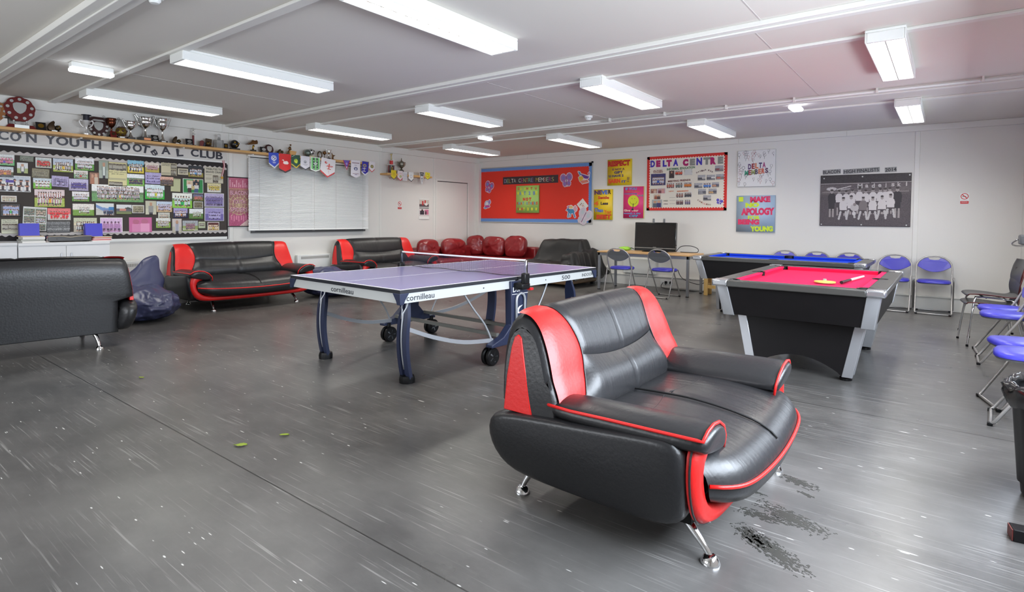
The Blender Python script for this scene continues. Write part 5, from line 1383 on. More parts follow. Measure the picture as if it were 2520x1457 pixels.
PP((1370, 692, 1502, 783), 'team', 'team photo with a wide white bottom margin, top row', sky=(226, 216, 206), shirt=(190, 150, 160), grass=(190, 176, 90), n=9, bot=.76, shorts=(90, 60, 70))
PP((1198, 800, 1362, 912), 'team', 'dark team in front of green hills under a white sky, above the long squad picture', sky=(240, 244, 246), trees=(110, 140, 110), grass=(120, 190, 80), shirt=(66, 64, 84), n=10, shorts=(50, 48, 60), top=.4)
PP((1370, 785, 1522, 892), 'team', 'faded violet team on white, right of the green hills team', tint=(110, 90, 190), shirt=(236, 236, 244), n=9, sky=(240, 236, 240), grass=(226, 224, 230), shorts=(70, 50, 150), top=.28, bot=.86)
PP((1520, 695, 1668, 812), 'news', 'cutting with two small pictures at its right side, top row', name='newspaper_cutting', cat='newspaper cutting', sky=(206, 198, 166), pics=((.62, .06, .98, .46), (.62, .52, .98, .98)), cols=((.04, .42, .58, .96),), heads=(('THANKS FOR', .30, .10, .5, .07), ('NOW SHOW', .30, .21, .5, .07)))
PP((1512, 825, 1636, 912), 'team', 'dark red-brown team photo overlapping the pale green sheet', sky=(226, 180, 160), trees=(120, 60, 50), grass=(90, 82, 60), shirt=(96, 84, 86), n=8, d=.0225)
PP((1612, 842, 1703, 965), 'news', 'pale green sheet with two dark diagonal pen marks', name='paper_sheet', cat='paper', sky=(190, 192, 150), cols=((.3, .06, .9, .14),), tilt=-.03)
PP((1678, 748, 1775, 806), 'news', 'small cream cutting left of the dark awards photo', name='newspaper_cutting', cat='newspaper cutting', sky=(214, 206, 180), pics=((.1, .15, .9, .7),), cols=((.1, .78, .9, .95),))
PP((1777, 722, 1917, 827), 'team', 'dark awards photo with a light blue figure at the right, top right', sky=(40, 44, 50), grass=(150, 140, 60), shirt=(206, 210, 220), n=6, gk=(90, 150, 210), hor=.62)
PP((1930, 735, 2105, 885), 'news', 'cutting headed TRIBUTES TO BRAVE CRAIG in the top right corner of the board', name='newspaper_cutting', cat='newspaper cutting', sky=(206, 200, 180), pics=((.44, .50, .72, .98),), cols=((.05, .48, .40, .97), (.74, .56, .96, .97)), heads=(('TRIBUTES TO', .50, .13, .88, .12), ('BRAVE CRAIG', .52, .31, .90, .12)))
PP((1955, 887, 2085, 972), 'team', 'yellow and grey cutting under the tributes headline', name='newspaper_cutting', cat='newspaper cutting', sky=(214, 206, 160), grass=(220, 220, 210), shirt=(206, 190, 80), shorts=(90, 96, 100), n=7, bot=.8)
PP((865, 903, 1355, 1062), 'team', 'long panoramic squad picture in the middle of the board, largest print', shirt=(206, 200, 204), s2=(120, 110, 116), n=26, rows=3, sky=(244, 244, 240), trees=(100, 130, 90), grass=(110, 160, 100), gk=(226, 190, 80), hor=.55, top=.12, bot=.86, x0=.1, x1=.92)
PP((1368, 900, 1553, 1038), 'team', 'white team on vivid green grass with trees behind, right of the long squad picture', shirt=(236, 236, 240), n=9, sky=(220, 236, 240), trees=(80, 140, 90), grass=(50, 176, 60), gk=(230, 210, 60), shorts=(190, 190, 206))
PP((1725, 845, 1918, 980), 'bench', 'photo of two seated men and two standing ones on green, right part of the board', border=1)
PP((1928, 980, 2113, 1108), 'team', 'purple tinted team photo, upper of the two at the right edge', tint=(130, 110, 190), shirt=(150, 140, 196), n=10, sky=(236, 226, 236), trees=(170, 160, 196), grass=(190, 190, 206), border=1)
PP((1625, 980, 1813, 1120), 'team', 'pale team with a green goalkeeper in the middle, right part of the board', shirt=(206, 220, 220), n=6, gk=(30, 180, 100), sky=(244, 246, 236), trees=(120, 150, 110), grass=(140, 206, 70), top=.2)
PP((1822, 990, 1918, 1052), 'team', 'tiny team photo in red and white, above the small sepia one', shirt=(206, 120, 110), n=7, sky=(120, 120, 150), grass=(110, 120, 50))
PP((1826, 1058, 1915, 1122), 'team', 'tiny sepia team photo with a pale border', tint=(150, 140, 104), shirt=(170, 160, 126), n=7, rows=3, sky=(150, 146, 120), grass=(140, 136, 110), border=1)
PP((325, 945, 610, 1110), 'team', 'big photo of a black and white striped team with an orange goalkeeper, left half', shirt=(236, 230, 228), s2=(150, 40, 40), n=10, sky=(226, 206, 206), trees=(96, 60, 40), grass=YG, gk=(240, 170, 40), top=.14, bot=.94)
PP((10, 1003, 158, 1062), 'team', 'small faded strip with a pale blue patch, left of the big striped team', sky=(206, 190, 170), grass=(196, 190, 160), shirt=(214, 206, 180), n=9, gk=(206, 220, 236), border=1)
PP((680, 965, 842, 1058), 'team', 'dark-shorted team on green with a black figure at the left, lower middle', shirt=(206, 204, 214), n=11, sky=(240, 236, 236), grass=(96, 150, 60), shorts=(36, 36, 46))
PP((5, 1080, 195, 1200), 'team', 'pale blue team in two rows on black, left edge', shirt=(160, 170, 206), n=8, sky=(60, 56, 56), grass=(50, 48, 46), shorts=(206, 210, 220), gk=(90, 190, 110), top=.12)
PP((685, 1080, 888, 1192), 'team', 'small group far off on a wide green pitch, lower middle', shirt=(206, 206, 200), n=8, sky=(236, 230, 222), grass=(120, 160, 60), x0=.3, x1=.78, top=.3, bot=.82, shorts=(70, 50, 50))
PP((905, 1075, 1075, 1187), 'stadium', 'blue seated stadium stand with people at its foot')
PP((1098, 1088, 1243, 1178), 'house', 'photo of a brick-coloured stand by a field')
PP((1247, 1092, 1360, 1168), 'team', 'small brownish group with a thick white border', tint=(170, 160, 120), shirt=(180, 170, 140), n=6, sky=(196, 190, 166), grass=(160, 156, 120), border=1)
PP((1372, 1052, 1475, 1182), 'person', 'tall grey cutting of a leg kicking', name='newspaper_cutting', cat='newspaper cutting', sky=(196, 194, 172), grass=(206, 204, 180), shirt=(150, 150, 146))
PP((1477, 1058, 1623, 1158), 'team', 'team photo on sandy ground under a pale blue sky', shirt=(190, 184, 206), n=7, sky=(200, 214, 230), grass=(206, 180, 140), shorts=(40, 38, 50), hor=.4)
PP((1930, 1115, 2113, 1242), 'team', 'purple tinted team photo, lower of the two at the right edge', tint=(120, 100, 200), shirt=(236, 232, 240), n=7, sky=(206, 200, 230), grass=(150, 140, 210), top=.34, x0=.2, x1=.82, border=1)
PP((215, 1110, 440, 1335), 'collage', 'sheet with six small team pictures, partly behind the left blue folder', name='photo_sheet', border=1, tilt=-.05)
PP((448, 1122, 667, 1235), 'team', 'celebrating players all in red, lower left', shirt=(226, 36, 44), n=7, sky=(230, 120, 120), grass=(206, 200, 196), shorts=(190, 60, 60), gk=(230, 180, 170))
PP((440, 1243, 663, 1352), 'crowd', 'black and white crowd photo behind the media player', tint=(150, 150, 150), k=.9)
PP((12, 1225, 172, 1362), 'news', 'cutting with a team and a yellow goalkeeper, lower left corner', name='newspaper_cutting', cat='newspaper cutting', sky=(206, 206, 180), pics=((.04, .32, .96, .75),), cols=((.05, .8, .95, .95),), heads=(('After Sunset Cup', .45, .08, .76, .07), ('on Minerva honour', .5, .19, .86, .07)))
PP((695, 1212, 915, 1348), 'team', 'striped team before a cream building, half behind the right blue folder', shirt=(226, 226, 222), s2=(60, 70, 70), n=9, sky=(206, 206, 176), trees=(226, 214, 180), grass=(190, 180, 160), gk=(40, 150, 110))
PP((945, 1210, 1157, 1355), 'team', 'washed-out pink and violet group photo, bottom row', tint=(206, 130, 206), shirt=(206, 150, 206), n=5, rows=1, sky=(244, 236, 244), grass=(230, 206, 226), border=1)
PP((1217, 1208, 1433, 1348), 'pair', 'hot pink duotone photo of two people, bottom row', sky=(236, 120, 180), shirt=(240, 170, 206), s2=(250, 200, 226), tint=(236, 100, 170))
PP((1492, 1162, 1602, 1215), 'team', 'tiny pale strip touching the top of a green team photo', sky=(206, 206, 196), grass=(196, 200, 180), shirt=(206, 204, 190), n=9)
PP((1472, 1215, 1608, 1307), 'team', 'team on green with bushes behind, bottom row', sky=(230, 232, 226), trees=(120, 120, 50), grass=(140, 180, 80), shirt=(196, 190, 190), n=8)
PP((1637, 1120, 1770, 1212), 'team', 'team in dark navy with an orange goalkeeper, lower right', sky=(170, 160, 206), grass=(40, 40, 80), shirt=(214, 206, 214), gk=(230, 150, 70), n=7)
PP((1785, 1128, 1917, 1222), 'team', 'small distant team on dark green grass, lower right', sky=(236, 240, 240), grass=(90, 130, 60), shirt=(196, 206, 190), n=7, x0=.25, x1=.85, top=.3, bot=.8)
PP((1625, 1220, 1715, 1355), 'person', 'tall print of striped legs in mid tackle, bottom row', sky=(206, 196, 190), shirt=(230, 226, 224), s2=(70, 90, 130), grass=(190, 184, 166))
PP((1723, 1238, 1868, 1335), 'team', 'group huddle beside a white touchline with a curled corner, bottom row', sky=(170, 176, 180), grass=(150, 166, 100), shirt=(150, 110, 130), n=7, line=1, x0=.2, x1=.8)
PP((1873, 1248, 1937, 1310), 'news', 'tiny pale green square cutting, bottom row', name='newspaper_cutting', cat='newspaper cutting', sky=(190, 200, 166), pics=((.15, .2, .85, .7),), cols=((.1, .8, .9, .95),))
PP((1958, 1252, 2068, 1335), 'team', 'team with a gold trophy and red curtains, bottom right corner of the board', sky=(96, 40, 40), grass=(206, 180, 120), shirt=(226, 206, 180), gk=(230, 200, 90), n=6, border=1)
q = on_left(549, 408, .022)
t = wall_thing('medal_ribbon', 'red white and blue medal ribbon hanging at the right edge of the football board', 'ribbon', 'L', (q.x, q.y, q.z))
MB().ribbon([poly_at([(0, -.004, .08), (.015, -.006, .0), (-.005, -.006, -.10), (-.02, -.004, -.16)], i / 16) for i in range(17)], (.028, 0, .01), .002).build('ribbon', mat('red ribbon', rgb(170, 50, 70), .6), t)
MB().ribbon([poly_at([(0, -.007, .08), (.015, -.009, .0), (-.005, -.009, -.10), (-.02, -.007, -.16)], i / 16) for i in range(17)], (.010, 0, .004), .002).build('white_stripe', PAPER, t)
MB().lathe([(0, -.004), (.02, -.004), (.02, .004), (0, .004)], 14, T=Matrix.Translation((-.022, -.008, -.185)) @ Matrix.Rotation(PI / 2, 4, 'X')).build('medal', mat('old gold', rgb(176, 134, 60), .3, metal=.8), t)

# --- spiders banner
ctr, w_, h_ = wall_rect('L', 563, 437, 612, 557, .012)
cv = Canvas(44, 96, (166, 96, 110)); rr = np.random.default_rng(5)
cv.rect(0, 0, 1, .22, (186, 96, 122)); cv.rect(0, .22, 1, .73, (164, 110, 110)); cv.rect(0, .73, 1, 1, (176, 84, 120))
for i in range(9): cv.rect(.05 + .105 * i, .05 + .05 * (i % 3), .10 + .105 * i, .20, (222, 170, 184))
cv.rect(0, .225, 1, .24, (206, 150, 110))
for a in range(14):
    th = 2 * PI * a / 14; cv.line(.5, .55, .5 + .6 * math.cos(th), .55 + .3 * math.sin(th), .012, (196, 176, 136))
for r in (.1, .2, .3): 
    for a in range(60):
        th = 2 * PI * a / 60; cv.ell(.5 + r * 1.5 * math.cos(th), .55 + r * .7 * math.sin(th), .02, .008, (196, 176, 136))
for i in range(7): cv.rect(.1 + .12 * i, .78, .17 + .12 * i, .86 + .04 * (i % 2), (214, 130, 160))
cv.poly([(.5, 1), (1, .84), (1, 1)], (216, 186, 180)); cv.noise(rr, 14)
t = wall_thing('wall_banner', 'pink and brown hanging banner reading BLACON YOUTH SPIDERS, left of the blind', 'banner', 'L', ctr)
sheet('cloth', cv, w_, h_, t, th=.002)
for tx, y in (('BLACON', .315), ('YOUTH', .495), ('SPIDERS', .655)):
    m = MB(); put_text(m, tx, 0, (.5 - y) * h_, w_ * (.86 if tx != 'YOUTH' else .62), h_ * .082, y=-.0032, bold=.02); m.build('lettering', inkmat((222, 176, 190)), t)
    m = MB(); put_text(m, tx, .003, (.5 - y) * h_ - .003, w_ * (.86 if tx != 'YOUTH' else .62), h_ * .082, y=-.0027, bold=.065); m.build('letter_shadow', inkmat((96, 30, 56)), t)
for z in (h_ / 2, -h_ / 2): MB().tube([(-w_ * .6, -.008, z), (w_ * .66, -.008, z)], .007, 8).build('rod', PLASTIC, t)
# --- signs
def no_smoking(wall, rect, label):
    ctr, w_, h_ = wall_rect(wall, *rect, .001); t = wall_thing('no_smoking_sign', label, 'sign', wall, ctr, 'no smoking signs')
    RED = mat('sign red', rgb(206, 44, 44), .45)
    MB().box(-w_ / 2, w_ / 2, -.002, 0, -h_ / 2, h_ / 2).build('plate', WHITE, t)
    r = w_ * .44; zc = h_ / 2 - r - .004; m = MB(); N = 28
    for i in range(N):
        a, b = 2 * PI * i / N, 2 * PI * (i + 1) / N
        m.add([(r * math.cos(a), -.0028, zc + r * math.sin(a)), (r * math.cos(b), -.0028, zc + r * math.sin(b)), (r * .8 * math.cos(b), -.0028, zc + r * .8 * math.sin(b)), (r * .8 * math.cos(a), -.0028, zc + r * .8 * math.sin(a))], [(0, 1, 2, 3)])
    c = r * .62; e = r * .09
    m.add([(-c - e, -.0029, zc + c - e), (-c + e, -.0029, zc + c + e), (c + e, -.0029, zc - c + e), (c - e, -.0029, zc - c - e)], [(0, 1, 2, 3)]); m.build('ring_and_bar', RED, t)
    MB().box(-r * .6, r * .4, -.0025, -.002, zc - r * .12, zc + r * .06).build('cigarette', inkmat((80, 80, 80)), t)
    MB().box(-w_ / 2 + .004, w_ / 2 - .004, -.0028, -.002, -h_ / 2 + .003, -h_ / 2 + h_ * .27).build('band', RED, t)
    m = MB(); put_text(m, 'NO SMOKING', 0, -h_ / 2 + h_ * .17, w_ * .66, h_ * .07, y=-.0035); m.build('lettering', WHITE, t)
no_smoking('L', (978.5, 495, 988.5, 515), 'small no smoking sign on the left wall under the short shelf')
no_smoking('B', (2362.5, 475, 2385, 502), 'no smoking sign alone at the right end of the back wall')
ctr, w_, h_ = wall_rect('L', 1031, 490, 1056, 540, .004)
cv = Canvas(30, 52, (236, 236, 232)); cv.rect(.03, .03, .97, .38, (206, 196, 186)); cv.rect(.03, .25, .97, .38, (90, 80, 84)); cv.rect(.3, .10, .45, .3, (190, 50, 50)); cv.rect(.55, .06, .66, .24, (206, 60, 56)); cv.ell(.70, .25, .16, .07, (234, 232, 230)); cv.rect(.03, .42, .97, .465, (50, 48, 50))
cv.rect(.05, .50, .97, .77, (216, 206, 206)); cv.rect(.1, .58, .5, .77, (60, 56, 66)); cv.ell(.32, .55, .08, .05, (70, 50, 46)); cv.rect(.58, .52, .95, .77, (206, 120, 150)); cv.rect(.6, .6, .75, .77, (70, 56, 60)); cv.rect(.05, .81, .97, .82, (150, 120, 130))
t = wall_thing('wall_calendar', 'small picture calendar curling off the left wall beside the door', 'calendar', 'L', ctr)
sheet('leaf_sheet', cv, w_, h_, t, th=.0015, sway=lambda x, z: -.03 * np.clip(-z - .2, 0, 1) ** 1.5 * (1 + x))
MB().box(-w_ / 2, w_ / 2, -.006, 0, h_ / 2 - .004, h_ / 2 + .006).build('binding', WHITE, t)

q = on_left(598, 342, 0)
t = wall_thing('round_vent', 'faint white round cover on the left wall between the football trophy and the bronze boot', 'vent', 'L', (0, q.y, q.z))
MB().lathe([(0, 0), (.075, 0), (.075, .006), (.066, .010), (0, .010)], 28, T=Matrix.Rotation(PI / 2, 4, 'X')).build('cover', WALL, t, smooth=40)
# ------------------------------------------------------------------ trophies on the shelves
SILV = mat('polished silver', (0.80, 0.79, 0.77), 0.14, metal=1.0)
GOLD = mat('antique gold', rgb(150, 118, 44), 0.28, metal=0.85)
BRONZE = mat('dark bronze', rgb(74, 58, 40), 0.35, metal=0.6)
MAHOG = mat('mahogany', rgb(104, 24, 24), 0.35)
DMAHOG = mat('dark mahogany', rgb(56, 22, 22), 0.35)
EBON = mat('black plinth', rgb(22, 20, 22), 0.3)
COPPER = mat('dark copper', rgb(96, 50, 34), 0.25, metal=0.9)
PLATE = mat('silver plate', rgb(200, 202, 200), 0.3, metal=0.5)
ORPL = mat('copper plate', rgb(206, 138, 96), 0.35, metal=0.5)
XT = .125
def trophy(px, py_top, label, name='trophy', group='trophies on the long shelf', x=XT, z=None, cat='trophy', rz=0.0):
    z = SZ if z is None else z
    q = at(px, py_top, 0, x)
    t = thing(name, label, cat, (x, q.y, z), RZ_LEFT + rz, group)
    return t, max(.05, q.z - z)
def plinth(t, w_, d_, h_, mt=EBON, plate=None, z=0):
    MB().box(-w_ / 2, w_ / 2, -d_ / 2, d_ / 2, z, z + h_).build('plinth', mt, t, bevel=.003)
    if plate: MB().box(-w_ * .28, w_ * .28, -d_ / 2 - .002, -d_ / 2, z + h_ * .25, z + h_ * .8).build('name_plate', plate, t)
def cup(px, top, label, r, mt, base_h=.05, handles=True, plate=None, flute=True, lid=False, thin=False, base_w=None, hm=None, x=XT):
    t, h = trophy(px, top, label, x=x)
    bw_ = base_w or r * 1.5
    plinth(t, bw_, bw_, base_h, EBON, plate)
    H_ = h - base_h if not handles else (h - base_h) * .93
    prof = [(r * .62, 0), (r * .60, .02 * H_), (r * .42, .08 * H_), (r * .22, .22 * H_), (r * .16, .36 * H_), (r * .22, .40 * H_), (r * .14, .45 * H_), (r * .5, .52 * H_), (r * .85, .66 * H_), (r * .95, .80 * H_), (r * .88, .86 * H_), (r * 1.0, .99 * H_), (r * 1.03, 1.0 * H_), (r * .95, .97 * H_), (r * .8, .80 * H_), (0, .6 * H_)]
    n = 32
    m = MB(); rings = []
    for q, z in prof[:-1]:
        fl = .06 if (flute and .5 * H_ < z < .84 * H_) else 0
        rings.append([(q * (1 + fl * math.cos(10 * a)) * math.cos(a), q * (1 + fl * math.cos(10 * a)) * math.sin(a), base_h + z) for a in [2 * PI * k / n for k in range(n)]])
    m.loft(rings); m.build('bowl', mt, t, smooth=50)
    if handles:
        for s in (-1, 1):
            P = [(s * r * .78, 0, .60 * H_), (s * r * 1.02, 0, .62 * H_), (s * r * 1.45, 0, .88 * H_), (s * r * 1.72, 0, 1.06 * H_), (s * r * 1.42, 0, 1.08 * H_), (s * r * 1.28, 0, .98 * H_), (s * r * .98, 0, .92 * H_)]
            MB().tube([poly_at([(a, b, c + base_h) for a, b, c in P], i / 20) for i in range(21)], r * (.045 if thin else .10), 8).build('handle', hm or mt, t, smooth=True)
    return t
def star_poly(w_, h_, lobes=0, kind='shield'):
    if kind == 'scallop':
        out = []
        for i in range(72):
            a = 2 * PI * i / 72 + PI / 2; r = 1 + .06 * abs(math.cos(4.5 * (a - PI / 2))) ; out.append((w_ / 2 * r * math.cos(a) * .95, h_ / 2 * r * math.sin(a) * .95))
        return out
    return [(-w_ * .5, h_ * .34), (-w_ * .38, h_ * .44), (-w_ * .2, h_ * .5), (w_ * .2, h_ * .5), (w_ * .38, h_ * .44), (w_ * .5, h_ * .34), (w_ * .48, h_ * .05), (w_ * .38, -h_ * .22), (w_ * .18, -h_ * .42), (0, -h_ * .5), (-w_ * .18, -h_ * .42), (-w_ * .38, -h_ * .22), (-w_ * .48, h_ * .05)]
def shield(px, top, label, w_, h_, mt, lift=0.0, discs=11, kind='shield', band=False, stand=False, lean=-.12, x=XT):
    t, h = trophy(px, top, label, x=x)
    R_ = Matrix.Translation((0, .02, lift + h_ / 2)) @ Matrix.Rotation(lean, 4, 'X')
    m = MB(); P = star_poly(w_, h_, 0, kind); m.prism(P, -.012, .012, 'y'); m.v = [tuple(R_ @ Vector(v)) for v in m.v]; m.build('board', mt, t, bevel=.003)
    c = star_poly(w_ * .44, h_ * .46); m = MB(); m.prism([(x, z + h_ * .03) for x, z in c], -.018, -.012, 'y'); m.v = [tuple(R_ @ Vector(v)) for v in m.v]; m.build('centre_shield', PLATE, t, bevel=.003)
    for i in range(discs):
        a = PI / 2 + 2 * PI * (i + (.5 if band else 0)) / discs
        if band and math.sin(a) > .55: continue
        x, z = w_ * .385 * math.cos(a), h_ * .385 * math.sin(a)
        m = MB(); m.lathe([(0, 0), (w_ * .058, 0), (w_ * .058, .006), (0, .006)], 16, T=R_ @ Matrix.Translation((x, -.012, z)) @ Matrix.Rotation(PI / 2, 4, 'X')); m.build('name_disc', PLATE, t)
    if band:
        m = MB(); m.prism([(-w_ * .30, h_ * .30), (-w_ * .2, h_ * .37), (w_ * .2, h_ * .37), (w_ * .30, h_ * .30), (w_ * .18, h_ * .29), (-w_ * .18, h_ * .29)], -.017, -.012, 'y'); m.v = [tuple(R_ @ Vector(v)) for v in m.v]; m.build('name_band', PLATE, t)
    if stand:
        MB().frustum((-w_ * .5, w_ * .5, -.06, .07), (-w_ * .38, w_ * .38, -.045, .055), 0, lift * .55).build('plinth', mt, t, bevel=.003)
        MB().box(-w_ * .22, w_ * .24, -.064, -.058, .004, lift * .5).build('name_plate', PLATE, t)
        for s in (-1, 1): MB().lathe([(.016, lift * .5), (.016, lift * .75), (.010, lift * .85), (.012, lift + .012)], 12, (s * w_ * .2, .0, 0)).build('support', PLATE, t, smooth=40)
    return t
def ball_mesh(c, r, seed=1):
    return MB().ball(c, r, 16, 10)
def boot_trophy(px, top, label, s=1.0):
    t, h = trophy(px, top, label)
    m = MB(); m.frustum((-.085 * s, .085 * s, -.05, .05), (-.05 * s, .05 * s, -.035, .035), 0, .022); m.build('plinth', EBON, t, bevel=.004)
    MB().box(-.028 * s, .028 * s, -.052, -.047, .004, .018).build('name_plate', PLATE, t)
    P = [(-.055, .02), (-.065, .05), (-.05, .085), (-.02, .115), (.0, .125), (.012, .11), (.004, .085), (.015, .06), (.01, .035), (-.01, .02)]
    m = MB(); m.loft([[(x * s, y, z * s * h / .125 * .98 if s else z) for x, z in [(a * k + -.02 * (1 - k), .02 + (b - .02) * k) for a, b in P]] for y, k in ((-.03, .8), (-.02, 1), (.015, 1), (.025, .8))]); m.build('boot', BRONZE, t, smooth=50)
    MB().ball((.045 * s, -.005, .022 + .034 * s), .034 * s, 14, 9).build('ball', mat('black gold ball', rgb(60, 52, 34), .3, metal=.5), t, smooth=True)
    m = MB()
    for k, (a, b) in enumerate(((.2, .3), (1.0, -.2), (-.5, -.3), (.4, .9))): m.ball((.045 * s + .030 * s * math.sin(a), -.005 - .030 * s * math.cos(a) * math.cos(b), .022 + .034 * s + .030 * s * math.sin(b)), .008 * s, 8, 6)
    m.build('ball_panels', GOLD, t, smooth=True)
    MB().ball((-.035 * s, -.022, .06 * s), .014 * s, 10, 7, sc=(.6, .5, 1.3)).build('boot_panel', GOLD, t, smooth=True)
    return t
def frame_plaque(px, top, label, w_, mt=EBON, oval=GOLD, lean=-.25, x=XT, plate=True, name='plaque'):
    t, h = trophy(px, top, label, name, x=x)
    R_ = Matrix.Translation((0, .0, 0)) @ Matrix.Rotation(lean, 4, 'X')
    MB().box(-w_ / 2, w_ / 2, -.008, .008, 0, h, T=R_).build('board', mt, t, bevel=.002)
    m = MB(); m.lathe([(0, 0), (1, 0), (1, .004), (0, .004)], 20, T=R_ @ Matrix.Translation((0, -.008, h * .58)) @ Matrix.Rotation(PI / 2, 4, 'X') @ Matrix.Diagonal((w_ * .30, h * .24, 1, 1))); m.build('medallion', oval, t)
    if plate: MB().box(-w_ * .34, w_ * .34, -.0105, -.008, h * .12, h * .22, T=R_).build('name_plate', PLATE, t)
    return t
shield(49, 248, 'large red scalloped shield with a ring of silver discs, left end of the shelf', .30, .30, MAHOG, .085, 9, 'scallop', stand=True)
t, h = trophy(5, 292, 'small framed certificate on the shelf at the left edge of the photo', 'plaque')
MB().box(-.07, .06, -.008, .008, 0, .12, T=Matrix.Rotation(-.15, 4, 'X')).build('frame', EBON, t); MB().box(-.06, .05, -.010, -.008, .012, .108, T=Matrix.Rotation(-.15, 4, 'X')).build('paper', PAPER, t)
shield(-12, 256, 'brown shield trophy mostly cut off by the left edge of the photo', .22, .24, mat('brown wood', rgb(150, 96, 50), .4), .05, 9)
frame_plaque(101, 300, 'square black plaque with a gold oval, right of the red shield', .10, plate=False)
boot_trophy(131, 297, 'black and gold boot trophy between the square plaque and the bare stretch of shelf')
# silver cup upside with a black tin in it
t, h = trophy(212, 279, 'slim silver two-handled cup topped with a black tin, left of the dark shield', x=.16)
MB().lathe([(.042, 0), (.044, .02), (.022, .04), (.012, .07), (.012, .10), (.024, .13), (.044, .17), (.048, .185), (.03, .185)], 20).build('bowl', mat('white silver', rgb(214, 212, 210), .3, metal=.4), t, smooth=50)
for s in (-1, 1): MB().tube([poly_at([(s * .03, 0, .10), (s * .055, 0, .12), (s * .075, 0, .165), (s * .062, 0, .19), (s * .045, 0, .175)], i / 16) for i in range(17)], .009, 8).build('handle', mat('white silver'), t, smooth=True)
MB().lathe([(.036, .186), (.036, .25), (.055, .252), (.055, .258), (0, .258)], 20).build('tin', mat('navy black tin', rgb(30, 30, 44), .3), t, smooth=40)
shield(243, 287, 'dark round-topped shield with silver discs in the middle of the shelf', .25, .26, DMAHOG, .004, 11, band=True, x=.07)
cup(274, 288, 'dark copper cup with thin looped handles, right of the dark shield', .056, COPPER, .03, thin=True, flute=False, hm=EBON, x=.09)
frame_plaque(280, 322, 'small red square plaque at the foot of the copper cup', .07, MAHOG, BRONZE, -.35, x=.06 + XT, plate=False)
t, h = trophy(298, 306, 'dull gold football trophy left of the fluted silver cup', x=.16)
plinth(t, .10, .08, .03, DMAHOG, PLATE)
MB().ball((0, 0, .03 + .062), .066, 18, 12).build('ball', mat('dull gold ball', rgb(120, 100, 34), .4, metal=.5), t, smooth=True)
m = MB()
for a in range(3):
    for b in (-.7, .1, .9): m.ball((.063 * math.cos(b) * math.sin(-.9 + .9 * a), -.063 * math.cos(b) * math.cos(-.9 + .9 * a), .092 + .063 * math.sin(b)), .015, 8, 6)
m.build('ball_panels', DMAHOG, t, smooth=True)
cup(321, 296, 'fluted silver cup, smallest of the three silver cups side by side', .058, SILV, .032, plate=None, x=.15)
cup(357, 285, 'largest silver cup with tall scrolled handles on a black block with a copper plate', .074, SILV, .055, plate=ORPL, base_w=.15, x=.10)
frame_plaque(383, 331, 'small leaning black plaque between the two right-hand silver cups', .09, EBON, mat('grey oval', rgb(130, 130, 126), .4), -.4, x=.06 + XT)
cup(399, 288, 'plain silver cup with one slim handle ring, rightmost of the three', .068, SILV, .03, plate=PLATE, flute=False, thin=True)
boot_trophy(433, 330, 'black boot and ball trophy right of the plain silver cup', .8)
t, h = trophy(475, 314, 'tall red column trophy with a small silver figure on top', x=.10)
plinth(t, .06, .06, .02); MB().box(-.012, .012, -.012, .012, .02, h * .58).build('column', MAHOG, t)
m = MB().ball((0, 0, h * .62), .016, 10, 7); m.build('knob', PLATE, t, smooth=True)
m = MB(); m.tube([(0, 0, h * .64), (.003, 0, h * .8), (0, 0, h * .9)], [.008, .013, .008], 8); m.ball((0, 0, h * .95), .012, 8, 6); m.tube([(0, 0, h * .86), (.03, 0, h * .92)], .005, 6); m.tube([(0, 0, h * .86), (-.02, 0, h * .76)], .005, 6); m.tube([(0, 0, h * .7), (.03, 0, h * .66)], .006, 6)
m.build('figure', mat('pale figure', rgb(206, 204, 196), .3, metal=.4), t, smooth=True)
frame_plaque(467, 341, 'black plaque with a grey oval in front of the red column', .10, EBON, mat('grey oval'), -.3, x=.05 + XT)
t, h = trophy(498, 344, 'red and navy half-round badge trophy', 'trophy')
MB().prism([(-.04, 0), (.035, 0), (.042, .05), (.02, .085), (-.005, .10), (-.035, .085)], -.012, .012, 'y').build('board', MAHOG, t, bevel=.003); MB().prism([(.0, .005), (.034, .005), (.04, .05), (.02, .075)], -.016, -.012, 'y').build('stripe', mat('navy black tin'), t)
t, h = trophy(514, 343, 'dark bronze ball trophy with a cube-shaped backing, left of the decanter')
plinth(t, .12, .06, .02, DMAHOG); MB().ball((-.018, -.01, .058), .042, 16, 10).build('ball', BRONZE, t, smooth=True); MB().box(-.045, .045, .02, .035, .02, .135, T=Matrix.Rotation(.08, 4, 'Y')).build('backing', BRONZE, t)
m = MB()
for a in (-.6, .1, .8): m.ball((-.018 + .038 * math.sin(a), -.01 - .038 * math.cos(a), .062 + .012 * math.sin(5 * a)), .011, 8, 6)
m.build('ball_panels', GOLD, t, smooth=True)
GLASS = bpy.data.materials.new('cut glass'); GLASS.use_nodes = True; b_ = GLASS.node_tree.nodes['Principled BSDF']
b_.inputs['Base Color'].default_value = (.93, .95, .95, 1); b_.inputs['Roughness'].default_value = .06; b_.inputs['Transmission Weight'].default_value = .85; b_.inputs['IOR'].default_value = 1.3
t, h = trophy(539, 325, 'square cut-glass decanter with a round stopper', 'decanter', cat='decanter', x=XT + .02)
MB().box(-.052, .052, -.052, .052, 0, .125).build('body', GLASS, t, bevel=.012, seg=3)
MB().lathe([(.034, .124), (.018, .14), (.016, .15), (.028, .156), (.022, .162)], 16).build('neck', GLASS, t, smooth=50); MB().ball((0, 0, .192), .027, 14, 10).build('stopper', GLASS, t, smooth=True)
frame_plaque(556, 353, 'narrow black and gold plaque right of the decanter', .07, EBON, GOLD, -.15, plate=False)
t, h = trophy(577, 346, 'black football trophy with gold panels on a black base')
plinth(t, .14, .08, .03, EBON); MB().ball((0, 0, .092), .066, 18, 12).build('ball', EBON, t, smooth=True)
m = MB()
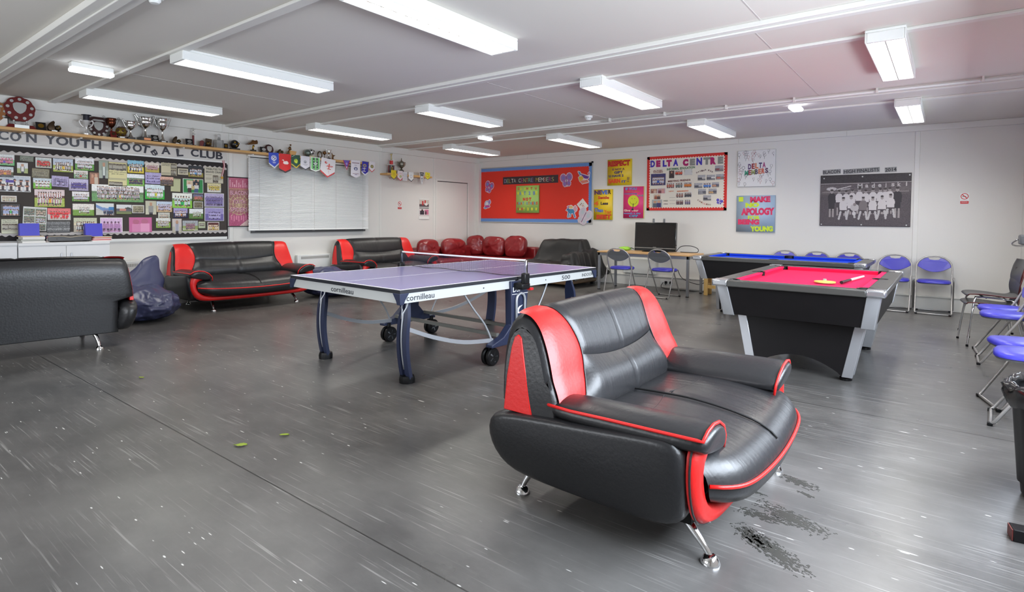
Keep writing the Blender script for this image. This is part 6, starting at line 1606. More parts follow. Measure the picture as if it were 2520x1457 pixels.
for a, b in ((-.35, .35), (.75, .15), (.1, -.45)): m.ball((.060 * math.cos(b) * math.sin(a), -.060 * math.cos(b) * math.cos(a), .092 + .060 * math.sin(b)), .018, 10, 6)
m.build('ball_panels', GOLD, t, smooth=True)
t, h = trophy(623, 343, 'bronze football boot mounted on a gold stem')
plinth(t, .075, .06, .035, EBON); MB().tube([(0, 0, .035), (-.008, 0, .07), (.008, 0, .09), (0, 0, .11)], [.016, .012, .018, .016], 8).build('stem', GOLD, t, smooth=True)
P = [(-.085, .005), (-.08, .028), (-.04, .05), (-.015, .085), (.005, .078), (.03, .075), (.055, .09), (.07, .06), (.065, .03), (.0, .018)]
MB().loft([[(x * k, y, .105 + z * k) for x, z in P] for y, k in ((-.03, .8), (-.02, 1), (.02, 1), (.03, .8))]).build('boot', mat('old bronze', rgb(112, 78, 44), .35, metal=.6), t, smooth=50)
frame_plaque(650, 361, 'dark tilted plaque with a silver oval, second group from the right', .11, EBON, PLATE, -.3)
t, h = trophy(664, 355, 'round dark wood plaque with a silver shield, near the right end of the first shelf', 'plaque')
m = MB(); R_ = Matrix.Translation((0, 0.02, .075)) @ Matrix.Rotation(-.15, 4, 'X'); m.lathe([(0, -.01), (.07, -.01), (.078, 0), (.07, .01), (0, .01)], 28, T=R_ @ Matrix.Rotation(PI / 2, 4, 'X')); m.build('board', DMAHOG, t, smooth=40)
m = MB(); m.prism(star_poly(.085, .095), -.016, -.010, 'y'); m.v = [tuple(R_ @ Vector(v)) for v in m.v]; m.build('centre_shield', PLATE, t, bevel=.002)
boot_trophy(689, 362, 'small bronze boot trophy behind the blue pennant', .75)
t, h = trophy(711, 356, 'bronze kicking footballer figure behind the red pennant')
m = MB(); m.tube([(.02, 0, .0), (-.0, 0, .05), (.012, 0, .095)], [.010, .012, .014], 8); m.tube([(-.045, 0, .012), (-.02, 0, .055), (.012, 0, .09)], [.008, .011, .013], 8); m.tube([(.012, 0, .09), (.02, 0, .15)], [.016, .02], 8); m.ball((.03, 0, .178), .016, 10, 7); m.tube([(.02, 0, .145), (-.02, -.01, .115)], .008, 6); m.tube([(.02, 0, .145), (.038, -.01, .10)], .008, 6)
m.build('figure', mat('old bronze'), t, smooth=True); plinth(t, .10, .05, .012, EBON)
q = at(722, 378, 0, .19); t = thing('wooden_wedge', 'pale wooden wedge on the end of the first shelf', 'block', (.15, q.y, SZ), RZ_LEFT)
MB().prism([(-.045, 0), (.05, 0), (.075, .075), (-.045, .085)], -.02, .02, 'y').build('block', SHELFW, t, bevel=.002)
GB = mat('smoky glass ball', rgb(110, 122, 116), .15, metal=.5)
t, h = trophy(757, 368, 'greenish glass ball trophy above the white pennant with the grey tip', z=SZ)
plinth(t, .07, .06, .02, EBON); MB().ball((0, 0, .078), .058, 18, 12).build('ball', GB, t, smooth=True)
t, h = trophy(765, 366, 'silver football trophy on a cream base, next to the glass ball', z=SZ)
plinth(t, .09, .07, .035, mat('cream base', rgb(206, 196, 150), .5)); MB().ball((0, 0, .098), .058, 18, 12).build('ball', PLATE, t, smooth=True)
m = MB()
for a, b in ((-.4, .4), (.6, .3), (.1, -.4), (-.8, -.3)): m.ball((.054 * math.cos(b) * math.sin(a), -.054 * math.cos(b) * math.cos(a), .098 + .054 * math.sin(b)), .015, 8, 6)
m.build('ball_panels', EBON, t, smooth=True)
t, h = trophy(787, 371, 'oval bronze wreath trophy with a small figure inside', z=SZ)
m = MB(); m.tube([(.042 * math.cos(a), 0, .065 + .058 * math.sin(a)) for a in [2 * PI * i / 28 for i in range(28)]], .010, 8, closed=True); m.build('wreath', BRONZE, t, smooth=True); plinth(t, .07, .05, .012, EBON); m = MB().tube([(0, 0, .012), (.004, 0, .06), (0, 0, .085)], [.008, .012, .008], 8); m.ball((0, 0, .098), .011, 8, 6); m.build('figure', PLATE, t, smooth=True)
t, h = trophy(798.5, 369, 'small bronze ball on a slender stem', z=SZ)
MB().lathe([(.02, 0), (.022, .008), (.008, .02), (.006, .07), (.012, .08)], 14).build('stem', BRONZE, t, smooth=50); MB().ball((0, 0, .11), .032, 14, 10).build('ball', mat('old bronze'), t, smooth=True)
cup(809, 368, 'small silver cup on a white base above the white and red pennant', .034, SILV, .028, base_w=.05)
t, h = trophy(819, 373, 'gold winged trophy, last one on the second shelf', z=SZ)
plinth(t, .06, .05, .015, EBON); m = MB(); m.loft([[(-.02, -.01, .015), (.012, -.01, .015), (.012, .012, .015), (-.02, .012, .015)], [(-.014, -.008, .07), (.01, -.008, .07), (.01, .01, .07), (-.014, .01, .07)], [(-.03, -.006, .125), (-.02, -.006, .125), (-.02, .006, .125), (-.03, .006, .125)]]); m.loft([[(0, -.008, .05), (.0, -.008, .09), (0, .008, .09), (0, .008, .05)], [(.04, -.004, .075), (.055, -.004, .085), (.055, .004, .085), (.04, .004, .075)]]); m.build('wings', mat('old bronze'), t, bevel=.003)
# second wall shelf
t, h = trophy(963, 373, 'tall red and gold tower trophy on the short shelf', z=SZ2, group='trophies on the short shelf')
MB().box(-.09, .09, -.05, .05, 0, .012).build('plinth', PLATE, t)
for x in (-.065, -.03, .03, .065): MB().tube([(x, 0, .012), (x, 0, .16)], .012, 8).build('column', MAHOG if abs(x) > .04 else EBON, t)
MB().box(-.012, .012, -.03, -.01, .012, .13).build('gold_figure', GOLD, t, bevel=.004); MB().box(-.09, .09, -.045, .045, .16, .178).build('deck', PLATE, t, bevel=.003); MB().box(-.026, .026, -.022, .022, .178, .255).build('upper_column', mat('bright red column', rgb(196, 30, 40), .3), t)
MB().box(-.03, .03, -.026, .026, .255, .268).build('deck', PLATE, t); m = MB().tube([(0, 0, .268), (0, 0, .36)], [.016, .010], 8); m.ball((0, 0, .378), .018, 10, 7); m.tube([(0, 0, .34), (.028, 0, .40)], .006, 6); m.tube([(0, 0, .34), (-.028, 0, .39)], .006, 6); m.build('figure', mat('pale gold figure', rgb(206, 192, 140), .3, metal=.4), t, smooth=True)
t, h = trophy(988, 386, 'tarnished silver lidded cup with two handles on a black base, short shelf', z=SZ2, group='trophies on the short shelf')
MB().lathe([(.05, 0), (.052, .02), (.045, .08), (.05, .085), (0, .085)], 20).build('plinth', EBON, t, smooth=40)
TARN = mat('tarnished silver', rgb(140, 136, 124), .25, metal=.85)
MB().lathe([(.034, .085), (.03, .095), (.012, .115), (.02, .125), (.05, .155), (.068, .20), (.066, .225), (.072, .235), (.05, .255), (.02, .268), (.01, .285), (.012, .295), (.004, .33)], 22).build('bowl', TARN, t, smooth=50)
for s in (-1, 1): MB().tube([poly_at([(s * .05, 0, .165), (s * .085, 0, .175), (s * .112, 0, .225), (s * .095, 0, .25), (s * .066, 0, .225)], i / 16) for i in range(17)], .006, 8).build('handle', TARN, t, smooth=True)

# ------------------------------------------------------------------ pennants
def pennant(sc, off, xl, xr, yt, tipx, tipy, kind, label, bg, edge=None, art=None, tilt=0.0, group='football pennants on the long shelf', d=.2365, side=.72, both=False):
    p0 = on_left(off[0] + xl / sc, off[1] + yt / sc, d); p1 = on_left(off[0] + xr / sc, off[1] + yt / sc, d); p2 = on_left(off[0] + tipx / sc, off[1] + tipy / sc, d)
    w_ = p1.y - p0.y; h_ = p0.z - p2.z; nx, ny = 44, max(44, int(44 * h_ / w_))
    cv = Canvas(nx, ny, bg)
    ax = (lambda y: np.where(y < side, .5, .5 * (1 - (y - side) / (1 - side)))) if kind == 'point' else (lambda y: .5 * (1 - y))
    if kind == 'swallow': ax = lambda y: np.full_like(y, .5)
    tip = .5 + (tipx - (xl + xr) / 2) / (xr - xl) * .35
    inside = lambda X, Y, k=0.0: np.abs(X - .5) <= ax(np.clip(Y + k, 0, 1)) - k * (.6 if kind != 'tri' else 1.0)
    if edge: cv.m(~inside(cv.X, cv.Y, .075) if both else ~inside(cv.X, np.clip(cv.Y + .0, 0, 1), .0) | (np.abs(cv.X - .5) > ax(np.clip(cv.Y + .085, 0, 1))), edge)
    if art: art(cv)
    o = sheet('pennant', cv, w_, h_, th=.0012, shape=lambda X, Y: inside(X, Y), sway=lambda x, z: -.008 * np.sin(x * 5 + 1) * (.5 - z), rough=.5)
    c = (p0 + p1) / 2; o.location = (d, c.y, p0.z - h_ / 2 + .004); o.rotation_euler = (0, -tilt, RZ_LEFT); tag(o, label, 'pennant', group)
    return o
o1, s1 = (640, 340), 8.4
def ball_art(cv):
    cv.ell(.5, .34, .27, .17, (236, 238, 244)); cv.ell(.5, .33, .21, .13, (50, 78, 196)); cv.ell(.5, .33, .16, .10, (240, 240, 246)); cv.ell(.47, .31, .06, .04, (40, 50, 110)); cv.ell(.58, .36, .05, .035, (40, 50, 110)); cv.rect(.30, .58, .70, .61, (236, 238, 244)); cv.rect(.38, .64, .64, .67, (236, 238, 244)); cv.rect(.46, .46, .54, .56, (236, 238, 244))
pennant(s1, o1, 182, 388, 295, 315, 630, 'point', 'blue pennant with a white football crest, first on the long shelf', (50, 78, 196), (232, 234, 240), ball_art, tilt=.05)
def swan_art(cv):
    W = (246, 232, 228); cv.ell(.56, .47, .23, .075, W); cv.poly([(.62, .46), (.82, .44), (.70, .53)], W); cv.line(.36, .47, .41, .40, .028, W); cv.line(.41, .40, .36, .33, .026, W); cv.line(.36, .33, .30, .33, .028, W); cv.rect(.22, .335, .30, .35, W); cv.ell(.60, .42, .14, .05, W)
pennant(s1, o1, 394, 636, 318, 520, 728, 'point', 'red pennant with a white swan', (216, 32, 36), (60, 50, 56), swan_art, side=.84)
pennant(s1, o1, 650, 828, 346, 765, 628, 'point', 'dark green and yellow pennant with a yellow crest', (28, 78, 62), (226, 200, 50), lambda cv: (cv.ell(.5, .45, .20, .16, (216, 214, 60)), cv.ell(.48, .36, .10, .08, (130, 190, 60)), cv.ell(.55, .55, .12, .08, (200, 226, 70)), cv.line(.1, .12, .4, .02, .02, (206, 210, 200))), tilt=.05, side=.72)
pennant(s1, o1, 838, 1030, 368, 940, 668, 'point', 'white pennant with a grey tip and a small grey crest', (226, 224, 232), (86, 84, 92), lambda cv: (cv.ell(.48, .42, .15, .10, (120, 122, 132)), cv.ell(.48, .43, .11, .07, (224, 224, 230)), cv.ell(.48, .44, .07, .045, (110, 112, 124)), cv.rect(.22, .58, .76, .605, (120, 120, 130)), cv.rect(.34, .63, .64, .65, (140, 140, 150))), side=.80)
def gw_art(cv):
    W = (232, 240, 232); cv.rect(0, 0, .10, 1, W); cv.rect(.90, 0, 1, 1, W); cv.rect(0, 0, 1, .06, W); cv.rect(.26, .06, .40, .86, (60, 76, 70)); cv.rect(.60, .06, .74, .86, (60, 76, 70)); cv.rect(.40, .1, .60, .86, (130, 206, 130))
    for i in range(4): cv.ell(.33, .25 + .18 * i, .06, .03, (190, 200, 196)); cv.ell(.67, .25 + .18 * i, .06, .03, (190, 200, 196))
    cv.ell(.5, .46, .14, .10, (206, 214, 210)); cv.ell(.5, .46, .05, .05, (150, 170, 160))
pennant(s1, o1, 1043, 1243, 388, 1140, 695, 'point', 'green and white striped pennant', (120, 206, 120), (236, 242, 236), gw_art, side=.88)
def wr_art(cv):
    R_ = (206, 80, 76); cv.ell(.34, .22, .10, .06, R_); cv.ell(.38, .20, .05, .03, (240, 230, 228)); cv.rect(.52, .26, .62, .40, R_); cv.rect(.40, .36, .84, .395, R_); cv.rect(.36, .42, .78, .44, R_); cv.rect(.52, .40, .58, .52, R_); cv.rect(.44, .53, .70, .56, R_); cv.line(.54, .62, .58, .80, .01, (206, 130, 126))
pennant(s1, o1, 1252, 1548, 412, 1420, 826, 'point', 'largest white pennant, edged red at the point and slightly askew', (232, 228, 232), (210, 74, 78), wr_art, tilt=-.10, side=.72)
pennant(s1, o1, 1712, 1862, 456, 1785, 670, 'tri', 'small claret triangular pennant', (96, 80, 176), (170, 40, 84), lambda cv: (cv.rect(.3, .12, .7, .16, (160, 120, 190)), cv.ell(.5, .34, .14, .12, (170, 150, 206)), cv.poly([(.42, .62), (.58, .62), (.5, .85)], (232, 226, 238))), both=True)
def wb_art(cv):
    G = (150, 120, 130); cv.rect(.12, .14, .88, .175, G); cv.rect(.36, .27, .62, .30, (170, 160, 180)); cv.ell(.5, .48, .20, .10, (120, 124, 156)); cv.ell(.5, .50, .10, .05, (226, 224, 234)); cv.rect(.36, .42, .44, .56, (96, 100, 140)); cv.rect(.56, .42, .64, .56, (96, 100, 140)); cv.rect(.18, .74, .82, .77, G); cv.rect(.38, .80, .62, .83, (120, 110, 160))
pennant(s1, o1, 1880, 2072, 452, 1975, 826, 'point', 'long white pennant with a blue-grey crest in its middle', (230, 226, 234), None, wb_art, side=.86)
pennant(s1, o1, 2104, 2236, 482, 2142, 772, 'point', 'royal blue pennant with gold lettering and a white fringe', (48, 44, 160), (226, 226, 236), lambda cv: (cv.ell(.42, .30, .26, .12, (190, 160, 70)), cv.ell(.42, .31, .15, .07, (70, 90, 170)), cv.rect(.12, .50, .62, .54, (214, 206, 190)), cv.rect(.34, .44, .42, .72, (214, 206, 190)), cv.rect(.12, .70, .58, .74, (214, 206, 190))), tilt=-.06, side=.80)
pennant(s1, o1, 2252, 2372, 480, 2300, 712, 'point', 'small white pennant with an olive crest and red edge, last on the long shelf', (228, 222, 226), (206, 66, 80), lambda cv: (cv.ell(.5, .46, .26, .16, (130, 120, 66)), cv.ell(.5, .46, .15, .09, (166, 160, 110))), tilt=-.07, side=.72)
o2, s2_ = (920, 360), 5.6
g2 = 'small pennants on the short shelf'
pennant(s2_, o2, 238, 308, 328, 280, 465, 'point', 'yellow pennant with a black edge, first on the short shelf', (222, 200, 36), (70, 66, 62), lambda cv: (cv.ell(.5, .42, .22, .14, (186, 160, 30)), cv.ell(.5, .42, .16, .10, (222, 200, 40)), cv.ell(.5, .42, .05, .03, (90, 80, 30))), group=g2, side=.74)
pennant(s2_, o2, 328, 398, 336, 366, 480, 'point', 'white pennant with a pale crest and red edge, short shelf', (226, 214, 216), (206, 60, 76), lambda cv: (cv.rect(.15, .22, .85, .26, (206, 160, 160)), cv.rect(.15, .30, .85, .34, (206, 160, 160)), cv.ell(.55, .56, .22, .14, (180, 184, 130))), group=g2, side=.74)
pennant(s2_, o2, 400, 462, 354, 430, 476, 'swallow', 'grey and white lined square pennant, short shelf', (214, 212, 216), None, lambda cv: [cv.rect(.1, .22 + .15 * i, .9, .27 + .15 * i, (150, 150, 160)) for i in range(5)], group=g2)
pennant(s2_, o2, 480, 546, 356, 512, 493, 'point', 'white pennant with a black tip and round grey crest, short shelf', (226, 226, 226), (56, 58, 56), lambda cv: (cv.ell(.5, .44, .26, .17, (176, 178, 184)), cv.ell(.5, .44, .18, .11, (220, 220, 224))), group=g2, side=.74)
pennant(s2_, o2, 625, 698, 360, 660, 535, 'tri', 'black triangular pennant with white edging, short shelf', (46, 48, 52), (214, 216, 220), lambda cv: (cv.rect(.28, .10, .72, .15, (206, 206, 210)), cv.ell(.5, .36, .13, .12, (220, 220, 224)), cv.ell(.5, .58, .06, .08, (200, 200, 206))), both=True, group=g2)
pennant(s2_, o2, 708, 772, 362, 746, 465, 'point', 'bright yellow pennant with black print, last on the short shelf', (232, 220, 44), (120, 110, 40), lambda cv: (cv.ell(.5, .44, .30, .26, (150, 140, 40)), cv.ell(.5, .44, .24, .20, (232, 220, 44)), cv.rect(.32, .22, .7, .28, (110, 104, 40)), cv.rect(.36, .42, .44, .58, (120, 110, 40)), cv.rect(.56, .42, .64, .58, (120, 110, 40))), tilt=-.08, group=g2, side=.72)
# ------------------------------------------------------------------ back wall: boards and posters
def poster(name, rect, label, face, side, lines, d=.03, cat='poster', group=None, tilt=0.0, canvas=None):
    ctr, w_, h_ = wall_rect('B', *rect, d); t = wall_thing(name, label, cat, 'B', (ctr.x, 0, ctr.z), group, tilt)
    t.location.y = 0
    MB().box(-w_ / 2, w_ / 2, -d, 0, -h_ / 2, h_ / 2).build('canvas', mat('canvas %d %d %d' % side, rgb(*side), .7), t, bevel=.003)
    cv = canvas or Canvas(2, 2, face); o = sheet('face', cv, w_ - .004, h_ - .004, t, th=.001); o.location = (0, -d + .0, 0)
    for tx, cx, cy, tw, th_, col, bold, rot in lines:
        m = MB(); put_text(m, tx, (cx - .5) * w_, (.5 - cy) * h_, tw * w_, th_ * h_, y=-d - .003, bold=bold, rot=rot); m.build('lettering', inkmat(col), t)
    return t, w_, h_, ctr
RD, OR, NV, BL, PU = (196, 38, 34), (222, 100, 34), (58, 52, 110), (66, 108, 206), (84, 50, 100)
YL = (238, 204, 40)
poster('painted_poster', (1495, 392, 1554, 456), 'yellow canvas reading RESPECT IS NOT A GIFT', YL, (214, 190, 50), [
    ('RESPECT', .48, .155, .92, .22, RD, .07, .02), ('IS NOT A', .46, .38, .52, .08, (120, 70, 80), .05, .02), ('GIFT', .47, .50, .36, .10, NV, .05, .03), ('U HAVE 2', .37, .635, .62, .09, NV, .05, .02), ('EARN', .30, .83, .50, .17, (222, 74, 34), .07, .03), ('IT', .70, .86, .20, .09, (78, 74, 150), .05, .0), ('!!', .87, .79, .09, .20, (130, 90, 80), .03, -.06)])
poster('painted_poster', (1461, 466, 1507, 541), 'narrow yellow canvas reading NEVER SETTLE 4 LESS THAN YOUR BEST', YL, (206, 184, 60), [
    ('NE', .24, .10, .40, .14, PU, .06, .02), ('VE', .58, .10, .34, .14, BL, .06, .02), ('R', .85, .09, .16, .14, (74, 50, 44), .06, .02), ('Settle', .53, .27, .60, .10, (206, 70, 44), .05, .0), ('4', .14, .46, .24, .14, OR, .05, .0), ('Less', .58, .46, .40, .10, (66, 56, 60), .05, .0), ('Than', .28, .68, .48, .13, BL, .04, -.08), ('Your', .76, .74, .40, .13, OR, .04, .0), ('BEST', .56, .90, .80, .15, (206, 66, 36), .07, .02)])
t, w_, h_, _c = poster('painted_poster', (1534, 459, 1584, 537), 'pink canvas with a yellow smiley face, right of the narrow yellow one', (234, 62, 128), (226, 212, 90), [
    ('IF YOU', .38, .07, .56, .08, (90, 150, 206), .05, .0), ('Cant Say', .46, .155, .72, .06, (214, 110, 70), .04, .0), ('something', .36, .23, .62, .06, (70, 130, 160), .04, .0), ('NICE', .84, .29, .28, .05, (70, 160, 150), .04, .0),
    ('Give Your', .40, .755, .72, .07, (226, 206, 190), .04, .0), ('mouth a day', .46, .85, .84, .06, (90, 160, 206), .04, .0), ('OFF', .52, .93, .44, .08, (80, 150, 190), .05, .0)])
m = MB(); N = 36; k = min(w_, h_) * .27
m.add([(k * math.cos(2 * PI * i / N), -.032, h_ * .04 + k * math.sin(2 * PI * i / N)) for i in range(N)], [list(range(N))]); m.build('smiley', mat('lime yellow paint', rgb(214, 220, 50), .6), t)
m = MB()
for x in (-.35, .35): m.add([(x * k * .7 + .05 * k * math.cos(2 * PI * i / 10), -.0335, h_ * .04 + .42 * k + .09 * k * math.sin(2 * PI * i / 10)) for i in range(10)], [list(range(10))])
m.tube([(k * .62 * math.cos(a), -.033, h_ * .04 - .05 * k + k * .5 * math.sin(a)) for a in [PI + PI * i / 14 for i in range(15)]], .003, 5); m.build('smile', inkmat((110, 110, 40)), t)
m = MB(); m.ribbon([(-.0 * k, -.034, h_ * .04 - .4 * k), (-.06 * k, -.034, h_ * .04 - 1.25 * k)], (.10 * k, 0, 0), .002); m.ball((-.12 * k, -.034, h_ * .04 - 1.42 * k), .22 * k, 12, 8, sc=(1, .1, .8)); m.build('finger', inkmat((48, 44, 52)), t)
cv = Canvas(104, 102, (226, 226, 226)); rr = random.Random(11)
for i in range(64):
    x, y = rr.uniform(.03, .97), rr.uniform(.03, .93)
    if .2 < x < .8 and .28 < y < .66: continue
    r = rr.uniform(.028, .045); g = rr.choice([(96, 96, 100), (130, 130, 132), (176, 130, 130), (110, 110, 116)])
    cv.ell(x, y, r, r * 1.15, g); cv.ell(x, y, r * .78, r * .9, (226, 226, 226)); cv.line(x, y + r, x + rr.uniform(-.015, .015), y + r * 2.6, .005, g)
    if rr.random() < .5: cv.rect(x - r * .4, y - .006, x + r * .4, y + .004, (170, 160, 160))
MC = [(84, 56, 110), (150, 50, 60), (206, 110, 70), (70, 60, 110), (160, 60, 120)]
poster('balloon_poster', (1815, 369, 1908, 459), 'white canvas covered in drawn balloons, reading DELTA MEMBERS', (226, 226, 226), (190, 192, 190), [
    (c, .33 + .095 * i, .45 - .008 * i, .085, .15, MC[i], .05, .0) for i, c in enumerate('DELTA')] + [(c, .25 + .088 * i, .62 - .008 * i, .082 if c != 'M' else .10, .14, [(50, 150, 120), (150, 60, 80), (160, 170, 110), (84, 70, 90), (206, 120, 80), (206, 90, 60), (96, 60, 90)][i], .05, .0) for i, c in enumerate('MEMBERS')], canvas=cv)
MG, LM = (222, 50, 98), (206, 230, 50)
poster('painted_poster', (1812, 481, 1907, 571), 'pale blue canvas reading I MAKE NO APOLOGY FOR BEING YOUNG', (170, 192, 214), (150, 170, 190), [
    ('I', .12, .10, .12, .13, LM, .07, 0), ('MAKE', .62, .11, .52, .16, MG, .07, .02), ('NO', .42, .26, .36, .13, LM, .08, .02), ('APOLOGY', .56, .44, .86, .20, MG, .07, .02), ('FOR', .47, .61, .32, .11, LM, .05, .0), ('BEING', .33, .725, .56, .15, MG, .07, .0), ('YOUNG', .67, .91, .58, .15, LM, .07, .02)])

# --- red notice board with stickers
ctr, w_, h_ = wall_rect('B', 1179, 409, 1456, 547, .0)
ctr, w_, h_ = Vector((1.535, 0, 1.815)), 3.02, 1.235
t = wall_thing('notice_board', 'wide red notice board with a blue scalloped border in the corner of the room', 'notice board', 'B', (ctr.x, 0, ctr.z))
REDP_ = mat('red display paper', rgb(226, 50, 30), .6, bump=.25, bscale=5)
MB().box(-w_ / 2, w_ / 2, -.012, 0, -h_ / 2, h_ / 2).build('backing', REDP_, t)
SIL2 = mat('satin aluminium', rgb(190, 192, 188), .35, metal=.5)
m = MB(); f = .022
m.box(-w_ / 2 - f, w_ / 2 + f, -.022, 0, h_ / 2, h_ / 2 + f).box(-w_ / 2 - f, w_ / 2 + f, -.022, 0, -h_ / 2 - f, -h_ / 2).box(-w_ / 2 - f, -w_ / 2, -.022, 0, -h_ / 2, h_ / 2).box(w_ / 2, w_ / 2 + f, -.022, 0, -h_ / 2, h_ / 2); m.build('frame', SIL2, t, bevel=.004)
for x in (-1, 1):
    for z in (-1, 1): MB().box(x * (w_ / 2 + .008) - .018, x * (w_ / 2 + .008) + .018, -.026, 0, z * (h_ / 2 + .008) - .018, z * (h_ / 2 + .008) + .018).build('corner_cap', PLASTIC if x > 0 and z > 0 else SIL2, t, bevel=.004)
BB = mat('blue scalloped border', rgb(104, 146, 206), .65)
for T, L_ in ((Matrix.Translation((0, 0, h_ / 2)), w_), (Matrix.Translation((0, 0, -h_ / 2)) @ Matrix.Rotation(PI, 4, 'Y'), w_), (Matrix.Translation((-w_ / 2, 0, 0)) @ Matrix.Rotation(-PI / 2, 4, 'Y'), h_), (Matrix.Translation((w_ / 2, 0, 0)) @ Matrix.Rotation(PI / 2, 4, 'Y'), h_)):
    m = MB(); scallop(m, L_, .062, .016, .042, -.0145, -.0125, -1, T); m.build('border', BB, t)
def on_board(name, label, cat, cx, cy, w_, h_, cv, shape=None, d=.016, th=.0015, tilt=0.0, group='cut-out stickers on the red board'):
    o = sheet(name, cv, w_, h_, th=th, shape=shape); q = on_back(cx, cy, d); o.location = (q.x, -d, q.z); o.rotation_euler = (0, -tilt, 0)
    return tag(o, label, cat, group)
def px_red(x, y): return 1160 + x / 7.669, 370 + y / 7.669
a_, b_ = on_back(*px_red(605, 575)), on_back(*px_red(1645, 540)); zc = (a_.z + b_.z) / 2
t = wall_thing('title_strip', 'black strip with speckled letters reading DELTA CENTRE MEMBERS on the red board', 'sign', 'B', ((a_.x + b_.x) / 2, -.0125, zc), None, .0)
sw = b_.x - a_.x; MB().box(-sw / 2, sw / 2, -.003, 0, -.085, .085).build('strip', mat('black title card', rgb(58, 44, 50), .6), t)
pal = [(150, 150, 200), (200, 190, 110), (206, 130, 110), (190, 170, 60), (110, 190, 140), (170, 60, 130), (206, 206, 200), (150, 190, 140), (200, 110, 60), (196, 206, 190), (230, 230, 220)]
xs_ = -.455
for i, ch in enumerate('DELTA CENTRE MEMBERS'):
    if ch != ' ':
        m = MB(); put_text(m, ch, sw * xs_, -.005, sw * (.040 if ch != 'M' else .048), .088, y=-.0045, bold=-.012 if i % 3 else 0); m.build('letter', inkmat(pal[i * 7 % 11]), t)
    xs_ += .0455
cx0, cy0 = px_red(850, 665); cx1, cy1 = px_red(1275, 1180)
GRN = (176, 216, 110); RR, YY, BBB = (214, 60, 50), (226, 226, 60), (110, 140, 190)
def mixed(word, cx, cy, tw, th_, cols, bold=.05):
    n = len(word); return [(c, cx - tw / 2 + tw * (i + .5) / n, cy, tw / n * .82, th_, cols[i % len(cols)], bold, 0) for i, c in enumerate(word) if c != ' ']
t, w2, h2, c2 = poster('painted_poster', (cx0, cy0, cx1, cy1), 'lime green canvas reading DO WHAT U WANT, hung on the red board', GRN, (150, 190, 90),
    mixed('DO WHAT U', .5, .11, .86, .09, [RR, YY]) + mixed('WANT 2 BE', .5, .28, .92, .13, [YY, BBB]) + mixed('NOT', .5, .50, .40, .12, [RR, (206, 40, 50)], .08) + mixed('WHAT OTHERS', .5, .65, .94, .11, [RR, BBB]) + mixed('WANT 2 B !', .5, .86, .90, .10, [RR, YY]), d=.035)
t.location.y = -.0125
rr = random.Random(3)
def butterfly(c1, c2):
    cv = Canvas(40, 38, (220, 206, 214)); 
    sh = lambda X, Y: (((X - .26) / .26) ** 2 + ((Y - .34) / .32) ** 2 < 1) | (((X - .74) / .26) ** 2 + ((Y - .34) / .32) ** 2 < 1) | (((X - .34) / .18) ** 2 + ((Y - .76) / .24) ** 2 < 1) | (((X - .66) / .18) ** 2 + ((Y - .76) / .24) ** 2 < 1) | (np.abs(X - .5) < .06) & (Y > .2)
    for x in (.26, .74): cv.ell(x, .34, .22, .26, c1); cv.ell(x, .34, .12, .14, c2)
    for x in (.34, .66): cv.ell(x, .76, .14, .19, c1); cv.ell(x, .76, .07, .09, c2)
    cv.rect(.47, .25, .53, .9, (120, 90, 120)); return cv, sh
def blob(polys, halo=.06, base=(232, 226, 228), n=40):
    cv = Canvas(n, n, base)
    for p, c in polys:
        if len(p) == 4 and not isinstance(p[0], tuple): cv.ell(*p, c)
        else: cv.poly(p, c)
    m = np.zeros((n, n), bool)
    col = cv.a; inked = np.any(np.abs(col - np.array(base)) > 4, axis=2); k = int(halo * n)
    for dy in range(-k, k + 1):
        for dx in range(-k, k + 1):
            if dx * dx + dy * dy <= k * k: m |= np.roll(np.roll(inked, dy, 0), dx, 1)
    return cv, (lambda X, Y: m)
c_, s_ = butterfly((170, 110, 170), (130, 120, 190)); x, y = px_red(1795, 555); on_board('butterfly_sticker', 'purple paper butterfly right of the black title strip', 'sticker', x, y, .31, .30, c_, s_, tilt=.12)
c_, s_ = butterfly((206, 196, 206), (190, 200, 206)); x, y = px_red(2130, 1245); on_board('butterfly_sticker', 'pale silver paper butterfly over the bottom right corner of the red board', 'sticker', x, y, .32, .36, c_, s_, tilt=-.5, d=.024)
c_, s_ = butterfly((190, 80, 150), (110, 150, 206)); x, y = px_red(335, 690); on_board('butterfly_sticker', 'pink and blue paper butterfly at the left of the red board', 'sticker', x, y, .27, .28, c_, s_, tilt=-.35)
c_, s_ = blob([((.42, .5, .26, .30), (150, 170, 206)), ((.40, .48, .18, .2), (236, 232, 236)), ((.45, .72, .3, .12), (186, 70, 150)), ((.70, .30, .12, .2), (150, 120, 190)), ((.22, .85, .18, .07), (110, 150, 206))]); x, y = px_red(310, 1015); on_board('snail_sticker', 'pink and white paper cut-out low at the left of the red board', 'sticker', x, y, .26, .25, c_, s_)
c_, s_ = blob([([(.05, .08), (.2, .1), (.3, .3), (.2, .35)], (90, 150, 190)), ([(.25, .25), (.5, .3), (.95, .45), (.8, .6), (.55, .55)], (110, 60, 150)), ([(.1, .45), (.4, .38), (.5, .6), (.2, .75)], (230, 190, 60)), ([(.2, .7), (.8, .65), (.9, .8), (.4, .9)], (226, 130, 110)), ([(.85, .2), (.95, .15), (.92, .45)], (190, 70, 120))]); x, y = px_red(2120, 515); on_board('bird_sticker', 'purple and yellow paper bird in the top right corner of the red board', 'sticker', x, y, .30, .31, c_, s_)
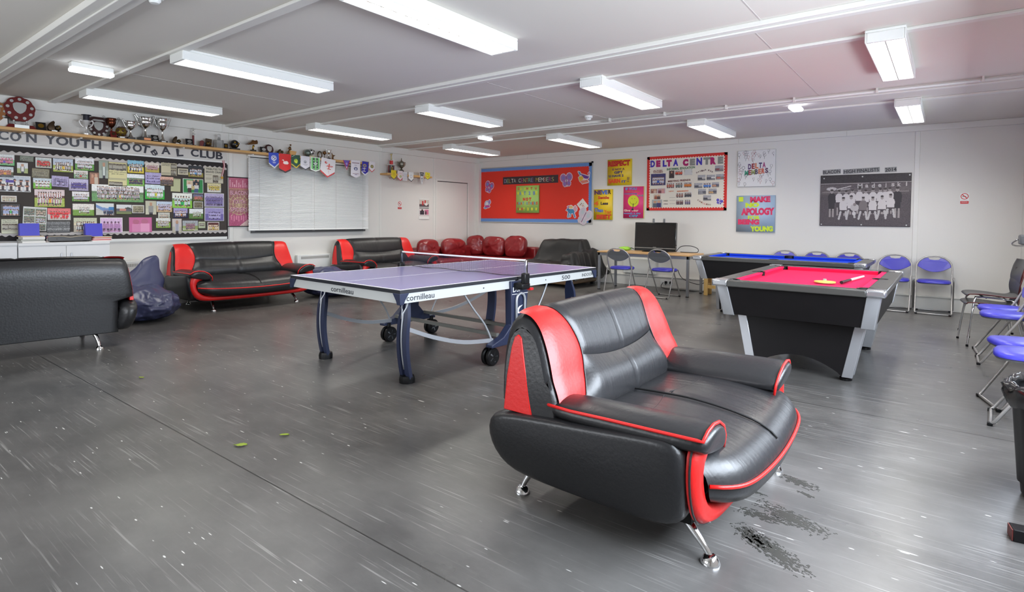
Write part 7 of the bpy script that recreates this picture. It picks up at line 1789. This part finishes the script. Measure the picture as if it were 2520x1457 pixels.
c_, s_ = blob([((.52, .48, .26, .16), (70, 140, 180)), ([(.28, .22), (.42, .35), (.36, .55), (.22, .42), (.12, .42)], (80, 120, 170)), ([(.30, .55), (.38, .55), (.32, .92), (.24, .92)], (70, 130, 180)), ([(.62, .55), (.72, .55), (.86, .92), (.78, .94)], (70, 120, 180)), ([(.44, .6), (.5, .6), (.46, .9), (.38, .9)], (80, 150, 190)), ((.82, .30, .12, .22), (226, 170, 180)), ((.48, .18, .16, .10), (240, 200, 130)), ((.30, .17, .08, .06), (206, 110, 150))]); x, y = px_red(1880, 1155); on_board('pony_sticker', 'blue paper pony at the lower right of the red board', 'sticker', x, y, .32, .29, c_, s_)
cv = Canvas(30, 30, (232, 226, 220)); cv.rect(.25, .28, .60, .32, (120, 90, 80)); cv.rect(.35, .42, .78, .46, (130, 110, 100)); cv.ell(.5, .58, .12, .04, (190, 90, 70)); cv.rect(.40, .70, .62, .73, (150, 130, 120))
x, y = px_red(2098, 1035); on_board('paper_note', 'white square note turned on its corner, right of the paper pony', 'note', x, y, .19, .21, cv, tilt=.72, d=.02)

# --- DELTA CENTRE board
ctr, w_, h_ = wall_rect('B', 1593, 381, 1790, 518, 0); off7, sc7 = (1440, 360), 5.25
t = wall_thing('notice_board', 'white notice board with a red scalloped border, headed DELTA CENTRE', 'notice board', 'B', (ctr.x, -.002, ctr.z))
MB().box(-w_ / 2, w_ / 2, -.014, 0, -h_ / 2, h_ / 2).build('backing', mat('cream display paper', rgb(232, 226, 212), .65), t)
RB = mat('red scalloped border', rgb(214, 46, 40), .6)
for T, L_ in ((Matrix.Translation((0, 0, h_ / 2)), w_), (Matrix.Translation((0, 0, -h_ / 2)) @ Matrix.Rotation(PI, 4, 'Y'), w_), (Matrix.Translation((-w_ / 2, 0, 0)) @ Matrix.Rotation(-PI / 2, 4, 'Y'), h_), (Matrix.Translation((w_ / 2, 0, 0)) @ Matrix.Rotation(PI / 2, 4, 'Y'), h_)):
    m = MB(); scallop(m, L_, .042, .018, .048, -.0165, -.0145, -1, T); m.build('border', RB, t)
def on_delta(word, x0, y0, x1, y1, col, bold=.05, rot=0.0, name='lettering'):
    c, tw, th_ = wall_rect('B', off7[0] + x0 / sc7, off7[1] + y0 / sc7, off7[0] + x1 / sc7, off7[1] + y1 / sc7, .014)
    m = MB(); put_text(m, word, c.x - ctr.x, c.z - ctr.z, tw, th_, y=-.0155, bold=bold, rot=rot); m.build(name, inkmat(col), t)
B_, M_, G_ = (64, 48, 176), (176, 24, 104), (140, 140, 134)
for ch, x0, y0, x1, y1, c in (('D', 845, 185, 903, 272, B_), ('E', 918, 182, 975, 268, M_), ('L', 1003, 180, 1055, 265, B_), ('T', 1050, 175, 1120, 262, M_), ('A', 1138, 168, 1203, 255, B_), ('C', 1262, 165, 1335, 255, M_), ('E', 1353, 160, 1422, 248, G_), ('N', 1438, 148, 1512, 243, B_), ('T', 1528, 143, 1618, 238, G_), ('R', 1618, 140, 1692, 235, M_), ('E', 1715, 132, 1785, 226, G_)):
    on_delta(ch, x0, y0, x1, y1, c, .09 if c != B_ else .06, name='title_letter')
for w1, x0, y0, x1, y1, c in (('ALTON', 880, 306, 996, 324, (120, 40, 40)), ('TOWERS', 878, 326, 1006, 345, (120, 40, 40)), ('INFORMAL EDUCATION', 1056, 270, 1420, 300, (50, 110, 70)), ('MEETING FRIENDS', 1070, 432, 1362, 456, (110, 50, 50)), ('NEW', 1082, 574, 1146, 590, (214, 130, 90)), ('MEMBERS', 1188, 570, 1336, 588, (214, 130, 90)), ('WED', 1010, 697, 1072, 714, (110, 110, 90)), ('FRI', 1016, 738, 1068, 754, (130, 120, 120))):
    on_delta(w1, x0, y0, x1, y1, c, .04, .035)
for i, ch in enumerate('HAVING FUN'):
    if ch != ' ': a = (i - 4.5) / 4.5; on_delta(ch, 1436 + 22 * i, 330 - 26 * (1 - a * a) - 10 * (i > 4), 1453 + 22 * i, 350 - 26 * (1 - a * a) - 10 * (i > 4), (96, 66, 70), .05, -.3 * a + .1)
for i, ch in enumerate('CHILLING'): on_delta(ch, 1452 + 22 * i, 686 + 58 * (1 - (1 - i / 7) ** 2), 1470 + 22 * i, 706 + 58 * (1 - (1 - i / 7) ** 2), [(110, 80, 80), (120, 80, 80), (150, 110, 90), (206, 150, 140), (214, 120, 110), (150, 110, 100), (140, 120, 100), (150, 140, 110)][i], .05, -.5 * (1 - i / 7))
m = MB()
for y_ in (664, 700, 742):
    for i in range(5):
        c = wall_rect('B', off7[0] + (1092 + 15 * i) / sc7, off7[1] + (y_ - 6) / sc7, off7[0] + (1101 + 15 * i) / sc7, off7[1] + (y_ + 4) / sc7, .014)
        m.box(c[0].x - ctr.x - c[1] / 2, c[0].x - ctr.x + c[1] / 2, -.0152, -.014, c[0].z - ctr.z - .004, c[0].z - ctr.z + .004)
m.build('faint_line', inkmat((150, 140, 140)), t)
def DP(rect, kind, label, **p): PP(rect, kind, label, 'photo_print', 'photo', 'B', off7, sc7, .0165, 'photos on the white centre board', **p)
DP((850, 355, 1040, 505), 'team', 'large blue-framed group photo under the ALTON TOWERS heading', sky=(60, 56, 110), grass=(50, 50, 100), shirt=(196, 196, 206), n=6, gk=(40, 90, 190), shorts=(110, 110, 140), x0=.1, x1=.9)
DP((1085, 315, 1152, 412), 'person', 'tall dark photo under INFORMAL EDUCATION, left of three', sky=(80, 60, 60), grass=(60, 44, 46), shirt=(56, 40, 46))
DP((1160, 308, 1262, 372), 'talk', 'photo of people in red under INFORMAL EDUCATION, middle of three', shirt=(206, 76, 50), n=4)
DP((1280, 298, 1385, 370), 'news', 'photo of a big white sheet under INFORMAL EDUCATION, right of three', sky=(206, 206, 206), cols=((.0, .0, .12, 1), (.9, .0, 1, 1)))
K = dict(shirt=(76, 76, 84), s2=(200, 196, 192))
DP((1678, 248, 1787, 325), 'room', 'room photo right of the HAVING FUN heading', shirt=(150, 80, 84), s2=(160, 150, 150))
DP((1455, 370, 1555, 443), 'room', 'left of three room photos under HAVING FUN', **K)
DP((1570, 368, 1680, 438), 'room', 'middle of three room photos under HAVING FUN', shirt=(90, 90, 100), s2=(214, 214, 210))
DP((1690, 360, 1798, 430), 'room', 'right of three room photos under HAVING FUN, against the border', shirt=(196, 110, 96), s2=(150, 146, 140))
DP((1410, 475, 1515, 542), 'room', 'left photo in the second row of room photos', shirt=(80, 84, 96), s2=(190, 190, 194))
DP((1525, 470, 1630, 535), 'talk', 'second-row photo with a boy in blue', shirt=(80, 130, 206), n=3)
DP((1640, 465, 1730, 530), 'room', 'right photo in the second row, dark screen on top', shirt=(206, 150, 120), s2=(84, 80, 104))
DP((1460, 552, 1562, 622), 'room', 'left of the two photos in the third row of room photos', shirt=(150, 150, 156), s2=(100, 100, 110))
DP((1595, 545, 1700, 617), 'room', 'right of the two photos in the third row of room photos', shirt=(200, 160, 110), s2=(90, 90, 100))
DP((1525, 633, 1628, 703), 'room', 'single room photo just above CHILLING', **K)
DP((1050, 470, 1155, 540), 'talk', 'left of three photos under MEETING FRIENDS', shirt=(176, 90, 76), n=4)
DP((1165, 465, 1262, 535), 'talk', 'middle of three photos under MEETING FRIENDS', shirt=(110, 120, 120), n=3)
DP((1275, 462, 1380, 530), 'talk', 'right of three photos under MEETING FRIENDS', shirt=(206, 120, 50), n=5)
DP((1172, 600, 1272, 662), 'talk', 'upper left photo under NEW MEMBERS', shirt=(150, 110, 100), n=3)
DP((1280, 592, 1378, 658), 'talk', 'upper right photo under NEW MEMBERS', shirt=(70, 70, 76), n=4)
DP((1172, 690, 1272, 755), 'talk', 'lower left photo under NEW MEMBERS', shirt=(110, 80, 84), n=4)
DP((1285, 685, 1362, 752), 'talk', 'lower right photo under NEW MEMBERS', shirt=(110, 96, 130), n=3)
DP((845, 552, 930, 608), 'pair', 'brownish photo at the left of the pair below the blue-framed one', sky=(160, 120, 110), shirt=(150, 90, 80), s2=(206, 176, 160))
DP((935, 545, 1035, 608), 'pair', 'pinkish photo at the right of the pair below the blue-framed one', sky=(190, 160, 176), shirt=(120, 66, 76), s2=(206, 150, 150))
DP((885, 620, 980, 685), 'pair', 'photo under the brown and pink pair', sky=(206, 190, 176), shirt=(160, 90, 70), s2=(90, 70, 66))
DP((862, 690, 995, 790), 'pair', 'bottom left photo of a figure in navy', sky=(170, 176, 176), shirt=(90, 96, 110), s2=(66, 62, 110))
c_ = Canvas(34, 34, (92, 80, 190)); c = wall_rect('B', off7[0] + 1694 / sc7, off7[1] + 668 / sc7, off7[0] + 1786 / sc7, off7[1] + 752 / sc7, .0165)
bs = lambda X, Y: (((X - .22) / .20) ** 2 + ((Y - .32) / .24) ** 2 < 1) | (((X - .76) / .22) ** 2 + ((Y - .52) / .22) ** 2 < 1) | (((X - .22) / .16) ** 2 + ((Y - .72) / .15) ** 2 < 1) | (((X - .60) / .12) ** 2 + ((Y - .86) / .13) ** 2 < 1) | (np.abs((X - .48) + .35 * (Y - .5)) < .04) & (Y > .1)
o = sheet('butterfly_sticker', c_, c[1], c[2], th=.0015, shape=bs); o.location = c[0]; tag(o, 'violet paper butterfly at the lower right of the white centre board', 'sticker')

# --- framed black and white team photograph and its caption
ctr, w_, h_ = wall_rect('B', 2019, 429, 2242, 557, .0)
nx, ny = 190, 116; cv = Canvas(nx, ny, (104, 98, 98)); rg = np.random.default_rng(8); rn = random.Random(8)
cv.rect(0, 0, 1, .155, (44, 38, 42)); cv.rect(0, .155, 1, .40, (92, 84, 86)); cv.rect(0, .16, .56, .172, (206, 200, 196)); cv.rect(.58, .155, 1, .168, (206, 200, 196))
cv.poly([(0, .37), (.08, .28), (1, .25), (1, .33)], (110, 102, 102))
for i in range(6): cv.line(0, .22 + .025 * i, 1, .20 + .02 * i, .0025, (112, 104, 106))
cv.ell(.13, .27, .06, .035, (206, 202, 200)); cv.line(.2, .28, .35, .22, .006, (206, 202, 200)); cv.line(.24, .29, .34, .27, .005, (190, 186, 186))
cv.rect(0, .40, 1, 1, (84, 76, 80)); cv.noise(rg, 14); cv.rect(.02, .33, .98, .345, (150, 144, 142))
def man(x, y, s, top, legs, kneel=False):
    sk = (176, 168, 164)
    if not kneel: cv.rect(x - .035 * s, y + .15 * s, x + .035 * s, y + .38 * s, legs); cv.rect(x - .03 * s, y + .33 * s, x - .008 * s, y + .5 * s, sk); cv.rect(x + .008 * s, y + .33 * s, x + .03 * s, y + .5 * s, sk)
    else: cv.rect(x - .045 * s, y + .20 * s, x + .045 * s, y + .28 * s, legs); cv.line(x - .03 * s, y + .26 * s, x - .05 * s, y + .40 * s, .012 * s, (206, 204, 202)); cv.line(x + .03 * s, y + .26 * s, x + .045 * s, y + .40 * s, .012 * s, (206, 204, 202))
    cv.ell(x, y + .12 * s, .048 * s, .10 * s, top); cv.rect(x - .042 * s, y + .08 * s, x + .042 * s, y + .22 * s, top); cv.ell(x, y - .01 * s, .019 * s, .042 * s, sk); cv.ell(x, y - .035 * s, .019 * s, .02 * s, (56, 48, 48))
Wt, Dk = (226, 222, 220), (40, 36, 42)
man(.135, .33, 1.0, Dk, Dk); man(.86, .31, 1.05, Dk, Dk)
for x, y in ((.22, .34), (.30, .35), (.37, .33), (.45, .31), (.52, .34), (.60, .32), (.68, .32), (.73, .32), (.78, .31)): man(x, y, .9, Wt, (70, 62, 66))
for x, y, c in ((.27, .48, Wt), (.36, .45, Wt), (.495, .48, (130, 122, 122)), (.60, .48, Wt), (.70, .46, Wt), (.79, .43, Wt)): man(x, y, .95, c, (66, 58, 62), True)
cv.ell(.40, .64, .05, .07, (206, 202, 200)); cv.ell(.40, .58, .018, .03, (150, 140, 138)); cv.ell(.395, .755, .022, .034, (222, 220, 218))
cv.tint((128, 112, 118), .25)
t = wall_thing('team_photograph', 'large black and white team photograph mounted on the back wall', 'photo', 'B', (ctr.x, 0, ctr.z))
MB().box(-w_ / 2, w_ / 2, -.018, 0, -h_ / 2, h_ / 2).build('mount_board', mat('dark photo edge', rgb(50, 40, 46), .5), t, bevel=.002)
o = sheet('print', cv, w_ - .004, h_ - .004, t, th=.001); o.location = (0, -.018, 0)
for i, (ch, x, y) in enumerate((('M', .455, .225), ('a', .53, .228), ('d', .60, .222), ('e', .67, .224), ('j', .735, .222), ('s', .81, .215), ('k', .875, .205), ('i', .95, .20))):
    m = MB(); put_text(m, ch, (x - .5) * w_, (.5 - y) * h_, w_ * (.055 if ch == 'M' else .035 if ch not in 'ji' else .014), h_ * (.085 if ch in 'Mdkij' else .06), y=-.0205, bold=.03); m.build('stand_letter', inkmat((196, 190, 188)), t)
for x, z in ((-.48, -.47), (-.02, -.47), (.46, -.47), (-.46, .44), (.48, .46), (-.02, .455)):
    MB().lathe([(0, 0), (.010, 0), (.010, .004), (0, .005)], 10, T=Matrix.Translation((x * w_, -.018, z * h_)) @ Matrix.Rotation(PI / 2, 4, 'X')).build('fixing', SIL2, t)
for tx, x0, y0, x1, y1, lab in (('BLACON', 507, 155, 687, 195, 'grey paper caption BLACON above the team photograph'), ('HIGH FINALISTS', 710, 138, 1078, 188, 'grey paper caption HIGH FINALISTS above the team photograph'), ('2014', 1128, 132, 1248, 172, 'grey paper caption 2014 above the right half of the team photograph')):
    c, cw, ch_ = wall_rect('B', 1900 + x0 / 4.065, 380 + y0 / 4.065, 1900 + x1 / 4.065, 380 + y1 / 4.065, .0)
    ch_ = .075; t = wall_thing('caption_strip', lab, 'caption', 'B', (c.x, 0, c.z), 'caption above the team photograph', .035)
    MB().box(-cw / 2, cw / 2, -.002, 0, -ch_ / 2, ch_ / 2).build('strip', mat('grey caption card', rgb(160, 160, 158), .6), t)
    m = MB(); put_text(m, tx, 0, 0, cw * .95, ch_ * .72, y=-.0032, bold=.02); m.build('lettering', inkmat((60, 58, 62)), t)
